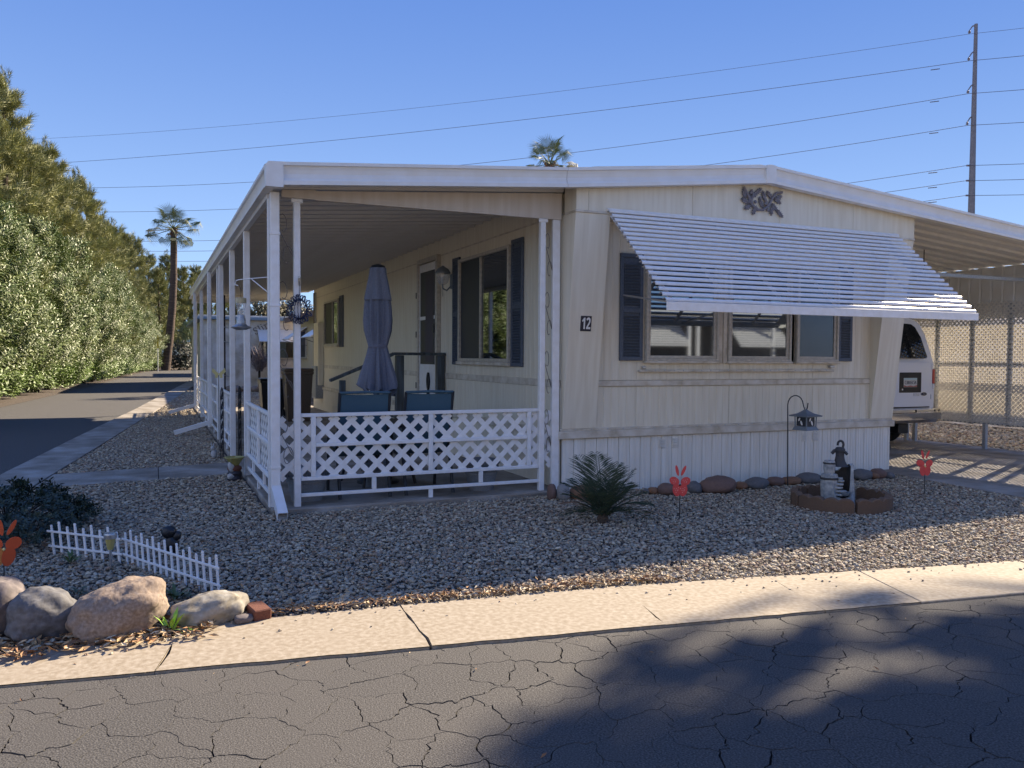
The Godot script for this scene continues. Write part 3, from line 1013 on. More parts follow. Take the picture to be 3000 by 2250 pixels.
	for e in wins:
		var wd: float = e[1] - e[0]
		var o := v3(e[0], 1.452, HZ + 0.004)
		var wf := part(H, "window", ring_frame(mb(), o, Vector3.RIGHT, wd, 1.18, F, 0.028, 0.062), M.frame)
		part(wf, "sash", ring_frame(mb(), o + v3(0.028, 0.028, 0), Vector3.RIGHT, wd - 0.056, 1.124, F, 0.036, 0.040), M.frame)
		pane(wf, o + v3(0.06, 0.06, 0.018), Vector3.RIGHT, wd - 0.12, 1.06, F, M[e[2]])
		part(wf, "sill", mb().span(e[0] - 0.02, e[1] + 0.02, 1.425, 1.452, HZ + 0.003, HZ + 0.075, 0.005), M.trim)
	for e in [[6.222, 6.365], [7.339, 7.423]]:
		part(H, "window_trim", mb().sheet(ribs(e[1] - e[0], (e[1] - e[0]) / 2.0, 0.02, 0.035), v3(e[0], 1.43, HZ + 0.004), Vector3.RIGHT, F, Vector3.UP * 1.2), M.trim)
	shutter(H, v3(4.86, 1.455, HZ + 0.006), Vector3.RIGHT, 0.305, 1.22, F)
	shutter(H, v3(8.14, 1.455, HZ + 0.006), Vector3.RIGHT, 0.24, 1.22, F)
	var ledge := part(H, "window_ledge", mb().span(5.115, 8.064, 1.322, 1.350, HZ + 0.003, HZ + 0.05, 0.005), M.trim)
	for k in 22: shared(ledge, "screw", screw, M.steel, Transform3D(Basis(), v3(5.2 + k * 0.13, 1.342, HZ + 0.050)))
	part(H, "awning_bracket", mb().span(5.16, 5.205, 1.362, 1.392, HZ + 0.003, HZ + 0.05, 0.006), M.steel)
	part(H, "awning_bracket", mb().span(7.99, 8.06, 1.372, 1.402, HZ + 0.003, HZ + 0.06, 0.006), M.steel)
	# --- number plaque on the left fin (the fin face leans outwards)
	var lean := atan((-7.755 - (HZ + 0.035)) / (3.04 - 0.698))
	var fb := Basis(Vector3.RIGHT, lean)
	var fin_z := func(y: float) -> float: return HZ + 0.035 + (y - 0.698) * tan(lean)
	var pc := v3(4.338, 1.859, fin_z.call(1.859) + 0.003)
	var pq := part(H, "number_plaque", mb().box(pc, v3(0.135, 0.168, 0.008), fb, 0.003), M.plaque)
	tag(pq, "dark plaque with the number 12")
	var font := SystemFont.new()
	font.font_names = PackedStringArray(["Droid Sans"])
	font.font_weight = 700
	for e in [["1", -0.028], ["2", 0.026]]:
		var tm := TextMesh.new()
		tm.text = e[0]
		tm.font = font
		tm.font_size = 64
		tm.pixel_size = 0.0027
		tm.depth = 0.004
		var dg := MeshInstance3D.new()
		dg.mesh = tm
		dg.material_override = M.digit
		dg.name = numbered(pq, "digit")
		pq.add_child(dg)
		dg.transform = Transform3D(fb * Basis().scaled(v3(0.62, 1, 1)), pc + fb * v3(e[1], 0.0, 0.006) - org[pq])
	# --- side window, door and small window
	var U := Vector3.FORWARD   # along the wall, away from the street: u x up = out (left)
	var side_win := func(z0: float, z1: float, y0: float, y1: float, mull: float, sh: Array) -> void:
		var o := v3(HX0 - 0.004, y0, z0)
		var wd := z0 - z1
		var wf := part(H, "window", ring_frame(mb(), o, U, wd, y1 - y0, L, 0.045, 0.06), M.frame)
		part(wf, "mullion", mb().span(HX0 - 0.052, HX0 - 0.006, y0 + 0.046, y1 - 0.046, mull - 0.018, mull + 0.018, 0.003), M.frame)
		pane(wf, o + v3(-0.016, 0.045, -0.045), U, z0 - 0.045 - mull, y1 - y0 - 0.09, L, M.film)
		pane(wf, v3(HX0 - 0.018, y0 + 0.045, mull), U, mull - z1 - 0.045, y1 - y0 - 0.09, L, M.screen)
		part(wf, "sill", mb().span(HX0 - 0.085, HX0 - 0.006, y0 - 0.045, y0 - 0.001, z1 - 0.02, z0 + 0.02, 0.005), M.trim)
		for e in sh: shutter(H, v3(HX0 - 0.006, y0 - 0.05, e[0]), U, e[1], y1 - y0 + 0.1, L)
	side_win.call(-9.42, -11.27, 1.42, 2.89, -10.42, [[-9.06, 0.34], [-11.29, 0.30]])
	side_win.call(-19.72, -21.50, 1.74, 2.86, -20.45, [[-19.30, 0.40]])
	var door := part(H, "door", ring_frame(mb(), v3(HX0 - 0.004, 0.60, -12.20), U, 1.06, 2.48, L, 0.075, 0.07), M.frame)
	part(door, "leaf", mb().span(HX0 - 0.045, HX0 - 0.006, 0.62, 2.99, -13.19, -12.28, 0.004), M.white)
	part(door, "pane", mb().span(HX0 - 0.056, HX0 - 0.047, 1.36, 2.08, -13.10, -12.37), M.screen)
	part(door, "pane", mb().span(HX0 - 0.056, HX0 - 0.047, 2.14, 2.86, -13.10, -12.37), M.screen)
	part(door, "curtain", mb().sheet(ribs(0.40, 0.07, 0.03, 0.008), v3(HX0 - 0.057, 1.4, -12.82), Vector3.BACK, L, Vector3.UP * 1.42), M.curtain)
	part(door, "lock", mb().span(HX0 - 0.085, HX0 - 0.057, 1.86, 2.0, -12.40, -12.34, 0.01), M.black_plastic)
	# a dark twisted ornament on the lower door panel
	var tw := []
	var tw2 := []
	for k in 13:
		var t := k / 12.0
		tw.append(v3(HX0 - 0.062, 0.80 + 0.42 * t, -12.66 + 0.05 * cos(t * 4.6)))
		tw2.append(v3(HX0 - 0.062, 0.80 + 0.42 * t, -12.66 - 0.05 * cos(t * 4.6)))
	part(door, "ornament", mb().tube(tw, 0.017, 6).tube(tw2, 0.017, 6), M.iron)
	for hz in [0.95, 1.8, 2.45]: part(door, "hinge", mb().span(HX0 - 0.085, HX0 - 0.075, hz, hz + 0.10, -13.28, -13.25), M.iron_brown)
	# utility conduit and cabinet near the far end
	part(H, "conduit", mb().tube([v3(HX0 - 0.05, 0.3, -22.7), v3(HX0 - 0.05, 3.2, -22.7)], 0.025, 8), M.galvanised)
	part(H, "conduit", mb().tube([v3(HX0 - 0.05, 0.9, -22.95), v3(HX0 - 0.05, 3.2, -22.95)], 0.02, 8), M.iron_brown)
	part(H, "utility_cabinet", mb().span(HX0 - 0.16, HX0 - 0.01, 0.7, 2.35, -22.4, -21.75, 0.01), M.siding)
	part(H, "utility_cabinet", mb().span(HX0 - 0.22, HX0 - 0.01, 0.35, 1.2, -22.35, -21.8, 0.01), M.galvanised)
	# --- roof
	var rp := PackedVector2Array([v2(3.97, roof_y(3.97) - 0.13), v2(6.62, 3.60), v2(9.3, roof_y(9.3) - 0.13), v2(9.3, roof_y(9.3) - 0.01), v2(6.62, 3.728), v2(3.97, roof_y(3.97) - 0.01)])
	part(H, "roof", mb().prism(rp, v3(0, 0, HB - 0.25), Vector3.RIGHT, Vector3.UP, HZ - HB + 0.25 + 0.37), M.roof)
	var rim := part(H, "roof_rim", mb().prism(PackedVector2Array([v2(4.35, roof_y(4.35) - 0.01), v2(6.62, 3.73), v2(8.95, roof_y(8.95) - 0.01), v2(8.95, roof_y(8.95) + 0.03), v2(6.62, 3.782), v2(4.35, roof_y(4.35) + 0.045)]), v3(0, 0, -9.5), Vector3.RIGHT, Vector3.UP, 1.72), M.roof)
	for k in 20: shared(rim, "rivet", screw, M.iron_brown, Transform3D(Basis(), v3(4.5 + k * 0.115, roof_y(4.5 + k * 0.115) + 0.02, -7.78)))
	fascia(H, "fascia", v3(3.96, roof_y(3.96), -7.64), v3(6.56, roof_y(6.56), -7.64), F, M.fascia)
	fascia(H, "fascia", v3(6.68, roof_y(6.68), -7.64), v3(9.2, roof_y(9.2), -7.64), F, M.fascia)
	part(H, "fascia_joint", mb().prism(PackedVector2Array([v2(6.55, roof_y(6.55) - 0.20), v2(6.62, 3.53), v2(6.69, roof_y(6.69) - 0.20), v2(6.69, roof_y(6.69) + 0.008), v2(6.62, 3.744), v2(6.55, roof_y(6.55) + 0.008)]), v3(0, 0, -7.69), Vector3.RIGHT, Vector3.UP, 0.09), M.fascia)

func build_patio_cover() -> void:
	var P := thing("patio_cover", "white metal patio cover on slim posts along the home's left side", "patio cover", v3(2.5, 0, -16))
	# ceiling pans, ribbed, each one a piece
	var dx := 4.12 - 1.0
	var slope := v3(dx, 3.29 - 3.055, 0)
	var prof := [v2(0, 0), v2(0.006, 0.035), v2(0.03, 0.035), v2(0.036, 0.0), v2(0.13, 0.0), v2(0.14, 0.012), v2(0.16, 0.012), v2(0.17, 0), v2(0.298, 0)]
	var pan := mb()
	for i in prof.size() - 1:
		var a := v3(0, -prof[i].y, -prof[i].x)
		var b := v3(0, -prof[i + 1].y, -prof[i + 1].x)
		pan.quad(a, b, b + slope, a + slope)
	var pm := pan.mesh()
	var z := -7.72
	while z > -24.2:
		shared(P, "roof_pan", pm, M.ceiling, Transform3D(Basis(), v3(1.0, 3.09, z)))
		z -= 0.30
	part(P, "roof_sheet", mb().prism(PackedVector2Array([v2(0.99, 3.12), v2(4.12, 3.36), v2(4.12, 3.44), v2(0.99, 3.20)]), v3(0, 0, -24.4), Vector3.RIGHT, Vector3.UP, 16.74), M.roof)
	fascia(P, "fascia", v3(1.08, roof_y(1.08), -7.64), v3(3.955, roof_y(3.955), -7.64), Vector3.BACK, M.fascia)
	fascia(P, "gutter", v3(0.97, 3.212, -24.45), v3(0.97, 3.212, -7.70), Vector3.LEFT, M.fascia, 0.19)
	part(P, "corner_cap", mb().prism(PackedVector2Array([v2(0.930, 3.0), v2(1.085, 3.0), v2(1.085, 3.228), v2(0.955, 3.222), v2(0.930, 3.19)]), v3(0, 0, -7.71), Vector3.RIGHT, Vector3.UP, 0.11), M.fascia)
	fascia(P, "fascia", v3(3.9, 3.3, -24.43), v3(1.0, 3.1, -24.43), Vector3.FORWARD, M.fascia)
	# deep header board across the front opening
	part(P, "header_board", mb().prism(PackedVector2Array([v2(1.45, 2.988), v2(4.1, 2.988), v2(4.1, 3.275), v2(1.45, 3.075)]), v3(0, 0, -8.08), Vector3.RIGHT, Vector3.UP, 0.045), M.header)
	part(P, "header_board", mb().prism(PackedVector2Array([v2(1.13, 2.992), v2(1.449, 2.992), v2(1.449, 3.085), v2(1.13, 3.06)]), v3(0, 0, -8.082), Vector3.RIGHT, Vector3.UP, 0.05), M.header)
	part(P, "side_beam", mb().span(1.0, 1.06, 2.98, 3.06, -24.3, -8.1, 0.004), M.white_metal)
	# posts
	var post := func(x: float, zz: float, w: float, top: float) -> void:
		part(P, "post", mb().span(x - w * 0.5, x + w * 0.5, 0.03, top, zz - w * 0.5, zz + w * 0.5, 0.006), M.white_metal)
	post.call(1.27, -8.05, 0.062, 2.985)
	post.call(3.877, -8.05, 0.062, 2.985)
	for zz in [-8.12, -10.38, -12.36, -14.42, -14.95, -17.6, -20.4, -23.3]: post.call(1.045, zz, 0.075, 2.985)
	part(P, "wall_trim", mb().span(4.003, 4.09, 0.03, 2.985, -8.08, -8.035, 0.004), M.white_metal)
	for x in [1.27, 3.877]:
		part(P, "post_bracket", mb().span(x - 0.055, x + 0.055, 2.945, 2.987, -8.035, -8.014, 0.008), M.white_metal)
	# wrought scrolls between the paired posts
	for e in [[1.085, 1.237], [3.91, 4.0]]:
		var a: float = e[0]
		var w: float = e[1] - e[0]
		for k in 4:
			var y0 := 0.35 + k * 0.64
			var pts := []
			for i in 29:
				var t := i / 28.0
				var x: float
				var y: float
				if t < 0.35:
					var s := 1.0 - t / 0.35
					x = 0.62 + 0.38 * (1.0 - 0.62 * s) * cos(PI + s * 5.2) * -1.0
					y = 0.16 + 0.13 * (1.0 - 0.62 * s) * sin(PI + s * 5.2) * -1.0
				elif t < 0.65:
					var s := (t - 0.35) / 0.3
					x = lerpf(1.0, 0.0, s)
					y = lerpf(0.16, 0.46, s)
				else:
					var s := (t - 0.65) / 0.35
					x = 0.38 - 0.38 * (1.0 - 0.62 * s) * cos(s * 5.2)
					y = 0.46 + 0.13 * (1.0 - 0.62 * s) * sin(s * 5.2)
				pts.append(v3(a + w * clampf(x, 0.02, 0.98), y0 + y, -8.05))
			part(P, "scroll", mb().tube(pts, 0.0038, 5), M.iron_brown)

func build_carport() -> void:
	var C := thing("carport_cover", "metal carport cover sloping down from the home's right side", "carport", v3(11, 0, -15))
	var slope := v3(12.95 - 9.14, roof_y(12.95) - roof_y(9.14), 0)
	var pan := mb()
	var prof := [v2(0, 0), v2(0.006, 0.04), v2(0.03, 0.04), v2(0.036, 0.0), v2(0.13, 0.0), v2(0.14, 0.012), v2(0.16, 0.012), v2(0.17, 0), v2(0.298, 0)]
	for i in prof.size() - 1:
		var a := v3(0, -prof[i].y, -prof[i].x)
		var b := v3(0, -prof[i + 1].y, -prof[i + 1].x)
		pan.quad(a, b, b + slope, a + slope)
	var pm := pan.mesh()
	var z := -7.72
	while z > -24.2:
		shared(C, "roof_pan", pm, M.carport_ceiling, Transform3D(Basis(), v3(9.14, roof_y(9.14) - 0.13, z)))
		z -= 0.30
	part(C, "roof_sheet", mb().prism(PackedVector2Array([v2(9.31, roof_y(9.31) - 0.11), v2(13.0, roof_y(13.0) - 0.11), v2(13.0, roof_y(13.0) - 0.01), v2(9.31, roof_y(9.31) - 0.01)]), v3(0, 0, -24.4), Vector3.RIGHT, Vector3.UP, 16.74), M.roof)
	fascia(C, "fascia", v3(9.2, roof_y(9.2), -7.64), v3(13.02, roof_y(13.02), -7.64), Vector3.BACK, M.fascia)
	part(C, "valance", mb().sheet(ribs(16.6, 0.2, 0.05, 0.02), v3(12.84, 2.17, -7.75), Vector3.FORWARD, Vector3.LEFT, Vector3.UP * 0.85), M.carport_ceiling)
	part(C, "valance_back", mb().span(12.845, 12.86, 2.17, 3.02, -24.3, -7.75), M.carport_ceiling)
	part(C, "tie_beam", mb().span(9.15, 12.84, 2.70, 2.755, -8.55, -8.49, 0.006), M.galvanised)
	for zz in [-8.5, -12.4, -16.4, -20.4, -24.0]:
		part(C, "post", mb().span(12.74, 12.82, 0.0, 3.0, zz - 0.04, zz + 0.04, 0.006), M.galvanised)
	# hook with a short wire hanging from the ceiling
	part(C, "ceiling_hook", mb().tube([v3(11.05, 3.2, -9.2), v3(11.05, 2.98, -9.2), v3(11.07, 2.95, -9.2), v3(11.05, 2.92, -9.2), v3(11.05, 2.72, -9.2)], 0.008, 5), M.iron)
	# lattice fence below, along the carport's outer edge
	var Fn := thing("lattice_fence", "weathered white lattice fence on steel posts along the carport's outer edge", "fence", v3(12.67, 0, -12))
	var bay := 0.67
	var z1 := -6.9
	for i in 14:
		var za := z1 - bay * i
		part(Fn, "stud", mb().span(12.68, 12.72, 0.40, 2.40, za - 0.045, za + 0.045, 0.004), M.galvanised)
		if i < 13:
			var q := lattice(bay, 1.49, 0.058, 0.027, 0.005)
			part(Fn, "lattice_panel", place(q, v3(12.668, 0.95, za), Vector3.FORWARD, Vector3.UP), M.lattice_old)
			part(Fn, "lattice_panel", place(lattice(bay, 0.66, 0.058, 0.043, 0.006, 0.03), v3(12.655, 0.43, za), Vector3.FORWARD, Vector3.UP), M.lattice_old)
	for y in [0.43, 1.42]: part(Fn, "rail", mb().span(12.682, 12.722, y - 0.02, y + 0.025, z1 - bay * 13 + 0.05, z1 - 0.05), M.galvanised)
	for zz in [-7.6, -9.29, -10.66, -10.84, -12.5, -14.2, -15.6]: part(Fn, "post", mb().span(12.64, 12.70, -0.02, 0.44, zz - 0.03, zz + 0.03, 0.004), M.galvanised)

# diagonal strips clipped to a w x h panel, as segments: [[a, b, layer], ...]
func lattice_strips(w: float, h: float, sp: float, shift := 0.0) -> Array:
	var out := []
	var d := sp * sqrt(2.0)
	var s := -h + shift
	while s < w + h:
		for dir in [1, -1]:
			# x = s + t (dir 1) or x = s + h - t, y = t
			var lo := 0.0
			var hi := h
			if dir == 1:
				lo = maxf(lo, -s); hi = minf(hi, w - s)
			else:
				lo = maxf(lo, s + h - w); hi = minf(hi, s + h)
			if hi - lo > 0.02:
				out.append([v2(s + lo if dir == 1 else s + h - lo, lo), v2(s + hi if dir == 1 else s + h - hi, hi), dir])
		s += d
	return out

func lattice(w: float, h: float, sp: float, width: float, thick: float, shift := 0.0) -> MB:
	var b := mb()
	for e in lattice_strips(w, h, sp, shift):
		b.beam(v3(e[0].x, e[0].y, thick * 0.5 * e[2]), v3(e[1].x, e[1].y, thick * 0.5 * e[2]), width, thick * 0.96, Vector3.BACK)
	return b

func place(b: MB, o: Vector3, u: Vector3, w: Vector3) -> MB:
	var bs := Basis(u, w, u.cross(w))
	for i in b.v.size():
		b.v[i] = o + bs * b.v[i]
		b.n[i] = bs * b.n[i]
	return b

func build_awning() -> void:
	var A := thing("window_awning", "white louvred metal awning over the front windows", "awning", v3(6.8, 3.08, -7.75))
	var n := 19
	var t0 := v3(4.51, 3.085, -7.735)
	var b0 := v3(4.43, 2.025, -6.50)
	var t1 := v3(8.80, 3.085, -7.735)
	var b1 := v3(8.68, 2.025, -6.50)
	var dn := (b0 - t0); dn.x = 0
	var s := dn.normalized()
	var outv := v3(0, -s.z, s.y) * -1.0
	if outv.z < 0: outv = -outv
	var step := dn.length() / n
	var prof := [v2(-0.018, -0.030), v2(-0.004, -0.004), v2(0.010, 0.010), v2(0.024, 0.012), v2(0.036, 0.008), v2(0.044, -0.003), v2(0.042, -0.010)]
	for i in n:
		var t := (i + 0.0) / (n - 0.35)
		var a := t0.lerp(b0, t)
		var b := t1.lerp(b1, t)
		var sl := mb()
		for k in prof.size() - 1:
			var p0: Vector3 = s * prof[k].x + outv * prof[k].y
			var p1: Vector3 = s * prof[k + 1].x + outv * prof[k + 1].y
			sl.quad(a + p0, a + p1, b + p1, b + p0)
			# thickness
			var o := outv * -0.0025
			sl.quad(a + p1 + o, a + p0 + o, b + p0 + o, b + p1 + o)
		part(A, "slat", sl, M.white_metal)
	part(A, "valance", mb().box((b0 + b1) * 0.5 + v3(0, -0.045, 0.012), v3(b1.x - b0.x + 0.01, 0.085, 0.012), Basis(), 0.003), M.white_metal)
	part(A, "top_rail", mb().span(4.50, 8.82, 3.065, 3.1, -7.744, -7.725, 0.004), M.white_metal)
	for x in [4.56, 5.25, 5.95, 6.65, 7.35, 8.0, 8.52]:
		part(A, "strap", mb().beam(v3(x, 3.05, -7.77), v3(x, 1.99, -6.53), 0.055 if x < 8.5 else 0.20, 0.004, s.cross(Vector3.RIGHT)), M.white_metal)
	for x in [4.9, 6.78, 8.7]:
		part(A, "arm", mb().beam(v3(x, 1.98, -6.52), v3(x, 2.20, HZ + 0.02), 0.018, 0.018), M.steel)

# ---------------------------------------------------------------- neighbours
func simple_window(parent: Node3D, o: Vector3, u: Vector3, w: float, h: float, out: Vector3, m: Material) -> void:
	var f := part(parent, "window", ring_frame(mb(), o, u, w, h, out, 0.06, 0.06), M.frame)
	pane(f, o + u * 0.06 + Vector3.UP * 0.06 + out * 0.012, u, w - 0.12, h - 0.12, out, m)

func tilt_awning(parent: Node3D, at: Vector3, u: Vector3, w: float, out: Vector3, drop: float, reach: float, m: Material) -> void:
	var nrm := (out * drop + Vector3.UP * reach).normalized()
	var a := part(parent, "awning", mb().box(at + u * (w * 0.5) + out * (reach * 0.5) + Vector3.DOWN * (drop * 0.5), v3(w, 0.03, Vector2(reach, drop).length()), Basis(u, nrm, u.cross(nrm))), m)
	for s in [0.04, w - 0.04]:
		part(a, "arm", mb().beam(at + u * s + out * reach + Vector3.DOWN * drop, at + u * s + Vector3.DOWN * (drop + 0.25), 0.02, 0.02), M.iron_brown)

func build_neighbours() -> void:
	var L := Vector3.LEFT
	var B := Vector3.BACK
	# the home behind, in line with this one
	var a := thing("cream_house", "pale yellow home with tilted window awnings behind the patio", "house", v3(8, 0, -31.5))
	part(a, "wall", mb().span(5.7, 10.6, 0.0, 3.0, -37.2, -26.6), M.stucco_cream)
	part(a, "roof", mb().prism(PackedVector2Array([v2(5.4, 2.95), v2(8.15, 3.35), v2(10.9, 2.95), v2(10.9, 3.10), v2(8.15, 3.52), v2(5.4, 3.10)]), v3(0, 0, -37.4), Vector3.RIGHT, Vector3.UP, 11.0), M.roof)
	part(a, "fascia", mb().span(5.35, 5.395, 2.9, 3.12, -37.4, -26.4), M.roof_red)
	simple_window(a, v3(5.69, 1.35, -30.3), B, 1.7, 1.15, L, M.film)
	tilt_awning(a, v3(5.68, 2.62, -30.4), B, 1.9, L, 0.5, 0.75, M.white_metal)
	simple_window(a, v3(5.69, 1.35, -35.0), B, 1.4, 1.15, L, M.screen)
	tilt_awning(a, v3(5.68, 2.62, -35.1), B, 1.6, L, 0.5, 0.75, M.white_metal)
	# the white end wall farther on
	var w := thing("white_house", "white flat-roofed house showing a blank end wall beyond the patio", "house", v3(6, 0, -44))
	part(w, "wall", mb().span(2.02, 10.5, 0.0, 3.02, -50.0, -38.3), M.stucco_white)
	part(w, "roof", mb().span(1.75, 10.8, 3.02, 3.16, -50.3, -38.0, 0.02), M.roof_edge)
	part(w, "roof_cap", mb().span(1.8, 10.7, 3.162, 3.22, -50.2, -38.1, 0.02), M.roof)
	part(w, "wall_ornament", mb().prism(PackedVector2Array([v2(-0.09, 0), v2(0.09, 0), v2(0.05, 0.15), v2(0.02, 0.38), v2(-0.02, 0.38), v2(-0.05, 0.15)]), v3(4.05, 1.32, -38.28), Vector3.RIGHT, Vector3.UP, 0.03), M.iron)
	tilt_awning(w, v3(4.3, 2.62, -38.29), Vector3.RIGHT, 1.9, B, 0.55, 0.8, M.white_metal)
	simple_window(w, v3(4.4, 1.3, -38.29), Vector3.RIGHT, 1.7, 1.2, B, M.film)
	var font := SystemFont.new()
	font.font_names = PackedStringArray(["Droid Serif"])
	font.font_italic = true
	var tm := TextMesh.new()
	tm.text = "Slint"
	tm.font = font
	tm.font_size = 48
	tm.pixel_size = 0.009
	tm.depth = 0.02
	var sg := MeshInstance3D.new()
	sg.mesh = tm
	sg.material_override = M.iron_brown
	sg.name = "lettering"
	w.add_child(sg)
	sg.position = v3(4.55, 2.72, -38.27) - org[w]
	sg.rotation.z = 0.5
	# dark open carport much farther down the street
	var f := thing("far_carport", "low dark flat-roofed carport at the end of the side street", "carport", v3(6, 0, -66))
	part(f, "roof", mb().span(4.9, 11, 2.75, 3.05, -72, -60, 0.02), M.dark_wood)
	for zz in [-60.3, -63.0, -66.0, -69.0, -71.7]: part(f, "post", mb().span(5.0, 5.09, 0, 2.75, zz - 0.045, zz + 0.045), M.white)
	part(f, "wall", mb().span(8.5, 11, 0, 2.745, -72, -60.2), M.stucco_tan)
	part(f, "fence_panel", mb().span(5.5, 5.56, 0, 1.5, -71.5, -63), M.dark_wood)
	# right-hand neighbour, seen through the lattice
	var r := thing("pale_house", "pale neighbouring house seen through the lattice fence", "house", v3(20, 0, -22))
	part(r, "wall", mb().span(16.95, 22.8, 0, 2.95, -38, -8.6), M.stucco_white)
	part(r, "roof", mb().prism(PackedVector2Array([v2(16.55, 2.9), v2(19.9, 3.2), v2(23.2, 2.9), v2(23.2, 3.02), v2(19.9, 3.35), v2(16.55, 3.02)]), v3(0, 0, -38.3), Vector3.RIGHT, Vector3.UP, 30.0), M.roof)
	simple_window(r, v3(16.94, 1.2, -17.5), B, 1.8, 1.2, L, M.film)
	simple_window(r, v3(16.94, 1.2, -24.5), B, 1.8, 1.2, L, M.film)
	# the home across the street, behind the camera: what the front windows mirror
	var o := thing("opposite_house", "cream home with a white louvred awning across the street", "house", v3(20, 0, 12))
	part(o, "wall", mb().span(12.0, 16.6, 0, 3.1, 10.0, 15.0), M.stucco_cream)
	part(o, "skirting", mb().span(11.95, 16.65, 0, 0.6, 9.95, 9.995), M.stucco_white)
	part(o, "wall", mb().span(16.6, 30.0, 0, 3.1, 14.0, 15.0), M.pole_steel)
	part(o, "roof", mb().prism(PackedVector2Array([v2(11.8, 3.05), v2(30.7, 3.05), v2(30.7, 3.22), v2(11.8, 3.22)]), v3(0, 0, 9.3), Vector3.RIGHT, Vector3.UP, 6.0), M.fascia)
	simple_window(o, v3(15.6, 1.2, 9.99), L, 1.6, 1.4, Vector3.FORWARD, M.film)
	for e in [[15.9, 2.4], [20.9, 2.2]]:
		for k in 10: part(o, "awning_slat", mb().span(e[0] - 0.3, e[0] + e[1], 2.72 - k * 0.09, 2.78 - k * 0.09, 9.9 - k * 0.085, 9.96 - k * 0.085), M.white_metal)
	for x in [18.4, 18.8, 19.6, 22.4, 24.1, 24.5, 26.5]: part(o, "post", mb().span(x - 0.06, x + 0.06, 0, 3.05, 9.36, 9.48), M.white_metal)

	for e in [[-26.0, -14.0, "stucco_white", "white home across the street, left of the side street's line"], [-7.0, 7.5, "stucco_cream", "cream home straight across the street from this lot"]]:
		var h := thing("opposite_house", e[3], "house", v3((e[0] + e[1]) * 0.5, 0, 13))
		part(h, "wall", mb().span(e[0], e[1], 0, 3.1, 10.2, 16.0), M[e[2]])
		part(h, "roof", mb().prism(PackedVector2Array([v2(e[0] - 0.4, 3.1), v2(e[1] + 0.4, 3.1), v2((e[0] + e[1]) * 0.5, 3.9)]), v3(0, 0, 9.8), Vector3.RIGHT, Vector3.UP, 6.6), M.roof)
		for k in 3: simple_window(h, v3(e[0] + 3.4 + k * 3.6, 1.2, 10.19), L, 1.7, 1.3, Vector3.FORWARD, M.film)

# ---------------------------------------------------------------- trees
func sprig(n: int, length: float, width: float, reach: float, droop: float, seed_: int, up := 0.5) -> ArrayMesh:
	# a shoot with lance-shaped leaves around it; each leaf two bent facets a side
	var b := mb()
	b.use_c = true
	var rng := RandomNumberGenerator.new()
	rng.seed = seed_
	for i in n:
		var t := float(i) / n
		var az := i * 2.4 + rng.randf_range(-0.3, 0.3)
		var o := v3(0, t * reach, 0)
		var out := v3(cos(az), up + rng.randf_range(-0.2, 0.5), sin(az)).normalized()
		var sd := out.cross(Vector3.UP).normalized() * width * 0.5
		var ln := length * rng.randf_range(0.75, 1.15)
		var mid := o + out * ln * 0.5
		var tip := o + out * ln + Vector3.DOWN * droop * ln
		var g := rng.randf_range(0.8, 1.15)
		b.col = Color(g, g, g)
		b.tri(o, mid + sd, mid - sd)
		b.tri(mid - sd, mid + sd, tip)
	return b.mesh()

func tuft(n: int, length: float, width: float, seed_: int) -> ArrayMesh:
	# needles round a twig end
	var b := mb()
	b.use_c = true
	var rng := RandomNumberGenerator.new()
	rng.seed = seed_
	for i in n:
		var t := float(i) / n
		var az := i * 2.4
		var o := v3(0, t * length * 1.3, 0)
		var out := v3(cos(az), 0.55 + t * 1.4, sin(az)).normalized()
		var sd := out.cross(v3(rng.randf() - 0.5, rng.randf() - 0.5, rng.randf() - 0.5)).normalized() * width * 0.5
		var g := rng.randf_range(0.75, 1.2)
		b.col = Color(g, g, g)
		b.tri(o - sd, o + sd, o + out * length * rng.randf_range(0.7, 1.1))
	return b.mesh()

func aim(dir: Vector3, roll: float, s: float) -> Basis:
	var y := dir.normalized()
	var x := y.cross(v3(0.3, 0.1, 0.9)).normalized()
	return (Basis(x, y, x.cross(y)) * Basis(Vector3.UP, roll)).scaled(Vector3.ONE * s)

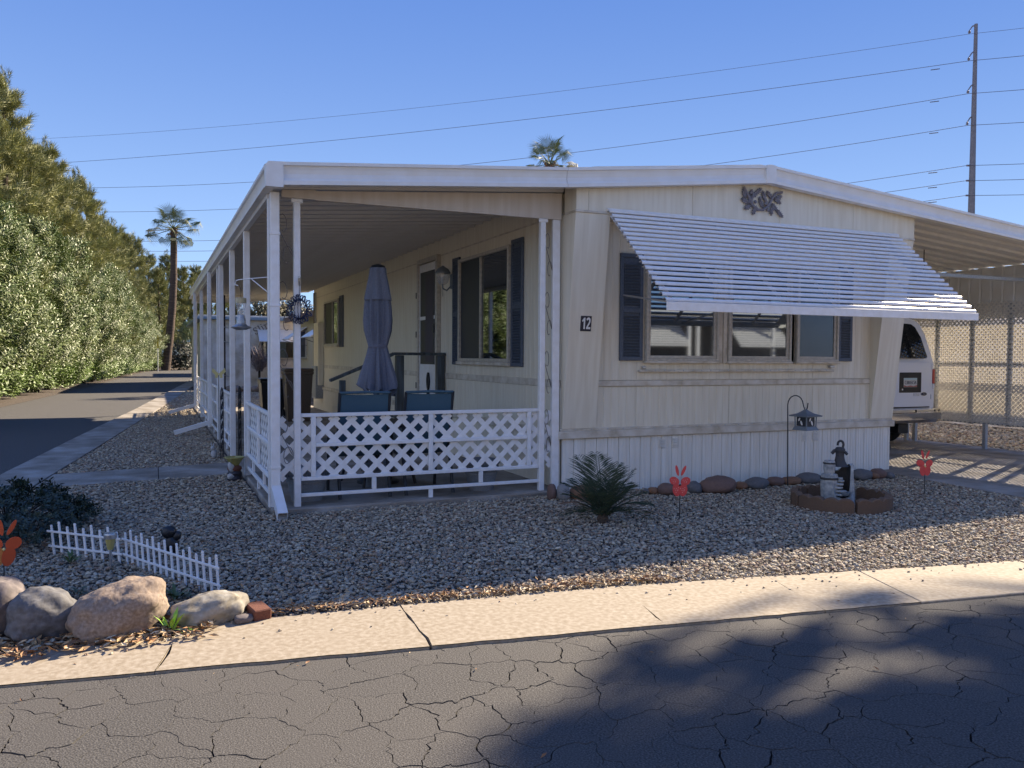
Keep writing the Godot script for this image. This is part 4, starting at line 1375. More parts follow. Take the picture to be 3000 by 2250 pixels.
func oleander(at: Vector3, r: float, h: float, mesh: Array, n: int, label: String) -> void:
	var t := thing("oleander_shrub", label, "shrub", at, "tall oleander hedge along the side street")
	var st := mb()
	for k in 6:
		var a := rr(0, TAU)
		var q := v3(cos(a) * r * 0.5, h * rr(0.45, 0.7), sin(a) * r * 0.5)
		st.tube([at + v3(cos(a) * 0.2, 0, sin(a) * 0.2), at + q * 0.5 + v3(0, 0.2, 0), at + q], [0.05, 0.035, 0.015], 6)
	part(t, "stem", st, M.bark)
	var xf := [[], []]
	var cl := [[], []]
	for i in n:
		# shoots stand in plumes: mass near the skin of the bush
		var a := rr(0, TAU)
		var y := pow(R.randf(), 0.8)
		var prof := pow(sin(PI * clampf(0.10 + 0.84 * y, 0, 1)), 0.55)
		var lump := 1.0 + 0.6 * NZ.get_noise_3d(at.z * 9 + cos(a) * 70, y * 130, at.x * 9 + sin(a) * 70)
		var rad := r * prof * lump * pow(rr(0.35, 1.0), 0.35)
		var p := v3(cos(a) * rad, 0.05 + y * h * (0.92 + 0.13 * lump), sin(a) * rad)
		if NZ.get_noise_3d(p.x * 55 + at.z * 30, p.y * 40, p.z * 55) < -0.20: continue
		var d := v3(cos(a) * 0.75, 0.7 + y * 0.5, sin(a) * 0.75) + v3(rr(-0.5, 0.5), rr(-0.3, 0.5), rr(-0.5, 0.5))
		var k := i % 2
		xf[k].append(Transform3D(aim(d, rr(0, TAU), rr(0.8, 1.5)), p))
		var g := rr(0.7, 1.25)
		var c: Color = Color(0.105, 0.148, 0.038) if R.randf() > 0.3 else Color(0.185, 0.215, 0.07)
		if y < 0.14: c = Color(0.13, 0.20, 0.035)
		cl[k].append(Color(c.r * g, c.g * g, c.b * g))
	for k in 2: scatter(t, "foliage", mesh[k], M.oleander, xf[k], cl[k])

func pine(at: Vector3, h: float, r: float, mesh: Array, n: int, label: String, warm: float) -> void:
	var t := thing("pine_tree", label, "tree", at, "row of pines behind the oleanders")
	var tr := mb()
	tr.tube([at, at + v3(0.1, h * 0.4, 0.05), at + v3(0, h * 0.97, 0)], [0.26, 0.16, 0.03], 8)
	var xf := [[], []]
	var cl := [[], []]
	# boughs: each carries its own plumes
	var nb := int(h * 4.0)
	for b in nb:
		var y := 0.12 + 0.88 * (b + rr(0.0, 0.9)) / nb
		var a := b * 2.39 + rr(-0.4, 0.4)
		var reach := r * pow(1.0 - y * 0.97, 0.55) * rr(0.45, 1.3)
		var o := at + v3(0, y * h * 0.97, 0)
		var dirv := v3(cos(a), 0.25 + 0.5 * y, sin(a)).normalized()
		if b % 3 == 0: tr.tube([o, o + dirv * reach * 0.8], [0.035, 0.012], 5)
		var per := maxi(6, int(float(n) / nb * (0.45 + reach / r)))
		for i in per:
			var s := pow(rr(0.12, 1.0), 0.6)
			var p := o + dirv * reach * s + v3(rr(-1, 1), rr(-0.7, 0.9), rr(-1, 1)) * (0.14 + 0.13 * reach)
			var d := dirv + v3(rr(-0.6, 0.6), rr(0.0, 1.0), rr(-0.6, 0.6))
			var k := i % 2
			xf[k].append(Transform3D(aim(d, rr(0, TAU), rr(0.75, 1.5)), p - at))
			var g := rr(0.65, 1.25)
			var c := Color(0.270, 0.270, 0.085).lerp(Color(0.14, 0.175, 0.062), clampf(rr(-0.3, 0.9) - warm, 0, 1))
			cl[k].append(Color(c.r * g, c.g * g, c.b * g))
	# leader
	for i in 40:
		xf[i % 2].append(Transform3D(aim(v3(rr(-0.5, 0.5), 1, rr(-0.5, 0.5)), rr(0, TAU), rr(0.6, 1.0)), v3(rr(-0.25, 0.25), h * rr(0.90, 1.03), rr(-0.25, 0.25))))
		cl[i % 2].append(Color(0.14, 0.16, 0.075))
	part(t, "trunk", tr, M.bark)
	for k in 2: scatter(t, "crown", mesh[k], M.pine, xf[k], cl[k])

func broad_tree(called: String, label: String, at: Vector3, lumps: Array, trunk: float, mesh: Mesh, per: float, c0: Color, c1: Color, fork := Vector3.ZERO) -> void:
	var t := thing(called, label, "tree", at)
	var tr := mb()
	var f := fork if fork != Vector3.ZERO else at + v3(0, 2.0, 0)
	tr.tube([at, at.lerp(f, 0.5) + v3(0.08, 0, 0.05), f], [trunk, trunk * 0.8, trunk * 0.7], 10)
	var xf := []
	var cl := []
	for l in lumps:
		var c: Vector3 = l[0]
		var r: Vector3 = l[1]
		tr.tube([f, f.lerp(c, 0.55) + v3(rr(-0.2, 0.2), 0.25, rr(-0.2, 0.2)), c], [trunk * 0.5, trunk * 0.28, 0.02], 6)
		var n := int(per * r.x * r.y * r.z)
		for i in n:
			var u := v3(R.randfn(), R.randfn(), R.randfn()).normalized() * pow(R.randf(), 0.40)
			var p := c + u * r * (1.0 + 0.3 * NZ.get_noise_3dv(c * 11 + u * 60))
			if NZ.get_noise_3dv(p * 52) < -0.16: continue
			xf.append(Transform3D(aim(u + v3(0, 0.4, 0) + v3(rr(-0.5, 0.5), rr(-0.5, 0.5), rr(-0.5, 0.5)), rr(0, TAU), rr(0.8, 1.4)), p - at))
			var g := rr(0.65, 1.25)
			var cc := c0.lerp(c1, R.randf())
			cl.append(Color(cc.r * g, cc.g * g, cc.b * g))
	part(t, "trunk", tr, M.bark)
	scatter(t, "crown", mesh, M.leaf, xf, cl)

func fan_frond(n: int, blade: float, stalk: float, droop: float) -> ArrayMesh:
	# a palmate leaf: stalk along +y, pleated blades fanning from its end
	var b := mb()
	b.use_c = true
	b.col = Color(1.0, 0.95, 0.7)
	b.tube([Vector3.ZERO, v3(0, stalk * 0.5, 0), v3(0, stalk, 0)], [0.03, 0.022, 0.014], 5)
	for i in n:
		var a := lerpf(-1.85, 1.85, i / float(n - 1))
		var d := v3(sin(a), cos(a), 0)
		var s := v3(cos(a), -sin(a), 0) * blade * 0.026
		var ln := blade * (0.78 + 0.22 * cos(a * 0.8)) * (1.0 + 0.07 * sin(i * 5.1))
		var o := v3(0, stalk, 0)
		var m := o + d * ln * 0.55 + v3(0, 0, 0.10 * ln)
		var e := o + d * ln + v3(0, 0, -0.10 * ln) + v3(0, -droop * ln * 0.5, -droop * ln * 0.5)
		var g := 0.85 + 0.3 * absf(sin(i * 2.7))
		b.col = Color(g, g, g)
		b.tri(o, m - s, m + v3(0, 0, 0.02)); b.tri(o, m + v3(0, 0, 0.02), m + s)
		b.tri(m - s, e, m + v3(0, 0, 0.02)); b.tri(m + v3(0, 0, 0.02), e, m + s)
	return b.mesh()

func fan_palm(at: Vector3, top: Vector3, r0: float, r1: float, size: float, label: String, seed_: int, nf: int) -> void:
	var t := thing("fan_palm", label, "palm tree", at)
	var pts := []
	var rad := []
	for k in 15:
		var s := k / 14.0
		pts.append(at.lerp(top, s) + v3(0.35 * sin(s * PI) * (top.x - at.x), 0, 0))
		rad.append(lerpf(r0, r1, pow(s, 0.7)) * (1.0 + 0.05 * sin(k * 2.3)))
	part(t, "trunk", mb().tube(pts, rad, 12), M.palm_bark)
	# stubs of old leaf bases below the crown
	for k in 14:
		var a := k * 2.4
		var o := top + v3(cos(a) * r1 * 0.7, -0.75 + 0.05 * k, sin(a) * r1 * 0.7)
		part(t, "leaf_base", mb().beam(o, o + v3(cos(a) * 0.22, 0.32, sin(a) * 0.22), 0.10, 0.04), M.palm_boot)
	var rng := RandomNumberGenerator.new()
	rng.seed = seed_
	var meshes := [fan_frond(24, 0.85, 0.9, 0.05), fan_frond(24, 0.85, 1.1, 0.6), fan_frond(22, 0.85, 1.1, 1.1)]
	var mats := []
	for c in [Color(0.10, 0.13, 0.045), Color(0.075, 0.10, 0.04), Color(0.22, 0.19, 0.09)]:
		var m: StandardMaterial3D = M.frond.duplicate()
		m.albedo_color = c.linear_to_srgb()
		mats.append(m)
	for k in nf:
		var s := k / float(nf)
		var a := k * 2.399 + rng.randf_range(-0.2, 0.2)
		var el := lerpf(1.45, -0.9, pow(s, 0.75)) + rng.randf_range(-0.15, 0.15)
		var d := v3(cos(a) * cos(el), sin(el), sin(a) * cos(el))
		var side := d.cross(Vector3.UP).normalized()
		var bs := Basis(side, d, side.cross(d)) * Basis(Vector3.UP, rng.randf_range(-0.5, 0.5))
		shared(t, "frond", meshes[0 if s < 0.35 else (1 if s < 0.75 else 2)], mats[0 if s < 0.5 else (1 if rng.randf() < 0.75 else 2)], Transform3D(bs.scaled(Vector3.ONE * size * rng.randf_range(0.85, 1.1)), top))

func build_trees() -> void:
	var sp := [sprig(15, 0.17, 0.030, 0.30, 0.12, 1), sprig(13, 0.20, 0.034, 0.34, 0.18, 2)]
	var d := 19.0
	var i := 0
	while d < 83.0:
		var x := -5.35 + 0.085 * (d - 27.0) + rr(-0.25, 0.25)
		var r := rr(1.25, 1.65)
		oleander(v3(x, -0.04, -d), r, rr(5.2, 6.4) if d < 60 else rr(4.2, 5.0), sp, 3000 if d < 45 else 1900, "oleander shrub in the tall leafy hedge beside the side street")
		d += rr(2.3, 2.9)
		i += 1
	for e in [[-1.4, -86.5], [3.9, -88.0], [6.2, -89.0], [-3.2, -84.5], [8.4, -90.0]]:
		oleander(v3(e[0], 0, e[1]), 1.7, 4.2, sp, 1500, "oleander shrub closing the end of the side street")
	var tf := [tuft(30, 0.24, 0.020, 3), tuft(26, 0.28, 0.021, 4)]
	for e in [[34.0, 12.0], [39.5, 12.6], [43.5, 10.8], [47.6, 11.8], [52.0, 11.0], [55.8, 12.0], [59.5, 11.9], [65.0, 10.8], [71.0, 11.4], [77.0, 11.6], [86.0, 12.2]]:
		pine(v3(-6.6 + 0.085 * (e[0] - 27.0), 0, -e[0]), e[1], 2.7, tf, 2600 if e[0] < 50 else 1700, "olive green pine standing behind the oleander hedge", 0.35)
	for e in [[-0.4, -104.0, 12.8], [1.6, -108.0, 13.4], [3.4, -106.0, 11.6], [5.0, -110.0, 12.2], [-2.5, -98.0, 12.8], [6.6, -107.0, 9.6], [0.6, -99.0, 10.5], [9.0, -112.0, 8.6]]:
		pine(v3(e[0], 0, e[1]), e[2], 3.2, tf, 2200, "pine in the clump closing off the side street", 0.1)
	# a dark round clipped bush at the foot of the palm, and low growth at the street's end
	var sm := sprig(14, 0.16, 0.05, 0.22, 0.1, 8)
	broad_tree("broadleaf_tree", "round-headed tree over the roof of the white house", v3(8.2, 0, -64), [[v3(7.4, 4.5, -63), v3(1.9, 1.4, 1.8)], [v3(9.6, 4.2, -64), v3(1.8, 1.5, 1.8)], [v3(6.0, 3.9, -63.5), v3(1.3, 1.1, 1.3)], [v3(11.5, 3.8, -64), v3(1.5, 1.4, 1.6)]], 0.18, sm, 240.0, Color(0.075, 0.085, 0.045), Color(0.17, 0.13, 0.05))
	broad_tree("clipped_bush", "dark rounded bush at the foot of the tall palm", v3(0.9, 0, -84.5), [[v3(-0.3, 1.3, -84.5), v3(1.5, 1.5, 1.2)], [v3(2.3, 1.2, -84.6), v3(1.3, 1.4, 1.2)]], 0.08, sm, 330.0, Color(0.012, 0.020, 0.014), Color(0.02, 0.03, 0.02), v3(0.9, 0.5, -84.5))
	# bare twiggy bush against the white wall
	var tw := mb()
	tw.use_c = true
	for k in 240:
		var a := rr(0, TAU)
		var el := rr(0.25, 1.5)
		var ln := rr(0.6, 1.05)
		var o := v3(4.25, 0.75, -37.2) + v3(rr(-0.15, 0.15), rr(0, 0.3), rr(-0.15, 0.15))
		var dv := v3(cos(a) * cos(el), sin(el), sin(a) * cos(el))
		tw.col = Color(0.32, 0.26, 0.25) * rr(0.7, 1.2)
		var m := o + dv * ln * 0.6 + v3(rr(-0.1, 0.1), rr(-0.05, 0.1), rr(-0.1, 0.1))
		tw.tube([o, m, m + (dv + v3(rr(-0.5, 0.5), rr(-0.3, 0.3), rr(-0.5, 0.5))) * ln * 0.45], [0.010, 0.007, 0.003], 3, false)
	var db := thing("bare_bush", "bare pinkish twiggy bush against the white wall", "bush", v3(4.25, 0, -37.2))
	part(db, "trunk", mb().tube([v3(4.25, 0, -37.2), v3(4.25, 0.85, -37.2)], [0.06, 0.05], 7), M.bark)
	part(db, "twigs", tw, M.twig).set_meta("kind", "stuff")
	fan_palm(v3(1.05, 0, -82.5), v3(1.85, 13.1, -82.6), 0.42, 0.27, 1.5, "tall slender fan palm at the end of the side street", 3, 22)
	fan_palm(v3(20.1, 0, -40.8), v3(20.07, 12.05, -40.75), 0.4, 0.27, 0.95, "fan palm whose crown shows just above the home's roof", 9, 24)
	# the tree up-sun of the street, out of frame on the right, whose shade lies on the asphalt
	var lumps := []
	var shm := sprig(14, 0.19, 0.075, 0.24, 0.1, 18)
	# shade spots on the ground (x, z, radius) and the height of the foliage that throws each
	for e in [[2.05, -2.55, 0.75, 10.2], [2.75, -3.45, 0.45, 10.8], [2.6, -1.7, 0.9, 10.4], [3.6, -2.95, 0.40, 11.2], [3.75, -3.4, 0.38, 11.0], [4.4, -2.85, 0.5, 11.6], [3.35, -2.15, 0.65, 10.9], [4.3, -2.2, 0.7, 11.8], [5.2, -2.5, 0.6, 12.0], [5.6, -1.8, 0.9, 12.4], [3.3, -0.8, 1.0, 10.8], [5.0, -0.7, 1.2, 11.8], [6.8, -1.3, 1.0, 12.4], [4.66, -3.95, 0.16, 11.5], [4.98, -3.86, 0.15, 11.6], [3.98, -4.08, 0.22, 11.2], [3.38, -3.98, 0.14, 11.0], [1.5, -1.9, 0.7, 10.0]]:
		var g: Vector3 = v3(e[0], 0, e[1]) - SUN_FALL * e[3]
		lumps.append([g, v3(e[2], e[2] * 0.75, e[2]) * (0.72 if e[1] < -2.8 else 0.84)])
	broad_tree("shade_tree", "spreading broadleaf tree beside the street that shades the asphalt", v3(20.3, 0, -6.0), lumps, 0.28, shm, 850.0, Color(0.05, 0.075, 0.03), Color(0.09, 0.11, 0.04), v3(20.0, 7.0, -6.3))

# ---------------------------------------------------------------- power line
func build_power() -> void:
	var bases := [v3(55.2, 0, -42.0), v3(-21.3, 0, -113.0), v3(77.0, 0, -7.0)]
	var hs := [25.2, 23.26, 20.89, 18.59, 15.67, 14.57, 13.49]
	var hb := [25.6, 22.6, 20.66, 18.16, 15.1, 14.1, 13.1]
	var sag := [1.4, 1.15, 2.4, 2.55, 2.6, 2.6, 2.6]
	var away := v3(-0.88, 0, -0.47)
	var labels := ["tall grey steel utility pole rising behind the carport roof", "utility pole hidden behind the pines on the left", "utility pole out of view on the right"]
	for k in 3:
		var b: Vector3 = bases[k]
		var t := thing("utility_pole", labels[k], "utility pole", b)
		part(t, "shaft", mb().tube([b, b + v3(0, 12, 0), b + v3(0, 25.9, 0)], [0.34, 0.24, 0.12], 14), M.pole_steel)
		for i in 7:
			var y: float = hs[i]
			var off: float = 0.45 if i < 4 else 0.2
			if i < 4:
				part(t, "bracket_arm", mb().tube([b + v3(0, y + (0.75 if i > 0 else 0.62), 0), b + away * 0.25 + v3(0, y + 0.55, 0), b + away * off + v3(0, y + 0.25, 0)], [0.06, 0.05, 0.035], 6), M.pole_steel)
				part(t, "insulator", mb().lathe([v2(0.02, 0), v2(0.10, 0.04), v2(0.10, 0.08), v2(0.03, 0.10), v2(0.09, 0.14), v2(0.09, 0.17), v2(0.02, 0.22)], b + away * off + v3(0, y + 0.03, 0), 8), M.insulator)
			else:
				part(t, "insulator", mb().tube([b, b + away * 0.42 + v3(0, 0.0, 0)].map(func(p): return p + v3(0, y, 0)), 0.07, 6), M.insulator)
	for i in 7:
		for seg in 2:
			var a: Vector3 = bases[0] + away * 0.44 + v3(0, hs[i], 0)
			var c: Vector3 = bases[1 + seg] + away * 0.44 + v3(0, hb[i] if seg == 0 else hs[i] - 0.5, 0)
			var pts := []
			for k in 33:
				var s := k / 32.0
				pts.append(a.lerp(c, s) + Vector3.DOWN * (4.0 * (sag[i] if seg == 0 else 0.9) * s * (1 - s)))
			var cable := single("power_line", "%s power line from the utility pole's top, %s" % [["first", "second", "third", "fourth", "fifth", "sixth", "seventh"][i], "crossing above the home" if seg == 0 else "running on beyond the pole"], "power line", mb().tube(pts, 0.020 if i > 0 else 0.014, 5), M.wire, "overhead power lines", a)
			if i > 0 and seg == 0:
				var u := (c - a).normalized()
				part(cable, "damper", mb().tube([a + u * 1.9 + v3(0, -0.35, 0), a + u * 2.5 + v3(0, -0.37, 0)], 0.035, 5), M.wire)
	# sports-field floodlight far away
	var fp := v3(5.23, 0, -129.0)
	var ft := thing("floodlight_pole", "distant pole with a bar of floodlights beyond the trees", "light pole", fp)
	part(ft, "shaft", mb().tube([fp, fp + v3(0, 13.0, 0)], [0.16, 0.09], 8), M.pole_steel)
	part(ft, "crossbar", mb().beam(fp + v3(-1.5, 13.0, 0), fp + v3(1.4, 13.15, 0), 0.08, 0.08), M.pole_steel)
	for x in [-1.5, -0.85, 0.1, 0.75, 1.4]: part(ft, "lamp", mb().blob(fp + v3(x, 13.05, 0.15), v3(0.26, 0.2, 0.24), Basis(), NZ, 0.0, 6, 8), M.iron)
	# sign post near the palm
	var sp := v3(0.39, 0, -76.5)
	var st := thing("street_sign", "thin post with a narrow yellow marker near the palm", "sign post", sp)
	part(st, "post", mb().tube([sp, sp + v3(0, 2.6, 0)], 0.035, 6), M.white)
	part(st, "marker", mb().span(0.33, 0.45, 2.0, 3.1, -76.47, -76.44), M.yellow_sign)

# ---------------------------------------------------------------- railings
func railing(label: String, o: Vector3, u: Vector3, length: float, stiles: Array, spacers: Array, legs: Array, lat: Array) -> void:
	# o: slab level at the start; u: along the rail; lat: [start, end] spans of lattice, behind the rails
	var t := thing("patio_railing", label, "railing", o, "white lattice railings round the patio")
	var out := u.cross(Vector3.UP)
	var bar := func(called: String, s0: float, s1: float, y0: float, y1: float, off := 0.0, d := 0.034) -> void:
		part(t, called, mb().box(o + u * ((s0 + s1) * 0.5) + Vector3.UP * ((y0 + y1) * 0.5) + out * off, v3(s1 - s0, y1 - y0, d), Basis(u, Vector3.UP, out), 0.004), M.white)
	bar.call("top_rail", 0.0, length, 0.862, 0.898)
	bar.call("lower_rail", 0.0, length, 0.245, 0.280)
	bar.call("bottom_rail", 0.0, length, 0.088, 0.122)
	for i in stiles.size() - 1: bar.call("mid_rail", stiles[i] + 0.024, stiles[i + 1] - 0.024, 0.570, 0.605, 0.0, 0.032)
	for s in stiles: bar.call("stile", s - 0.022, s + 0.022, 0.281, 0.861, 0.001, 0.032)
	for s in spacers: bar.call("spacer", s - 0.022, s + 0.022, 0.123, 0.244, 0.0, 0.032)
	for s in legs: bar.call("leg", s - 0.022, s + 0.022, 0.0, 0.087, 0.0, 0.032)
	for e in lat:
		var w: float = e[1] - e[0]
		var h := 0.60
		var y0 := 0.255
		for q in lattice_strips(w, h, 0.122, 0.05):
			var off: float = -0.026 + 0.003 * q[2]
			var a: Vector3 = o + u * (e[0] + q[0].x) + Vector3.UP * (y0 + q[0].y) + out * off
			var b: Vector3 = o + u * (e[0] + q[1].x) + Vector3.UP * (y0 + q[1].y) + out * off
			part(t, "lattice_strip", mb().beam(a, b, 0.053, 0.0055, out), M.lattice)

func build_railings() -> void:
	railing("white lattice railing across the front of the patio below the header", v3(1.303, 0.035, -8.05), Vector3.RIGHT, 2.543, [0.12, 1.315, 2.43], [0.72, 1.87], [1.315], [[-0.20, 1.315], [1.315, 2.72]])
	railing("white lattice railing on the patio's side between corner and path", v3(1.045, 0.035, -10.335), Vector3.BACK, 2.17, [0.06, 1.10, 2.10], [0.6, 1.6], [1.10], [[0.02, 1.10], [1.10, 2.15]])
	railing("white lattice railing on the patio's side just past the garden path", v3(1.045, 0.035, -14.38), Vector3.BACK, 1.97, [0.06, 1.0, 1.90], [0.5, 1.4], [1.0], [[0.02, 1.95]])
	railing("white lattice railing along the patio's side at its far end", v3(1.045, 0.035, -23.25), Vector3.BACK, 8.2, [0.06, 1.4, 2.8, 4.2, 5.6, 7.0, 8.14], [0.7, 2.1, 3.5, 4.9, 6.3], [1.4, 4.2, 7.0], [[0.02, 4.1], [4.1, 8.18]])

# ---------------------------------------------------------------- patio
func chair(at: Vector3, label: String) -> void:
	# high-back sling chair, its back to the street
	var t := thing("patio_chair", label, "chair", at, "blue sling chairs on the patio")
	var w := 0.26
	for s in [-1, 1]:
		var x: float = at.x + s * w
		part(t, "side_frame", mb().tube([v3(x, 1.12, at.z + 0.16), v3(x, 0.75, at.z + 0.07), v3(x, 0.47, at.z - 0.02), v3(x, 0.43, at.z - 0.12), v3(x, 0.46, at.z - 0.46)], 0.016, 8), M.dark_frame)
		part(t, "leg", mb().tube([v3(x, 0.66, at.z - 0.40), v3(x, 0.45, at.z - 0.42), v3(x, 0.035, at.z - 0.47)], 0.018, 8), M.dark_frame)
		part(t, "leg", mb().tube([v3(x, 0.52, at.z), v3(x, 0.35, at.z + 0.08), v3(x, 0.035, at.z + 0.17)], 0.018, 8), M.dark_frame)
		part(t, "armrest", mb().beam(v3(x, 0.675, at.z + 0.05), v3(x, 0.675, at.z - 0.44), 0.05, 0.022, Vector3.UP, 0.008), M.dark_frame)
	var sl := mb()
	var pts := [v2(1.105, 0.155), v2(0.95, 0.125), v2(0.75, 0.075), v2(0.58, 0.03), v2(0.485, -0.03), v2(0.445, -0.12), v2(0.445, -0.3), v2(0.465, -0.45)]
	for i in pts.size() - 1:
		for j in 6:
			var q := func(k: int, f: float) -> Vector3: return v3(at.x + lerpf(-w, w, f), pts[k].x - 0.012 * sin(PI * f), at.z + pts[k].y - 0.014 * sin(PI * f))
			sl.quad(q.call(i, j / 6.0), q.call(i + 1, j / 6.0), q.call(i + 1, (j + 1) / 6.0), q.call(i, (j + 1) / 6.0))
	part(t, "sling", sl, M.sling)
	part(t, "back_rail", mb().tube([v3(at.x - w, 1.115, at.z + 0.16), v3(at.x, 1.122, at.z + 0.158), v3(at.x + w, 1.115, at.z + 0.16)], 0.014, 8), M.sling)
	part(t, "seat_rail", mb().tube([v3(at.x - w, 0.455, at.z - 0.46), v3(at.x + w, 0.455, at.z - 0.46)], 0.014, 8), M.dark_frame)

func planter(at: Vector3, r: float, h: float, label: String) -> void:
	var t := thing("planter", label, "planter", at, "grey moulded planters on the patio")
	part(t, "pot", mb().lathe([v2(0, 0), v2(r * 0.66, 0), v2(r * 0.68, h * 0.06), v2(r * 0.82, h * 0.5), v2(r * 0.86, h * 0.52), v2(r * 0.86, h * 0.56), v2(r * 0.84, h * 0.58), v2(r * 0.94, h * 0.86), v2(r, h * 0.87), v2(r, h), v2(r * 0.9, h), v2(r * 0.86, h * 0.9), v2(0, h * 0.88)], at, 28), M.planter)
	# moulded swags round the upper band
	for k in 12:
		var a := TAU * k / 12.0
		var sw := []
		for i in 7:
			var b := a + (i - 3) * 0.075
			var y := h * (0.76 - 0.09 * cos((i - 3) / 3.0 * PI * 0.5))
			sw.append(at + v3(cos(b) * r * 0.915, y, sin(b) * r * 0.915))
		part(t, "relief", mb().tube(sw, 0.009, 5), M.planter)
	part(t, "soil", mb().lathe([v2(r * 0.85, h * 0.885), v2(0, h * 0.89)], at, 20), M.soil)

func build_patio_things() -> void:
	chair(v3(1.985, 0, -8.42), "blue sling chair in front of the furled umbrella")
	chair(v3(2.675, 0, -8.42), "blue sling chair in front of the stair post and home wall")
	# table with the umbrella through it
	var tb := thing("patio_table", "round dark patio table holding the furled umbrella", "table", v3(2.37, 0.035, -9.25))
	part(tb, "tabletop", mb().lathe([v2(0, 0.70), v2(0.53, 0.70), v2(0.55, 0.71), v2(0.55, 0.725), v2(0.53, 0.735), v2(0, 0.735)], v3(2.37, 0, -9.25), 32), M.dark_frame)
	for k in 4:
		var a := TAU * k / 4.0 + 0.6
		part(tb, "leg", mb().tube([v3(2.37 + cos(a) * 0.42, 0.70, -9.25 + sin(a) * 0.42), v3(2.37 + cos(a) * 0.36, 0.4, -9.25 + sin(a) * 0.36), v3(2.37 + cos(a) * 0.45, 0.036, -9.25 + sin(a) * 0.45)], 0.018, 8), M.dark_frame)
	var ub := v3(2.37, 0.035, -9.25)
	var um := thing("patio_umbrella", "furled grey-blue patio umbrella tied with a strap", "umbrella", ub)
	part(um, "base", mb().lathe([v2(0, 0.0), v2(0.24, 0.0), v2(0.24, 0.03), v2(0.18, 0.06), v2(0.04, 0.09), v2(0.04, 0.25), v2(0, 0.25)], ub, 24), M.dark_frame)
	part(um, "pole", mb().tube([ub + v3(0, 0.1, 0), ub + v3(0, 2.46, 0)], 0.02, 10), M.dark_frame)
	# hanging cloth in deep folds: narrow at the tie, flaring at the hem
	var c := ub - v3(0, 0.035, 0)
	var cloth := mb()
	var rows := [[2.30, 0.090, 0.10], [2.22, 0.120, 0.16], [2.05, 0.135, 0.20], [1.9, 0.140, 0.22], [1.78, 0.132, 0.22], [1.68, 0.110, 0.20], [1.60, 0.095, 0.16], [1.50, 0.112, 0.22], [1.40, 0.135, 0.26], [1.28, 0.165, 0.28], [1.18, 0.185, 0.30], [1.10, 0.190, 0.32]]
	var cols := 64
	var P := []
	for i in rows.size():
		var ring := []
		for k in cols:
			var a := TAU * k / cols
			var fold := sin(a * 8.0 + 0.9 * sin(a * 3.0) + i * 0.10)
			var f: float = rows[i][1] * (1.0 + rows[i][2] * (absf(fold) * 2.0 - 1.0) * signf(fold + 0.3))
			var y: float = rows[i][0]
			if i == rows.size() - 1: y += 0.05 * sin(a * 8.0 + 1.0) - 0.03 * cos(a - 1.0)
			ring.append(c + v3(cos(a) * f, y, sin(a) * f))
		P.append(ring)
	for i in rows.size() - 1:
		for k in cols:
			var k2 := (k + 1) % cols
			var n0: Vector3 = (P[i][k2] - P[i][(k + cols - 1) % cols]).cross(P[mini(i + 1, rows.size() - 1)][k] - P[maxi(i - 1, 0)][k]).normalized()
			var n1: Vector3 = (P[i][(k2 + 1) % cols] - P[i][k]).cross(P[mini(i + 1, rows.size() - 1)][k2] - P[maxi(i - 1, 0)][k2]).normalized()
			var i2 := i + 1
			var n2: Vector3 = (P[i2][k2] - P[i2][(k + cols - 1) % cols]).cross(P[mini(i2 + 1, rows.size() - 1)][k] - P[i2 - 1][k]).normalized()
			var n3: Vector3 = (P[i2][(k2 + 1) % cols] - P[i2][k]).cross(P[mini(i2 + 1, rows.size() - 1)][k2] - P[i2 - 1][k2]).normalized()
			cloth.stri(P[i][k], P[i][k2], P[i2][k2], n0, n1, n3)
			cloth.stri(P[i][k], P[i2][k2], P[i2][k], n0, n3, n2)
	part(um, "canopy", cloth, M.canopy)
	# vented cap over the top
	part(um, "cap", mb().lathe([v2(0.155, 2.13), v2(0.150, 2.16), v2(0.125, 2.28), v2(0.095, 2.42), v2(0.085, 2.50), v2(0.0, 2.515)], c, 40, Basis(), 0.12, 6), M.canopy)
	part(um, "finial", mb().lathe([v2(0.085, 2.505), v2(0.075, 2.525), v2(0.03, 2.54), v2(0, 2.545)], c, 16), M.dark_frame)
	part(um, "tie", mb().lathe([v2(0.104, 1.585), v2(0.108, 1.60), v2(0.104, 1.63)], c, 24), M.canopy_dark)
	planter(v3(1.42, 0.035, -8.40), 0.235, 0.36, "grey moulded planter tucked behind the corner of the railing")
	planter(v3(3.30, 0.035, -8.36), 0.205, 0.33, "grey moulded planter near the home wall behind the railing")
	planter(v3(2.30, 0.035, -8.98), 0.20, 0.28, "grey moulded planter on the floor between the two chairs")
	# steps up to the door with a blue-grey handrail
	var st := thing("porch_steps", "blue-grey wooden steps and handrail leading up to the side door", "steps", v3(3.4, 0.035, -12.6))
	for k in 6: part(st, "landing_board", mb().span(3.36, 4.10, 0.545, 0.58, -13.30 + k * 0.215, -13.30 + k * 0.215 + 0.205, 0.004), M.blue_paint)
	for k in 3:
		var x := 3.30 - k * 0.29
		part(st, "tread", mb().span(x - 0.28, x + 0.02, 0.545 - 0.14 * (k + 1), 0.58 - 0.14 * (k + 1), -13.28, -12.03, 0.004), M.blue_paint)
		part(st, "riser", mb().span(x + 0.024, x + 0.045, 0.036, 0.543 - 0.14 * k, -13.26, -12.05), M.blue_paint)
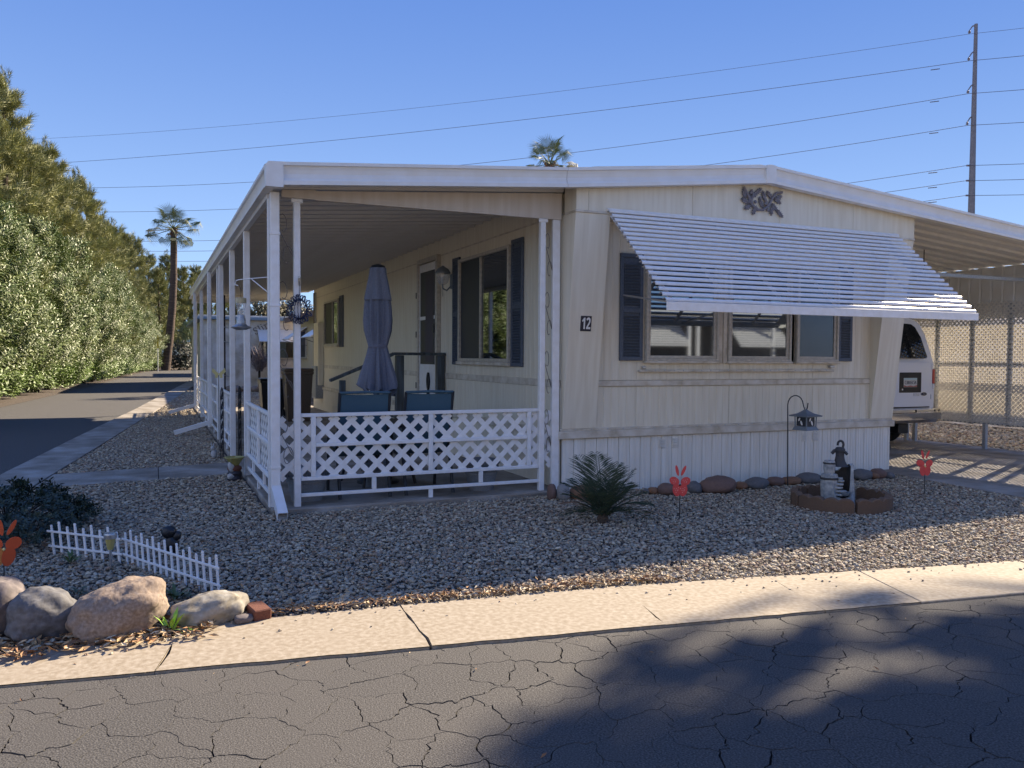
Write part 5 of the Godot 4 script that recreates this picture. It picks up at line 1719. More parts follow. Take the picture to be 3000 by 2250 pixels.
	for zz in [-12.0]:
		part(st, "post", mb().span(3.345, 3.465, 0.035, 1.50, zz - 0.05, zz + 0.05, 0.006), M.blue_paint)
		part(st, "post", mb().span(3.99, 4.11, 0.035, 1.50, zz - 0.05, zz + 0.05, 0.006), M.blue_paint)
		part(st, "post", mb().span(2.50, 2.585, 0.035, 1.13, zz - 0.04, zz + 0.04, 0.006), M.blue_paint)
		part(st, "handrail", mb().span(3.30, 4.12, 1.502, 1.545, zz - 0.07, zz + 0.07, 0.006), M.blue_paint)
		part(st, "handrail", mb().beam(v3(3.30, 1.515, zz), v3(2.36, 1.125, zz), 0.12, 0.042, Vector3.UP, 0.006), M.blue_paint)
	# wall lantern by the door
	var lp := v3(3.96, 2.62, -11.62)
	var wl := thing("wall_lantern", "glass-shaded wall lantern beside the side door", "lantern", v3(4.08, 2.6, -11.62))
	part(wl, "backplate", mb().span(4.085, 4.124, 2.50, 2.72, -11.67, -11.57, 0.01), M.pewter)
	part(wl, "arm", mb().tube([v3(4.09, 2.54, -11.62), v3(4.02, 2.47, -11.62), v3(3.96, 2.50, -11.62), v3(3.96, 2.56, -11.62)], 0.012, 8), M.pewter)
	part(wl, "shade", mb().lathe([v2(0.03, -0.07), v2(0.075, -0.04), v2(0.10, 0.04), v2(0.105, 0.10)], lp, 20), M.glass_clear)
	part(wl, "roof", mb().lathe([v2(0.115, 0.10), v2(0.115, 0.115), v2(0.08, 0.17), v2(0.03, 0.20), v2(0.0, 0.22)], lp, 20), M.pewter)
	part(wl, "bulb", mb().lathe([v2(0.012, -0.05), v2(0.03, 0.0), v2(0.025, 0.05), v2(0, 0.07)], lp, 12), M.tail_white)
	part(wl, "pull_chain", mb().tube([lp + v3(0, -0.07, 0), lp + v3(0, -0.24, 0)], 0.004, 4), M.iron_brown)
	# rubbish bins at the far end of the patio
	var bin := func(at: Vector3, w: float, h: float, m: Material, label: String) -> void:
		var t := thing("rubbish_bin", label, "bin", at)
		var body := mb()
		var q := []
		for e in [[0.0, 0.80], [0.45, 0.9], [0.88, 1.0], [0.89, 1.06], [0.94, 1.06]]:
			q.append(e)
		for i in q.size() - 1:
			for k in 4:
				var cs := [v2(-1, -1), v2(1, -1), v2(1, 1), v2(-1, 1)]
				var a0: Vector2 = cs[k] * w * 0.5 * q[i][1]
				var a1: Vector2 = cs[(k + 1) % 4] * w * 0.5 * q[i][1]
				var b0: Vector2 = cs[k] * w * 0.5 * q[i + 1][1]
				var b1: Vector2 = cs[(k + 1) % 4] * w * 0.5 * q[i + 1][1]
				body.quad(at + v3(a1.x, q[i][0] * h, a1.y), at + v3(a0.x, q[i][0] * h, a0.y), at + v3(b0.x, q[i + 1][0] * h, b0.y), at + v3(b1.x, q[i + 1][0] * h, b1.y))
		part(t, "body", body, m)
		part(t, "lid", mb().box(at + v3(0, h * 0.965, 0), v3(w * 1.08, h * 0.06, w * 1.1), Basis(), 0.025), m)
		part(t, "handle", mb().tube([at + v3(-w * 0.4, h * 0.93, -w * 0.62), at + v3(w * 0.4, h * 0.93, -w * 0.62)], 0.016, 6), m)
		for s in [-1, 1]: part(t, "wheel", mb().tube([at + v3(s * w * 0.42, 0.12, -w * 0.42), at + v3(s * w * 0.50, 0.12, -w * 0.42)], 0.12, 14), M.tyre)
	bin.call(v3(2.55, 0.035, -19.8), 0.56, 0.92, M.black_plastic, "squat black rubbish bin at the far end of the patio")
	bin.call(v3(2.93, 0.035, -18.55), 0.58, 1.17, M.brown_plastic, "tall brown wheeled bin at the far end of the patio")
	# brown timber post
	var bp := thing("timber_post", "dark brown timber post with wire hooks beyond the side railing", "post", v3(1.33, 0.0, -18.0))
	part(bp, "shaft", mb().span(1.27, 1.38, 0, 2.72, -18.06, -17.94, 0.006), M.post_brown)
	for y in [1.05, 1.75, 2.05]: part(bp, "hook", mb().tube([v3(1.27, y, -17.93), v3(1.33, y + 0.02, -17.90), v3(1.45, y - 0.01, -17.92)], 0.008, 5), M.steel)

# ---------------------------------------------------------------- yard
func ellipse(cx: float, cy: float, rx: float, ry: float, tilt: float, n := 18) -> PackedVector2Array:
	var p := PackedVector2Array()
	for k in n:
		var a := TAU * k / n
		p.append(v2(cx, cy) + v2(cos(a) * rx, sin(a) * ry).rotated(tilt))
	return p

func butterfly(at: Vector3, h: float, s: float, face: float, m: Material, low: Material, label: String, dots: bool, lean := 0.0) -> void:
	var t := thing("butterfly_stake", label, "garden stake", at, "butterfly garden stakes")
	var bs := Basis(Vector3.UP, face) * Basis(Vector3.BACK, lean)
	var c := at + v3(0, h, 0)
	part(t, "stake", mb().tube([at + v3(0, -0.02, 0), c + v3(0, -0.02, 0) * s], 0.004, 6), M.iron)
	var o := c - bs.z * 0.004
	var w: Array = [
		["antenna", ellipse(-0.025, 0.125, 0.013, 0.048, 0.22), m], ["antenna", ellipse(0.03, 0.125, 0.013, 0.048, -0.42), m],
		["upper_wing", ellipse(-0.048, 0.032, 0.044, 0.036, -0.5), m], ["upper_wing", ellipse(0.048, 0.032, 0.044, 0.036, 0.5), m],
		["lower_wing", ellipse(-0.028, -0.042, 0.036, 0.058, 0.1), low], ["lower_wing", ellipse(0.028, -0.042, 0.036, 0.058, -0.1), m]]
	var k := 0
	for e in w:
		var pl := PackedVector2Array()
		for p in e[1]: pl.append(p * s)
		# wings cupped a little, each on its own plane
		var tw := bs * Basis(Vector3.UP, (0.12 if e[1][0].x > 0 else -0.12))
		var wg := part(t, e[0], mb().prism(pl, o + bs.z * (0.0012 * k), tw.x, tw.y, 0.004), e[2])
		if dots and e[0] != "antenna":
			for q in 7:
				var a := TAU * q / 7.0
				var ctr := Vector2.ZERO
				for p in pl: ctr += p
				ctr /= pl.size()
				var d := ctr + v2(cos(a), sin(a)) * 0.024 * s * (1.0 if q % 2 else 0.45)
				var dm := mb()
				dm.lathe([v2(0.0035, 0), v2(0.003, 0.0008), v2(0, 0.001)], o + bs.z * (0.0012 * k + 0.004) + tw.x * d.x + tw.y * d.y, 8, tw * Basis(Vector3.RIGHT, PI / 2))
				part(wg, "spot", dm, M.wing_dot)
		k += 1
	part(t, "hub", mb().blob(c + bs.z * 0.008, v3(0.008, 0.010, 0.008) * s, bs, NZ, 0.0, 6, 8), M.iron if dots else M.yellow)

func boulder(at: Vector3, w: float, h: float, d: float, yaw: float, roll: float, m: Material, label: String, sd: int) -> void:
	var f := FastNoiseLite.new()
	f.seed = sd
	f.frequency = 0.019
	f.fractal_octaves = 3
	var b := mb().blob(at + v3(0, h * 0.44, 0), v3(w * 0.54, h * 0.56, d * 0.5), Basis(Vector3.UP, yaw) * Basis(Vector3.BACK, roll), f, 0.20, 26, 40, 0.88)
	single("boulder", label, "boulder", b, m, "boulders along the street corner", at)

func pinnate(nl: int, ln: float, leaf: float, arch: float) -> ArrayMesh:
	# an arching feather leaf along +y, bending towards +z
	var b := mb()
	b.use_c = true
	b.col = Color(1.0, 1.0, 1.0)
	var at := func(t: float) -> Vector3: return v3(0, ln * t * (1.0 - 0.25 * arch * t), ln * arch * t * t * 0.75)
	var pts := []
	for k in 9: pts.append(at.call(k / 8.0))
	b.tube(pts, [0.007, 0.006, 0.006, 0.005, 0.005, 0.004, 0.003, 0.003, 0.002], 4)
	for i in nl:
		var t := 0.10 + 0.90 * i / float(nl - 1)
		var o: Vector3 = at.call(t)
		var d: Vector3 = (at.call(minf(t + 0.05, 1.05)) - at.call(t - 0.05)).normalized()
		for s in [-1, 1]:
			var l := leaf * sin(PI * clampf(0.12 + 0.80 * t, 0, 1)) * rr(0.85, 1.1)
			var out := (v3(s, 0, 0) + d * 0.75 + v3(0, 0, rr(-0.45, 0.05))).normalized()
			var sd := out.cross(v3(0, 0.3, 1)).normalized() * 0.0048
			var g := rr(0.75, 1.2)
			b.col = Color(g, g, g)
			var mid := o + out * l * 0.5
			b.tri(o, mid + sd, mid - sd); b.tri(mid - sd, mid + sd, o + out * l + v3(0, -0.01, 0.01))
	return b.mesh()

func weed(at: Vector3, n: int, ln: float, wd: float, c: Color, label: String, up := 0.8) -> void:
	var b := mb()
	b.use_c = true
	for i in n:
		var a := i * 2.4 + rr(-0.4, 0.4)
		var d := v3(cos(a), up + rr(-0.3, 0.6), sin(a)).normalized()
		var l := ln * rr(0.6, 1.15)
		var s := d.cross(Vector3.UP).normalized() * wd * 0.5
		var o := at + v3(rr(-0.02, 0.02), 0, rr(-0.02, 0.02))
		var m := o + d * l * 0.55
		var e := o + d * l + v3(0, -0.18 * l, 0)
		var g := rr(0.7, 1.3)
		b.col = Color(c.r * g, c.g * g, c.b * g)
		b.tri(o, m + s, m); b.tri(o, m, m - s); b.tri(m + s, e, m); b.tri(m, e, m - s)
	single("weed", label, "weed", b, M.leaf, "weeds among the boulders", at)

func build_yard() -> void:
	boulder(v3(-0.80, 0, -5.12), 0.34, 0.29, 0.34, 0.3, 0.1, M.boulder_mauve, "mauve boulder at the left end of the row by the kerb", 3)
	boulder(v3(-0.545, -0.02, -4.95), 0.33, 0.262, 0.30, 0.2, -0.25, M.boulder_grey, "dark grey boulder between the mauve and the tan one", 7)
	boulder(v3(-0.175, -0.02, -4.85), 0.47, 0.285, 0.33, 0.25, 0.26, M.boulder_tan, "large rough tan boulder, biggest by the kerb", 12)
	boulder(v3(0.28, -0.015, -4.87), 0.39, 0.165, 0.24, 0.2, 0.10, M.boulder_pale, "low pale smooth boulder next to the red brick", 21)
	single("brick", "broken red brick half beside the pale boulder", "brick", mb().box(v3(0.54, 0.030, -4.83), v3(0.10, 0.07, 0.15), Basis(Vector3.UP, 0.25) * Basis(Vector3.RIGHT, 0.08), 0.006), M.brick, "", v3(0.54, 0, -4.83))
	var chip := FastNoiseLite.new()
	chip.seed = 2
	single("stone_chip", "small flat pinkish stone chip between pale boulder and brick", "stone", mb().blob(v3(0.452, 0.02, -4.76), v3(0.055, 0.022, 0.038), Basis(Vector3.UP, 0.3), chip, 0.25, 8, 12, 0.7), M.boulder_mauve, "", v3(0.452, 0, -4.76))
	# stones set along the foot of the skirting
	var mm := {"red": M.rock_red, "grey": M.rock_grey, "rust": M.rock_rust, "pale": M.rock_pale}
	var word := {"red": "reddish", "grey": "grey", "rust": "rust-brown", "pale": "pale"}
	var where := ["first stone by the patio post", "second stone by the patio post", "third stone from the patio post, behind the spiky palm", "small one just right of the spiky palm", "next to the spiky palm's tips", "left of the red butterfly", "right of the red butterfly", "the longest of the row", "small one beside the longest stone", "under the middle of the awning", "left of the lamp hook", "at the foot of the lamp hook", "behind the fountain's left edge", "right behind the fountain", "small one behind the fountain ring", "domed one near the skirting's right corner", "last of the row at the skirting's right corner"]
	var i := 0
	for e in [[3.836, -7.690, 0.082, 0.160, "red"], [3.938, -7.628, 0.124, 0.164, "pale"], [4.169, -7.623, 0.273, 0.133, "rust"], [4.972, -7.624, 0.075, 0.048, "grey"], [5.024, -7.580, 0.100, 0.071, "rust"], [5.149, -7.506, 0.189, 0.119, "red"], [5.485, -7.467, 0.158, 0.124, "grey"], [5.758, -7.407, 0.363, 0.174, "red"], [6.153, -7.499, 0.143, 0.070, "rust"], [6.351, -7.472, 0.254, 0.117, "grey"], [6.697, -7.546, 0.187, 0.096, "red"], [6.938, -7.559, 0.234, 0.081, "rust"], [7.220, -7.559, 0.273, 0.118, "grey"], [8.038, -7.526, 0.227, 0.126, "grey"], [8.207, -7.490, 0.114, 0.076, "rust"], [8.329, -7.532, 0.175, 0.119, "red"], [8.435, -7.460, 0.106, 0.076, "grey"]]:
		var f := FastNoiseLite.new()
		f.seed = 40 + i
		f.frequency = 0.014
		var at := v3(e[0], 0, e[1])
		var b := mb().blob(at + v3(0, e[3] * 0.42, 0), v3(e[2] * 0.56, e[3] * 0.58, e[2] * 0.36 + 0.03), Basis(Vector3.UP, rr(-0.3, 0.1)) * Basis(Vector3.BACK, rr(-0.1, 0.1)), f, 0.16, 14, 22, 0.9)
		single("edging_stone", "%s rounded stone along the skirting, %s" % [word[e[4]], where[i]], "stone", b, mm[e[4]], "stones along the skirting", at)
		i += 1
	# spiky young palm
	var pc := v3(3.72, 0, -6.42)
	var pp := thing("palm_plant", "spiky young date palm in front of the skirting", "palm", pc)
	part(pp, "stem", mb().lathe([v2(0.05, -0.02), v2(0.055, 0.04), v2(0.04, 0.09), v2(0.0, 0.11)], pc, 12, Basis(), 0.2, 6), M.bark)
	var fm := [pinnate(24, 0.60, 0.26, 0.25), pinnate(22, 0.54, 0.25, 0.45), pinnate(20, 0.46, 0.22, 0.7)]
	var fmat: StandardMaterial3D = M.frond.duplicate()
	fmat.albedo_color = Color(0.035, 0.058, 0.030).linear_to_srgb()
	var fm2: StandardMaterial3D = M.frond.duplicate()
	fm2.albedo_color = Color(0.24, 0.14, 0.08).linear_to_srgb()
	for k in 26:
		var a := k * 2.4 + rr(-0.2, 0.2)
		var s := k / 26.0
		var bs := Basis(Vector3.UP, -a + PI / 2) * Basis(Vector3.RIGHT, lerpf(0.05, 1.0, s))
		shared(pp, "frond", fm[0 if s < 0.35 else (1 if s < 0.7 else 2)], fm2 if k in [20, 23] else fmat, Transform3D(bs.scaled(Vector3.ONE * rr(0.72, 1.02)), pc + v3(cos(a) * 0.03, 0.06, sin(a) * 0.03)))
	# low dark shrub at the left
	var bc := v3(-1.12, 0, -7.8)
	var bu := thing("low_shrub", "low dark spreading shrub behind the miniature picket fence", "shrub", bc)
	var tw := mb()
	var xf := []
	var cl := []
	for k in 260:
		var a := rr(0, TAU)
		var rad := sqrt(R.randf())
		var p := v3(cos(a) * rad * 0.62, 0.04 + 0.34 * (1.0 - rad * rad * 0.8) * rr(0.5, 1.1), sin(a) * rad * 0.95)
		if k % 4 == 0: tw.tube([bc + v3(p.x * 0.2, 0, p.z * 0.2), bc + p * 0.6 + v3(0, 0.02, 0), bc + p], [0.008, 0.005, 0.003], 4, false)
		for q in 4:
			xf.append(Transform3D(aim(v3(p.x, 0.5, p.z) + v3(rr(-0.7, 0.7), rr(-0.2, 0.7), rr(-0.7, 0.7)), rr(0, TAU), rr(0.8, 1.4)), p + v3(rr(-0.06, 0.06), rr(-0.03, 0.05), rr(-0.06, 0.06))))
			var g := rr(0.6, 1.3)
			cl.append(Color(0.028 * g, 0.048 * g, 0.030 * g))
	part(bu, "twigs", tw, M.bark).set_meta("kind", "stuff")
	scatter(bu, "foliage", sprig(10, 0.042, 0.016, 0.045, 0.1, 31), M.leaf, xf, cl)
	weed(v3(0.07, 0.01, -4.72), 9, 0.17, 0.024, Color(0.20, 0.36, 0.04), "bright strappy weed between the tan and the pale boulder", 1.5)
	weed(v3(0.16, 0.01, -4.66), 8, 0.07, 0.012, Color(0.12, 0.20, 0.03), "tiny weed in front of the pale boulder", 0.5)
	weed(v3(0.12, 0.01, -5.35), 30, 0.13, 0.022, Color(0.06, 0.09, 0.025), "leafy weed patch below the picket fence", 0.5)
	weed(v3(-0.55, 0.01, -6.55), 16, 0.13, 0.02, Color(0.06, 0.10, 0.02), "green weed in front of the low shrub", 0.8)
	weed(v3(-0.45, 0.01, -5.7), 22, 0.08, 0.018, Color(0.045, 0.065, 0.025), "small flat weed behind the dark boulder", 0.3)
	# miniature picket fence in two runs
	var run := func(a: Vector3, b: Vector3, n: int, label: String) -> void:
		var t := thing("picket_fence", label, "fence", a, "miniature white picket fence")
		var u := (b - a).normalized()
		var side := u.cross(Vector3.UP).normalized()
		var lean := (Vector3.UP - u * 0.13).normalized()
		for k in n:
			var o := a.lerp(b, (k + 0.5) / n)
			var h := 0.245 if k % 2 else 0.215
			var bs := Basis(u, lean, side)
			var pk := mb().prism(PackedVector2Array([v2(-0.009, -0.02), v2(0.009, -0.02), v2(0.009, h - 0.026), v2(0.0065, h - 0.022), v2(0.0095, h - 0.012), v2(0.006, h - 0.002), v2(-0.006, h - 0.002), v2(-0.0095, h - 0.012), v2(-0.0065, h - 0.022), v2(-0.009, h - 0.026)]), o - side * 0.005, u, lean, 0.009)
			part(t, "picket", pk, M.white)
		for y in [0.055, 0.165]:
			part(t, "rail", mb().beam(a + lean * y + side * 0.0085, b + lean * y + side * 0.0085, 0.007, 0.016, lean, 0.002), M.white)
	run.call(v3(-0.20, 0, -6.50), v3(0.385, 0, -5.36), 16, "miniature white picket fence run ending near the pale boulder")
	run.call(v3(-0.72, 0, -7.0), v3(-0.205, 0, -6.49), 9, "miniature white picket fence run disappearing into the low shrub")
	# solar light
	var sl := v3(-0.285, 0, -6.38)
	var so := thing("solar_light", "steel solar path light with a yellowed cup by the picket fence", "path light", sl)
	part(so, "stake", mb().tube([sl, sl + v3(0, 0.13, 0)], 0.009, 8), M.steel)
	part(so, "cup", mb().lathe([v2(0, 0.122), v2(0.020, 0.122), v2(0.036, 0.20), v2(0, 0.20)], sl, 18), M.amber)
	part(so, "collar", mb().lathe([v2(0.036, 0.198), v2(0.042, 0.20), v2(0.043, 0.228), v2(0.040, 0.238)], sl, 18), M.steel)
	part(so, "solar_cell", mb().lathe([v2(0.040, 0.238), v2(0, 0.239)], sl, 18), M.emblem)
	# rounded black ornament
	var ob := thing("garden_ornament", "small black rounded garden ornament behind the picket fence", "ornament", v3(0.12, 0, -6.62))
	part(ob, "body", mb().blob(v3(0.12, 0.07, -6.62), v3(0.05, 0.075, 0.05), Basis(), NZ, 0.12, 12, 16), M.black_plastic)
	part(ob, "head", mb().blob(v3(0.10, 0.165, -6.62), v3(0.055, 0.05, 0.045), Basis(), NZ, 0.15, 12, 16), M.black_plastic)
	part(ob, "ear", mb().blob(v3(0.155, 0.135, -6.60), v3(0.03, 0.04, 0.025), Basis(Vector3.BACK, -0.5), NZ, 0.1, 8, 10), M.black_plastic)
	# butterflies on stakes
	butterfly(v3(4.54, 0, -6.40), 0.295, 1.08, -0.55, M.red_wing, M.red_wing, "red spotted butterfly stake between the young palm and the fountain", true)
	butterfly(v3(7.86, 0, -6.47), 0.300, 1.05, -0.35, M.red_wing, M.red_wing, "red butterfly stake beside the driveway", false)
	butterfly(v3(-0.885, 0, -6.07), 0.245, 1.10, 0.25, M.orange_wing, M.orange_light, "orange butterfly stake behind the mauve boulder", false, -0.1)
	# stepping back: fountain ring of scalloped edging blocks
	var rc := v3(6.42, 0, -6.27)
	for k in 5:
		var a0 := TAU * k / 5.0 + 0.82 + 0.03
		var a1 := TAU * (k + 1) / 5.0 + 0.82 - 0.03
		var b := mb()
		var n := 30
		for q in n:
			var s0 := q / float(n)
			var s1 := (q + 1) / float(n)
			var hh := func(s: float) -> float: return 0.108 + 0.032 * pow(absf(sin(s * PI * 4.0)), 0.6)
			var pt := func(s: float, r: float, y: float) -> Vector3: return rc + v3(cos(lerpf(a0, a1, s)) * r, y, sin(lerpf(a0, a1, s)) * r)
			var r0 := 0.415
			var r1 := 0.485
			b.quad(pt.call(s1, r1, -0.02), pt.call(s0, r1, -0.02), pt.call(s0, r1, hh.call(s0) - 0.01), pt.call(s1, r1, hh.call(s1) - 0.01))
			b.quad(pt.call(s1, r1, hh.call(s1) - 0.01), pt.call(s0, r1, hh.call(s0) - 0.01), pt.call(s0, r1 - 0.012, hh.call(s0)), pt.call(s1, r1 - 0.012, hh.call(s1)))
			b.quad(pt.call(s1, r1 - 0.012, hh.call(s1)), pt.call(s0, r1 - 0.012, hh.call(s0)), pt.call(s0, r0, hh.call(s0)), pt.call(s1, r0, hh.call(s1)))
			b.quad(pt.call(s0, r0, -0.02), pt.call(s1, r0, -0.02), pt.call(s1, r0, hh.call(s1)), pt.call(s0, r0, hh.call(s0)))
			for ed in ([[0.0, 1]] if q == 0 else ([[1.0, -1]] if q == n - 1 else [])):
				b.quad(pt.call(ed[0], r0, -0.02), pt.call(ed[0], r1, -0.02), pt.call(ed[0], r1, 0.098), pt.call(ed[0], r0, 0.108))
		single("edging_block", "scalloped terracotta edging block in the ring round the fountain", "edging block", b, M.edging, "edging blocks round the fountain", rc + v3(cos((a0 + a1) / 2) * 0.45, 0, sin((a0 + a1) / 2) * 0.45))
	build_fountain(v3(6.46, 0, -6.34))
	# crook with pagoda lantern
	var hk := v3(6.79, 0, -7.46)
	var rt := v3(0.78, 0, 0.62)
	var crook := thing("shepherd_hook", "thin black shepherd's crook standing at the skirting", "hook", hk)
	var hp := [hk + v3(0.02, -0.05, 0), hk + v3(0.01, 0.5, 0), hk + v3(0, 0.92, 0)]
	for k in 9:
		var a := PI - PI * 0.86 * k / 8.0
		hp.append(hk + rt * (0.085 + 0.085 * cos(a)) + v3(0, 0.95 + 0.11 * sin(a), 0))
	for e in [[0.178, 0.93], [0.192, 0.895], [0.208, 0.892], [0.218, 0.92], [0.224, 0.975]]: hp.append(hk + rt * e[0] + v3(0, e[1], 0))
	part(crook, "rod", mb().tube(hp, 0.0065, 8), M.iron)
	var lc := hk + rt * 0.20 + v3(0, 0.66, 0)
	var ln := thing("pagoda_lantern", "small grey pagoda lantern hanging from the black crook", "lantern", lc)
	var lb := Basis(Vector3.UP, 0.12)
	var sq := func(r: float, y: float, k: int) -> Vector3: return lc + lb * v3(r * [-1, 1, 1, -1][k % 4], y, r * [1, 1, -1, -1][k % 4])
	var rf := mb()
	var lev := [[0.128, 0.158], [0.132, 0.172], [0.07, 0.192], [0.028, 0.222], [0.018, 0.235], [0.0, 0.24]]
	for j in lev.size() - 1:
		for k in 4: rf.quad(sq.call(lev[j][0], lev[j][1], k), sq.call(lev[j][0], lev[j][1], k + 1), sq.call(lev[j + 1][0], lev[j + 1][1], k + 1), sq.call(lev[j + 1][0], lev[j + 1][1], k))
	for k in 1: rf.quad(sq.call(0.128, 0.158, 3), sq.call(0.128, 0.158, 2), sq.call(0.128, 0.158, 1), sq.call(0.128, 0.158, 0))
	part(ln, "roof", rf, M.pewter)
	var base := mb()
	for k in 4: base.quad(sq.call(0.105, 0.0, k), sq.call(0.105, 0.0, k + 1), sq.call(0.085, 0.045, k + 1), sq.call(0.085, 0.045, k))
	base.quad(sq.call(0.085, 0.045, 0), sq.call(0.085, 0.045, 1), sq.call(0.085, 0.045, 2), sq.call(0.085, 0.045, 3))
	part(ln, "base", base, M.pewter)
	for k in 4: part(ln, "corner_post", mb().beam(sq.call(0.080, 0.045, k), sq.call(0.083, 0.16, k), 0.014, 0.014), M.pewter)
	for k in 4:
		var a: Vector3 = sq.call(0.080, 0.05, k)
		var b: Vector3 = sq.call(0.080, 0.05, k + 1)
		var m := (a + b) * 0.5
		var nrm := (m - lc); nrm.y = 0
		part(ln, "pane", mb().box(m + v3(0, 0.052, 0) - nrm.normalized() * 0.012, v3(0.004, 0.105, 0.14), Basis(nrm.normalized(), Vector3.UP, nrm.normalized().cross(Vector3.UP))), M.screen)
		# pale leaf cut-outs on the panes
		var ux := (b - a).normalized()
		part(ln, "leaf_motif", mb().prism(ellipse(0.0, 0.0, 0.012, 0.030, 0.4, 10), m + v3(0, 0.035, 0) + ux * 0.01, ux, Vector3.UP, 0.004), M.tail_white)
		part(ln, "leaf_motif", mb().prism(ellipse(0.0, 0.0, 0.010, 0.022, -0.5, 10), m + v3(0, 0.075, 0) - ux * 0.022, ux, Vector3.UP, 0.004), M.tail_white)
	part(ln, "loop", mb().tube([lc + v3(0, 0.238, 0), lc + v3(-0.012, 0.25, 0), lc + v3(0, 0.262, 0), lc + v3(0.012, 0.25, 0), lc + v3(0, 0.238, 0)], 0.003, 5), M.steel)

func build_fountain(at: Vector3) -> void:
	var t := thing("garden_fountain", "cast stone garden fountain with stacked barrels and a hand pump", "fountain", at)
	var x := v3(0.72, 0, 0.69).normalized()
	var zc := v3(-0.69, 0, 0.72).normalized()     # towards the street
	var bs := Basis(x, Vector3.UP, zc)
	# hollow broken stump: a wall of uneven height round a cavity open to the front
	var st := mb()
	var n := 40
	var ro := 0.185
	var rim := func(a: float) -> float:
		# a = 0 is to the right, PI/2 faces the street
		var f := sin(a)
		var gap := clampf((cos(a - 1.15) - 0.45) / 0.4, 0, 1)
		return lerpf(0.36 + 0.10 * clampf(cos(a) + 0.3, 0, 1), 0.085, gap) + 0.012 * sin(a * 9.0)
	var pt := func(a: float, r: float, y: float) -> Vector3: return at + bs * v3(cos(a) * r * 0.98, y, sin(a) * r * 0.9)
	for k in n:
		var a0 := TAU * k / n
		var a1 := TAU * (k + 1) / n
		var h0: float = rim.call(a0)
		var h1: float = rim.call(a1)
		var rows := 6
		for j in rows:
			var f0 := j / float(rows)
			var f1 := (j + 1) / float(rows)
			var rad := func(a: float, f: float) -> float: return ro * (1.0 - 0.10 * f + 0.035 * sin(a * 11.0) + 0.03 * sin(a * 5.0 + f * 4.0))
			st.quad(pt.call(a1, rad.call(a1, f0), h1 * f0), pt.call(a0, rad.call(a0, f0), h0 * f0), pt.call(a0, rad.call(a0, f1), h0 * f1), pt.call(a1, rad.call(a1, f1), h1 * f1))
		st.quad(pt.call(a1, ro * 0.92, h1), pt.call(a0, ro * 0.92, h0), pt.call(a0, ro * 0.74, h0 - 0.006), pt.call(a1, ro * 0.74, h1 - 0.006))
	part(t, "stump", st, M.cast_stone)
	var cv := mb()
	for k in n:
		var a0 := TAU * k / n
		var a1 := TAU * (k + 1) / n
		cv.quad(pt.call(a0, ro * 0.735, 0.05), pt.call(a1, ro * 0.735, 0.05), pt.call(a1, ro * 0.735, rim.call(a1) - 0.006), pt.call(a0, ro * 0.735, rim.call(a0) - 0.006))
	part(t, "cavity", cv, M.cast_dark)
	part(t, "cavity_floor", mb().lathe([v2(0.135, 0.055), v2(0, 0.056)], at, 24), M.cast_dark)
	# barrels on the left
	var lo := at + bs * v3(-0.105, 0, 0.02)
	part(t, "barrel", mb().lathe([v2(0.085, 0.0), v2(0.10, 0.10), v2(0.105, 0.2), v2(0.10, 0.30), v2(0.09, 0.345), v2(0.075, 0.352), v2(0, 0.35)], lo, 26, Basis(), 0.03, 13), M.cast_stone)
	part(t, "hoop", mb().lathe([v2(0.108, 0.285), v2(0.112, 0.292), v2(0.111, 0.305), v2(0.106, 0.31)], lo, 26), M.cast_dark)
	var sb := lo + bs * v3(-0.005, 0, 0.0)
	part(t, "barrel", mb().lathe([v2(0.060, 0.352), v2(0.070, 0.40), v2(0.072, 0.44), v2(0.066, 0.49), v2(0.058, 0.505), v2(0, 0.503)], sb, 24, Basis(), 0.03, 12), M.cast_stone)
	part(t, "hoop", mb().lathe([v2(0.073, 0.465), v2(0.0755, 0.47), v2(0.074, 0.48), v2(0.070, 0.484)], sb, 24), M.cast_dark)
	# slate ledges and the bowl
	var q := 0
	for e in [[-0.04, 0.115, 0.075, 0.07], [-0.03, 0.155, 0.085, 0.06], [-0.045, 0.195, 0.075, 0.06], [-0.035, 0.235, 0.065, 0.055], [-0.03, 0.272, 0.05, 0.045], [-0.02, 0.30, 0.04, 0.04]]:
		part(t, "ledge", mb().blob(at + bs * v3(e[0] + 0.040 + 0.012 * sin(q * 2.0), e[1], 0.075 - q * 0.007), v3(e[2] * 0.8, 0.016, e[3] * 0.8), bs, NZ, 0.3, 8, 14, 0.7), M.cast_stone)
		q += 1
	part(t, "bowl", mb().lathe([v2(0.02, 0.0), v2(0.045, 0.012), v2(0.058, 0.04), v2(0.060, 0.052), v2(0.052, 0.05), v2(0.04, 0.025), v2(0, 0.02)], at + bs * v3(0.075, 0.105, 0.10), 18), M.pewter)
	# hand pump
	var pc := at + bs * v3(0.01, 0, -0.05)
	part(t, "pump_body", mb().lathe([v2(0.105, 0.435), v2(0.085, 0.455), v2(0.062, 0.50), v2(0.050, 0.555), v2(0.050, 0.60), v2(0.060, 0.61), v2(0.060, 0.635), v2(0.045, 0.655), v2(0.02, 0.66), v2(0, 0.66)], pc, 20), M.cast_dark)
	part(t, "spout", mb().tube([pc + bs * v3(-0.03, 0.62, 0), pc + bs * v3(-0.07, 0.61, 0.01), pc + bs * v3(-0.095, 0.58, 0.015)], [0.026, 0.022, 0.020], 8), M.cast_dark)
	part(t, "spout", mb().tube([pc + bs * v3(0.03, 0.62, 0), pc + bs * v3(0.065, 0.595, 0.01), pc + bs * v3(0.085, 0.575, 0.015)], [0.022, 0.018, 0.016], 8), M.cast_dark)
	var hd := []
	for k in 13:
		var a := -0.5 + PI * 1.25 * k / 12.0
		hd.append(pc + bs * v3(0.005 + 0.033 * cos(a), 0.69 + 0.042 * sin(a), 0))
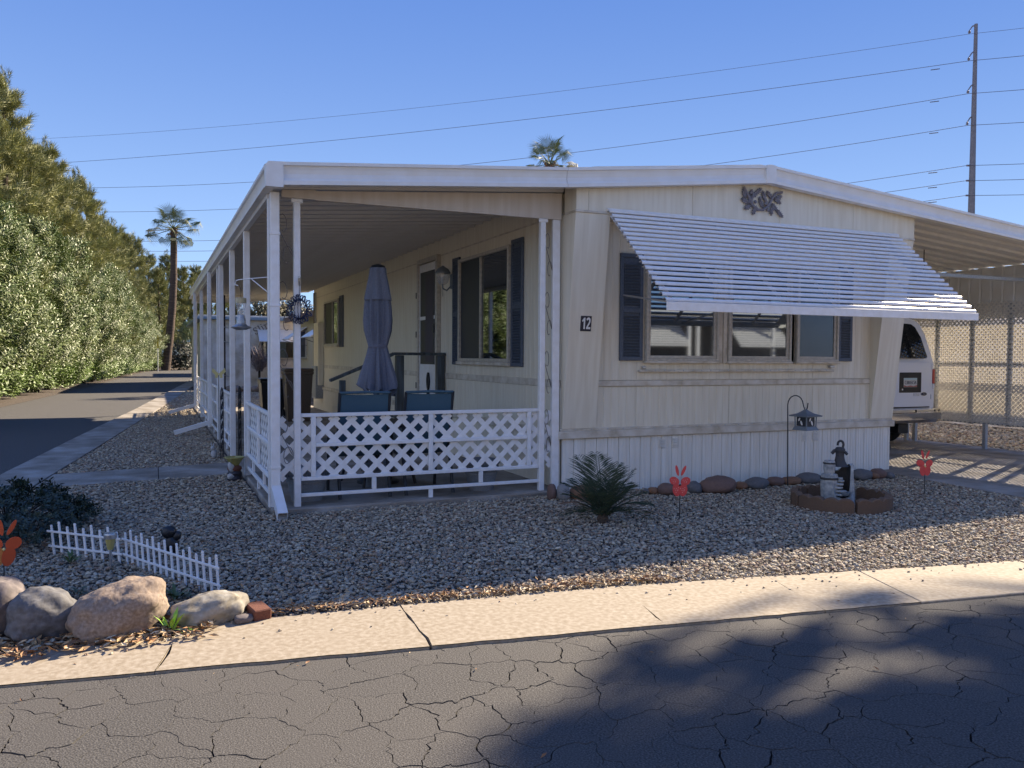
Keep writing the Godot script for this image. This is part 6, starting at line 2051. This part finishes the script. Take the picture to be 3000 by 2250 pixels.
	part(t, "handle", mb().tube([pc + bs * v3(0.03, 0.64, 0)] + hd, 0.014, 8), M.cast_dark)
	t.scale = Vector3(0.84, 0.88, 0.84)

# ---------------------------------------------------------------- van in the carport
func label_text(parent: Node3D, called: String, text: String, at: Vector3, height: float, m: Material, squash := 1.0, turn := 0.0) -> void:
	var font := SystemFont.new()
	font.font_names = PackedStringArray(["Droid Sans"])
	var tm := TextMesh.new()
	tm.text = text
	tm.font = font
	tm.font_size = 64
	tm.pixel_size = height / 46.0
	tm.depth = 0.003
	var o := MeshInstance3D.new()
	o.mesh = tm
	o.material_override = m
	o.name = numbered(parent, called)
	parent.add_child(o)
	o.transform = Transform3D(Basis(Vector3.UP, turn) * Basis().scaled(v3(squash, 1, 1)), at - org[parent])

func build_van() -> void:
	var cx := 11.12
	var zr := -9.80
	var V := thing("parked_van", "white passenger van parked nose-in under the carport", "van", v3(cx, 0, -12.4))
	# body: cross-sections lofted from the tail to the nose
	var half := [v2(0.0, 0.47), v2(0.86, 0.47), v2(0.965, 0.52), v2(1.005, 0.70), v2(1.015, 0.95), v2(1.005, 1.25), v2(0.975, 1.45), v2(0.925, 1.70), v2(0.855, 1.95), v2(0.78, 2.09), v2(0.66, 2.17), v2(0.40, 2.215), v2(0.0, 2.23)]
	var outline := []
	for p in half: outline.append(p)
	for i in range(half.size() - 2, 0, -1): outline.append(v2(-half[i].x, half[i].y))
	var secs := [[0.0, 0.945, 0.985, 0.0], [0.03, 0.972, 0.993, 0.0], [0.10, 0.993, 0.999, 0.0], [0.25, 1.0, 1.0, 0.0], [3.6, 1.0, 1.0, 0.0], [4.2, 0.99, 0.93, 0.0], [4.7, 0.96, 0.66, 0.0], [5.3, 0.90, 0.55, 0.0], [5.35, 0.86, 0.5, 0.0]]
	var ring := func(e: Array) -> Array:
		var r := []
		for p in outline:
			# the tail leans forward above the waist
			var lean := 0.16 * clampf((p.y - 1.45) / 0.8, 0, 1) if e[0] < 0.3 else 0.0
			var y: float = 0.47 + (p.y - 0.47) * e[2]
			r.append(v3(cx + p.x * e[1], y, zr - e[0] - lean))
		return r
	var b := mb()
	var prev: Array = ring.call(secs[0])
	var m := outline.size()
	for i in range(1, secs.size()):
		var nx: Array = ring.call(secs[i])
		for k in m:
			var k2 := (k + 1) % m
			b.quad(prev[k2], prev[k], nx[k], nx[k2])
		prev = nx
	# tail and nose closed
	var tail: Array = ring.call(secs[0])
	for k in range(1, m - 1): b.tri(tail[0], tail[k], tail[k + 1])
	for k in range(1, m - 1): b.tri(prev[0], prev[k + 1], prev[k])
	# outward faces
	var mid := v3(cx, 1.3, zr - 2.5)
	for i in range(0, b.v.size(), 3):
		var c := (b.v[i] + b.v[i + 1] + b.v[i + 2]) / 3.0
		var rad := v3(c.x - cx, c.y - 1.3, 0.0) if absf(b.n[i].z) < 0.8 else v3(0, 0, c.z - mid.z)
		if b.n[i].dot(rad) < 0.0:
			for k in 3: b.n[i + k] = -b.n[i + k]
			var t := b.v[i + 1]; b.v[i + 1] = b.v[i + 2]; b.v[i + 2] = t
	part(V, "body", b, M.van_paint)
	var tz := func(y: float) -> float: return zr - 0.16 * clampf((y - 1.45) / 0.8, 0, 1)
	# rear doors: panel lines, glass, hinges
	for s in [-1, 1]:
		var pl := PackedVector2Array([v2(0.07 * s, 1.50), v2(0.76 * s, 1.50), v2(0.785 * s, 1.53), v2(0.70 * s, 1.86), v2(0.60 * s, 2.03), v2(0.52 * s, 2.08), v2(0.07 * s, 2.10)])
		var lean := v3(0, 0.8, -0.16).normalized()
		var door := part(V, "rear_door", mb().prism(PackedVector2Array([v2(0.012 * s, 0.70), v2(0.85 * s, 0.70), v2(0.86 * s, 1.43), v2(0.012 * s, 1.43)]), v3(cx, 0, zr - 0.001), Vector3.RIGHT, Vector3.UP, 0.010), M.van_paint)
		part(door, "window", mb().prism(pl, v3(cx, 0, tz.call(1.50) + 0.0) + v3(0, 1.50, 0) - lean * 1.50 + v3(0, 0, -0.004), Vector3.RIGHT, lean, 0.014), M.van_glass)
		for y in [0.86, 1.36]: part(door, "hinge", mb().box(v3(cx + 0.885 * s, y, zr + 0.006), v3(0.028, 0.085, 0.02), Basis(), 0.006), M.van_paint)
		part(V, "tail_light", mb().box(v3(cx + 0.935 * s, 1.20, zr - 0.02), v3(0.065, 0.25, 0.07), Basis(Vector3.UP, 0.25 * s), 0.012), M.tail_red)
		part(V, "reversing_light", mb().box(v3(cx + 0.935 * s, 1.03, zr - 0.02), v3(0.065, 0.085, 0.07), Basis(Vector3.UP, 0.25 * s), 0.012), M.tail_white)
	part(V, "door_gap", mb().box(v3(cx, 1.07, zr + 0.002), v3(0.010, 0.76, 0.006)), M.black_plastic)
	part(V, "sill_gap", mb().box(v3(cx, 0.685, zr + 0.002), v3(1.7, 0.018, 0.010)), M.black_plastic)
	# number plate in its dark recess on the right-hand door
	var pr := part(V, "plate_recess", mb().box(v3(cx + 0.385, 1.10, zr + 0.013), v3(0.50, 0.335, 0.012), Basis(), 0.005), M.black_plastic)
	var pp := v3(cx + 0.375, 1.10, zr + 0.022)
	var np := part(pr, "number_plate", mb().box(pp, v3(0.305, 0.152, 0.004)), M.plate_white)
	part(pr, "plate_band", mb().box(pp + v3(0, 0.06, 0.003), v3(0.30, 0.026, 0.002)), M.plate_sky)
	part(pr, "plate_band", mb().prism(PackedVector2Array([v2(-0.15, -0.072), v2(0.15, -0.072), v2(0.15, -0.045), v2(0.07, -0.06), v2(0.0, -0.048), v2(-0.08, -0.06), v2(-0.15, -0.044)]), pp + v3(0, 0, 0.002), Vector3.RIGHT, Vector3.UP, 0.002), M.plate_band)
	label_text(pr, "plate_lettering", "C3KA5CSA", pp + v3(0, 0.0, 0.004), 0.058, M.plaque, 0.72)
	part(pr, "sticker", mb().lathe([v2(0.016, 0), v2(0.015, 0.002), v2(0, 0.002)], v3(cx + 0.20, 0.985, zr + 0.019), 12, Basis(Vector3.RIGHT, PI / 2)), M.tail_white)
	# oval emblem and badge
	var em := part(V, "emblem", mb().prism(ellipse(0, 0, 0.072, 0.032, 0, 24), v3(cx + 0.70, 0.905, zr + 0.009), Vector3.RIGHT, Vector3.UP, 0.008), M.chrome)
	part(em, "emblem_field", mb().prism(ellipse(0, 0, 0.064, 0.026, 0, 24), v3(cx + 0.70, 0.905, zr + 0.017), Vector3.RIGHT, Vector3.UP, 0.003), M.emblem)
	part(em, "emblem_script", mb().tube([v3(cx + 0.665, 0.900, zr + 0.021), v3(cx + 0.68, 0.915, zr + 0.021), v3(cx + 0.70, 0.899, zr + 0.021), v3(cx + 0.718, 0.909, zr + 0.021), v3(cx + 0.736, 0.901, zr + 0.021)], 0.0035, 5), M.chrome)
	label_text(V, "badge", "E-350", v3(cx + 0.53, 0.895, zr + 0.011), 0.045, M.chrome, 0.9)
	# chrome step bumper
	var bp := PackedVector2Array([v2(0.02, 0.44), v2(-0.17, 0.44), v2(-0.20, 0.49), v2(-0.20, 0.60), v2(-0.175, 0.615), v2(-0.17, 0.655), v2(-0.10, 0.67), v2(0.02, 0.67)])
	var bump := mb()
	for i in bp.size():
		var a := bp[i]
		var c := bp[(i + 1) % bp.size()]
		var nq := 12
		for k in nq:
			var f0 := lerpf(-1, 1, k / float(nq))
			var f1 := lerpf(-1, 1, (k + 1) / float(nq))
			var at := func(p: Vector2, f: float) -> Vector3: return v3(cx + f * 1.04, p.y, zr - p.x * 0.9 - 0.10 * pow(absf(f), 6.0))
			bump.quad(at.call(a, f0), at.call(a, f1), at.call(c, f1), at.call(c, f0))
	for i in range(1, bp.size() - 1):
		for f in [-1.0, 1.0]:
			bump.tri(v3(cx + f * 1.04, bp[0].y, zr - bp[0].x * 0.9 - 0.1), v3(cx + f * 1.04, bp[i].y, zr - bp[i].x * 0.9 - 0.1), v3(cx + f * 1.04, bp[i + 1].y, zr - bp[i + 1].x * 0.9 - 0.1))
	var bo := part(V, "bumper", bump, M.chrome)
	for x in [0.36, 0.90]: part(bo, "sensor", mb().lathe([v2(0.022, 0), v2(0.020, 0.006), v2(0, 0.007)], v3(cx + x, 0.635, zr + 0.155), 12, Basis(Vector3.RIGHT, PI / 2)), M.black_plastic)
	part(V, "hitch", mb().span(cx + 0.02, cx + 0.24, 0.27, 0.43, zr - 0.25, zr + 0.12, 0.01), M.black_plastic)
	part(V, "hitch_bar", mb().span(cx - 0.5, cx + 0.5, 0.30, 0.36, zr - 0.30, zr - 0.24, 0.01), M.iron_brown)
	# wheels
	for e in [[-0.86, -0.95], [0.86, -0.95], [-0.86, -4.45], [0.86, -4.45]]:
		var wc := v3(cx + e[0], 0.375, zr + e[1])
		var w := part(V, "wheel", mb().lathe([v2(0.20, -0.11), v2(0.33, -0.115), v2(0.37, -0.09), v2(0.375, -0.05), v2(0.375, 0.05), v2(0.37, 0.09), v2(0.33, 0.115), v2(0.20, 0.11)], wc, 32, Basis(Vector3.BACK, PI / 2)), M.tyre)
		part(w, "rim", mb().lathe([v2(0, -0.07), v2(0.205, -0.10), v2(0.205, 0.10), v2(0, 0.07)], wc, 24, Basis(Vector3.BACK, PI / 2)), M.steel)
	part(V, "underbody", mb().span(cx - 0.80, cx + 0.80, 0.40, 0.475, zr - 5.0, zr - 0.2), M.black_plastic)
	for s in [-1, 1]:
		part(V, "side_window", mb().prism(PackedVector2Array([v2(0.9, 1.5), v2(4.1, 1.5), v2(4.0, 1.98), v2(0.9, 2.0)]), v3(cx + s * 0.975, 0, zr) if false else v3(cx + s * 0.955, 0, zr), Vector3.FORWARD, v3(-s * 0.20, 1, 0).normalized(), 0.02 * s), M.van_glass)

# ---------------------------------------------------------------- small things
func build_small() -> void:
	# downspouts with kicked-out feet
	var spout := func(x: float, z: float, toward: Vector3, label: String, w: float) -> void:
		var t := thing("downspout", label, "downspout", v3(x, 0, z), "white downspouts of the patio cover")
		part(t, "pipe", mb().span(x - w * 0.5, x + w * 0.5, 0.20, 3.02, z - w * 0.5, z + w * 0.5, 0.006), M.white_metal)
		part(t, "foot", square_pipe(v3(x, 0.235, z), v3(x, 0.03, z) + toward, w * 1.06), M.white_metal)
		for y in [0.42, 2.62, 1.95]: part(t, "strap", mb().span(x - w * 0.56, x + w * 0.56, y, y + 0.025, z - w * 0.56, z + w * 0.56, 0.003), M.white_metal)
	spout.call(1.055, -7.985, v3(0.01, 0, 0.40), "white square downspout at the patio's front corner", 0.085)
	spout.call(0.965, -16.2, v3(-0.62, 0.03, 0.05), "white downspout halfway along the patio's side", 0.07)
	spout.call(0.965, -21.9, v3(-0.62, 0.03, 0.05), "white downspout near the far end of the patio's side", 0.07)
	# wind spinner
	var sc := v3(1.278, 1.932, -7.96)
	var sp := thing("wind_spinner", "dark round wire wind spinner hanging from the front post", "wind spinner", sc)
	for k in 3:
		var pts := []
		var a := -0.55 + k * 0.5
		var d := v3(cos(a), 0, sin(a))
		for q in 121:
			var f := TAU * q / 120.0
			var r := 0.100 + 0.026 * sin(f * (11.0 + k))
			pts.append(sc + d * (cos(f) * r) + v3(0, sin(f) * r * 1.12, 0))
		part(sp, "scalloped_ring", mb().tube(pts, 0.0042, 5, false), M.emblem)
	for k in 6:
		var pts := []
		var a := -0.2 + k * 0.42
		for q in 73:
			var f := TAU * q / 72.0
			var r := 0.074 + 0.0045 * sin(f * 14.0)
			pts.append(sc + v3(cos(a) * cos(f) * r, sin(f) * r * 1.22, sin(a) * cos(f) * r))
		part(sp, "inner_ring", mb().tube(pts, 0.0034, 5, false), M.emblem)
	part(sp, "hanger", mb().tube([sc + v3(0, 0.13, 0), sc + v3(0, 0.26, 0), sc + v3(0, 0.29, -0.05)], 0.003, 5), M.iron)
	part(sp, "bracket", mb().beam(v3(1.29, 2.17, -8.01), v3(1.275, 2.235, -7.95), 0.022, 0.03), M.trim)
	# hummingbird feeder on a bracket
	var fc := v3(0.812, 1.745, -8.62)
	var fb := thing("feeder_bracket", "thin white bracket arm sticking out from the side post", "bracket", v3(1.05, 2.25, -8.2))
	part(fb, "arm", mb().tube([v3(1.02, 2.245, -8.2), v3(0.82, 2.25, -8.62), v3(0.775, 2.245, -8.71), v3(0.765, 2.205, -8.73), v3(0.79, 2.19, -8.68)], 0.005, 6), M.white)
	part(fb, "brace", mb().tube([v3(1.02, 2.10, -8.2), v3(0.90, 2.24, -8.45)], 0.005, 6), M.white)
	var fd := thing("bird_feeder", "glass hourglass hummingbird feeder hanging off the side bracket", "bird feeder", fc)
	part(fd, "dish", mb().lathe([v2(0, 0), v2(0.045, 0.0), v2(0.098, 0.022), v2(0.10, 0.030), v2(0.06, 0.045), v2(0.05, 0.058), v2(0, 0.06)], fc, 24), M.feeder_base)
	part(fd, "bottle", mb().lathe([v2(0.048, 0.058), v2(0.046, 0.10), v2(0.034, 0.155), v2(0.036, 0.19), v2(0.048, 0.25), v2(0.050, 0.285)], fc, 24), M.glass_clear)
	part(fd, "nectar", mb().lathe([v2(0, 0.06), v2(0.044, 0.062), v2(0.042, 0.10), v2(0.030, 0.15), v2(0, 0.152)], fc, 20), M.feeder_base)
	part(fd, "cap", mb().lathe([v2(0.052, 0.27), v2(0.053, 0.315), v2(0.045, 0.32), v2(0, 0.322)], fc, 24), M.nectar)
	part(fd, "wire", mb().tube([fc + v3(0, 0.32, 0), fc + v3(0, 0.40, 0), v3(0.80, 2.195, -8.66)], 0.0025, 4), M.iron)
	# leaf ornament on the gable
	var gc := v3(6.58, 3.345, -7.745)
	var go := thing("gable_ornament", "pewter-coloured leafy branch ornament on the gable", "wall ornament", gc)
	var br := [[v2(-0.26, 0.14), v2(-0.19, 0.04), v2(-0.13, -0.06), v2(-0.05, -0.11), v2(0.03, -0.105), v2(0.11, -0.05), v2(0.16, 0.04), v2(0.22, 0.11), v2(0.31, 0.125)], [v2(-0.15, -0.03), v2(-0.12, 0.06), v2(-0.15, 0.12)], [v2(0.10, -0.06), v2(0.06, 0.02), v2(0.02, 0.06)]]
	for e in br:
		var pts := []
		for p in e: pts.append(gc + v3(p.x, p.y, 0.018))
		part(go, "branch", mb().tube(pts, 0.016, 7), M.ornament)
	for e in [[-0.25, 0.06, 0.3], [-0.24, -0.02, 1.2], [-0.20, -0.09, 1.9], [-0.09, 0.07, -0.9], [-0.04, 0.11, -1.0], [-0.10, -0.12, 2.6], [0.0, -0.03, 0.5], [0.04, 0.06, 0.4], [0.12, 0.08, 0.9], [0.24, 0.02, -2.0], [0.20, -0.06, -2.3], [0.28, -0.13, -2.2], [0.16, -0.10, 2.9], [-0.17, 0.0, -0.3], [0.26, 0.06, -1.2]]:
		var pl := PackedVector2Array()
		var c := v2(e[0], e[1])
		for k in 22:
			# lobed oak-like leaf
			var a := TAU * k / 22.0
			var r := (0.022 + 0.010 * (1.0 if k % 2 else -0.6)) 
			pl.append(c + v2(cos(a) * r, sin(a) * r * 2.1).rotated(e[2]))
		part(go, "leaf", mb().prism(pl, gc + v3(0, 0, 0.008 + 0.004 * absf(e[0])), Vector3.RIGHT, Vector3.UP, 0.016), M.ornament)
		part(go, "leaf_rib", mb().tube([gc + v3(c.x, c.y, 0.027) + v3(sin(e[2]), -cos(e[2]), 0) * 0.045, gc + v3(c.x, c.y, 0.029) - v3(sin(e[2]), -cos(e[2]), 0) * 0.045], 0.004, 4), M.ornament)
	for e in [[-0.02, 0.03], [0.10, -0.10], [-0.16, 0.08], [0.06, -0.03], [-0.09, -0.02]]: part(go, "acorn", mb().blob(gc + v3(e[0], e[1], 0.02), v3(0.018, 0.022, 0.018), Basis(), NZ, 0.1, 7, 10), M.ornament)
	# painted urn on the slab corner by the path
	var uc := v3(0.885, 0, -10.28)
	var ur := thing("painted_urn", "small painted urn with a yellow flared rim beside the path", "urn", uc)
	part(ur, "foot", mb().lathe([v2(0, 0), v2(0.088, 0), v2(0.092, 0.02), v2(0.075, 0.05), v2(0.085, 0.08), v2(0.07, 0.11)], uc, 22), M.urn_dark)
	part(ur, "body", mb().lathe([v2(0.07, 0.11), v2(0.085, 0.13), v2(0.080, 0.155), v2(0.05, 0.175)], uc, 22), M.brick)
	part(ur, "bowl", mb().lathe([v2(0.05, 0.175), v2(0.07, 0.21), v2(0.10, 0.255), v2(0.115, 0.262), v2(0.115, 0.275), v2(0.10, 0.275), v2(0.07, 0.23), v2(0, 0.21)], uc, 22, Basis(), 0.05, 9), M.urn_yellow)
	part(ur, "figure", mb().blob(uc + v3(-0.045, 0.16, 0.055), v3(0.035, 0.06, 0.03), Basis(Vector3.BACK, 0.3), NZ, 0.3, 10, 14), M.rabbit_white)
	part(ur, "figure", mb().blob(uc + v3(-0.05, 0.05, 0.06), v3(0.04, 0.035, 0.03), Basis(), NZ, 0.3, 10, 14), M.rabbit_white)
	# white figurine and stone at the trellis
	var wc := v3(0.80, 0, -12.55)
	var wf := thing("white_figurine", "small white animal figurine at the foot of the trellis", "figurine", wc)
	part(wf, "body", mb().blob(wc + v3(0, 0.06, 0), v3(0.045, 0.07, 0.055), Basis(), NZ, 0.2, 12, 16), M.rabbit_white)
	part(wf, "head", mb().blob(wc + v3(-0.02, 0.145, 0.02), v3(0.03, 0.034, 0.034), Basis(), NZ, 0.15, 10, 14), M.rabbit_white)
	for s in [-1, 1]: part(wf, "ear", mb().blob(wc + v3(-0.02 + s * 0.014, 0.19, 0.015), v3(0.008, 0.034, 0.01), Basis(Vector3.BACK, -0.2 * s), NZ, 0.1, 8, 8), M.rabbit_white)
	# narrow black trellises either side of the patio entrance
	var trellis := func(c: Vector3, d: Vector3, label: String) -> void:
		var t := thing("garden_trellis", label, "trellis", c, "narrow black arched trellises")
		var arch := [c + d * -0.11]
		for k in 11:
			var a := PI - PI * k / 10.0
			arch.append(c + d * (0.11 * cos(a)) + v3(0, 0.90 + 0.12 * sin(a), 0))
		arch.append(c + d * 0.11)
		part(t, "frame", mb().tube(arch, 0.007, 6), M.iron)
		for k in 6:
			var y := 0.14 + k * 0.14
			part(t, "rung", mb().tube([c + d * -0.11 + v3(0, y, 0), c + v3(0, y + 0.05, 0), c + d * 0.11 + v3(0, y, 0)], 0.006, 5), M.iron)
			part(t, "scroll", mb().tube([c + d * -0.07 + v3(0, y + 0.02, 0), c + d * -0.02 + v3(0, y + 0.09, 0), c + d * 0.05 + v3(0, y + 0.05, 0), c + d * 0.07 + v3(0, y + 0.12, 0)], 0.006, 5), M.iron)
		part(t, "upright", mb().tube([c, c + v3(0, 1.0, 0)], 0.006, 5), M.iron)
	trellis.call(v3(0.90, 0, -12.42), v3(0.25, 0, -1.0).normalized(), "narrow black arched trellis standing next to the white figurine")
	trellis.call(v3(1.10, 0.035, -11.95), v3(0.25, 0, -1.0).normalized(), "narrow black arched trellis standing on the patio edge")
	# pale butterfly on a rod above the side railing
	var yb := v3(0.93, 0, -13.4)
	var yt := thing("butterfly_stake", "pale yellow butterfly on a rod above the side railing", "garden stake", yb, "butterfly garden stakes")
	part(yt, "rod", mb().tube([yb, yb + v3(0, 1.18, 0)], 0.006, 6), M.iron)
	for s in [-1, 1]:
		part(yt, "wing", mb().prism(PackedVector2Array([v2(0, 0), v2(0.09 * s, 0.09), v2(0.10 * s, 0.03), v2(0.05 * s, -0.02), v2(0.06 * s, -0.06), v2(0.02 * s, -0.07)]), yb + v3(0, 1.20, 0), Vector3.RIGHT, Vector3.UP, 0.004), M.yellow)
	# loose stones lining the bed behind the patio
	var q := 0
	for e in [[2.9, -34.2, 0.34], [3.4, -34.9, 0.26], [3.75, -34.3, 0.30], [2.55, -34.8, 0.24], [3.1, -35.6, 0.28], [3.6, -35.7, 0.22], [2.3, -33.9, 0.26], [4.0, -35.0, 0.2]]:
		var f := FastNoiseLite.new()
		f.seed = 90 + q
		f.frequency = 0.015
		single("bed_stone", "pale loose stone lying in the bed before the white wall", "stone", mb().blob(v3(e[0], e[2] * 0.3, e[1]), v3(e[2], e[2] * 0.5, e[2] * 0.7), Basis(Vector3.UP, q * 0.7), f, 0.2, 8, 12), M.boulder_tan, "stones in the bed before the white wall", v3(e[0], 0, e[1]))
		q += 1

func square_pipe(a: Vector3, b: Vector3, w: float) -> MB:
	# an open square tube
	var z := (b - a).normalized()
	var x := Vector3.UP.cross(z).normalized()
	var y := z.cross(x)
	var m := mb()
	var cs := [v2(-1, -1), v2(1, -1), v2(1, 1), v2(-1, 1)]
	for k in 4:
		var p: Vector2 = cs[k] * w * 0.5
		var q: Vector2 = cs[(k + 1) % 4] * w * 0.5
		var a0 := a + x * p.x + y * p.y
		var a1 := a + x * q.x + y * q.y
		var b0 := b + x * p.x + y * p.y
		var b1 := b + x * q.x + y * q.y
		m.quad(a0, a1, b1, b0)
		var i := 0.90
		m.quad(a + (a1 - a) * i, a + (a0 - a) * i, b + (b0 - b) * i, b + (b1 - b) * i)
		m.quad(b0, b1, b + (b1 - b) * i, b + (b0 - b) * i)
	return m
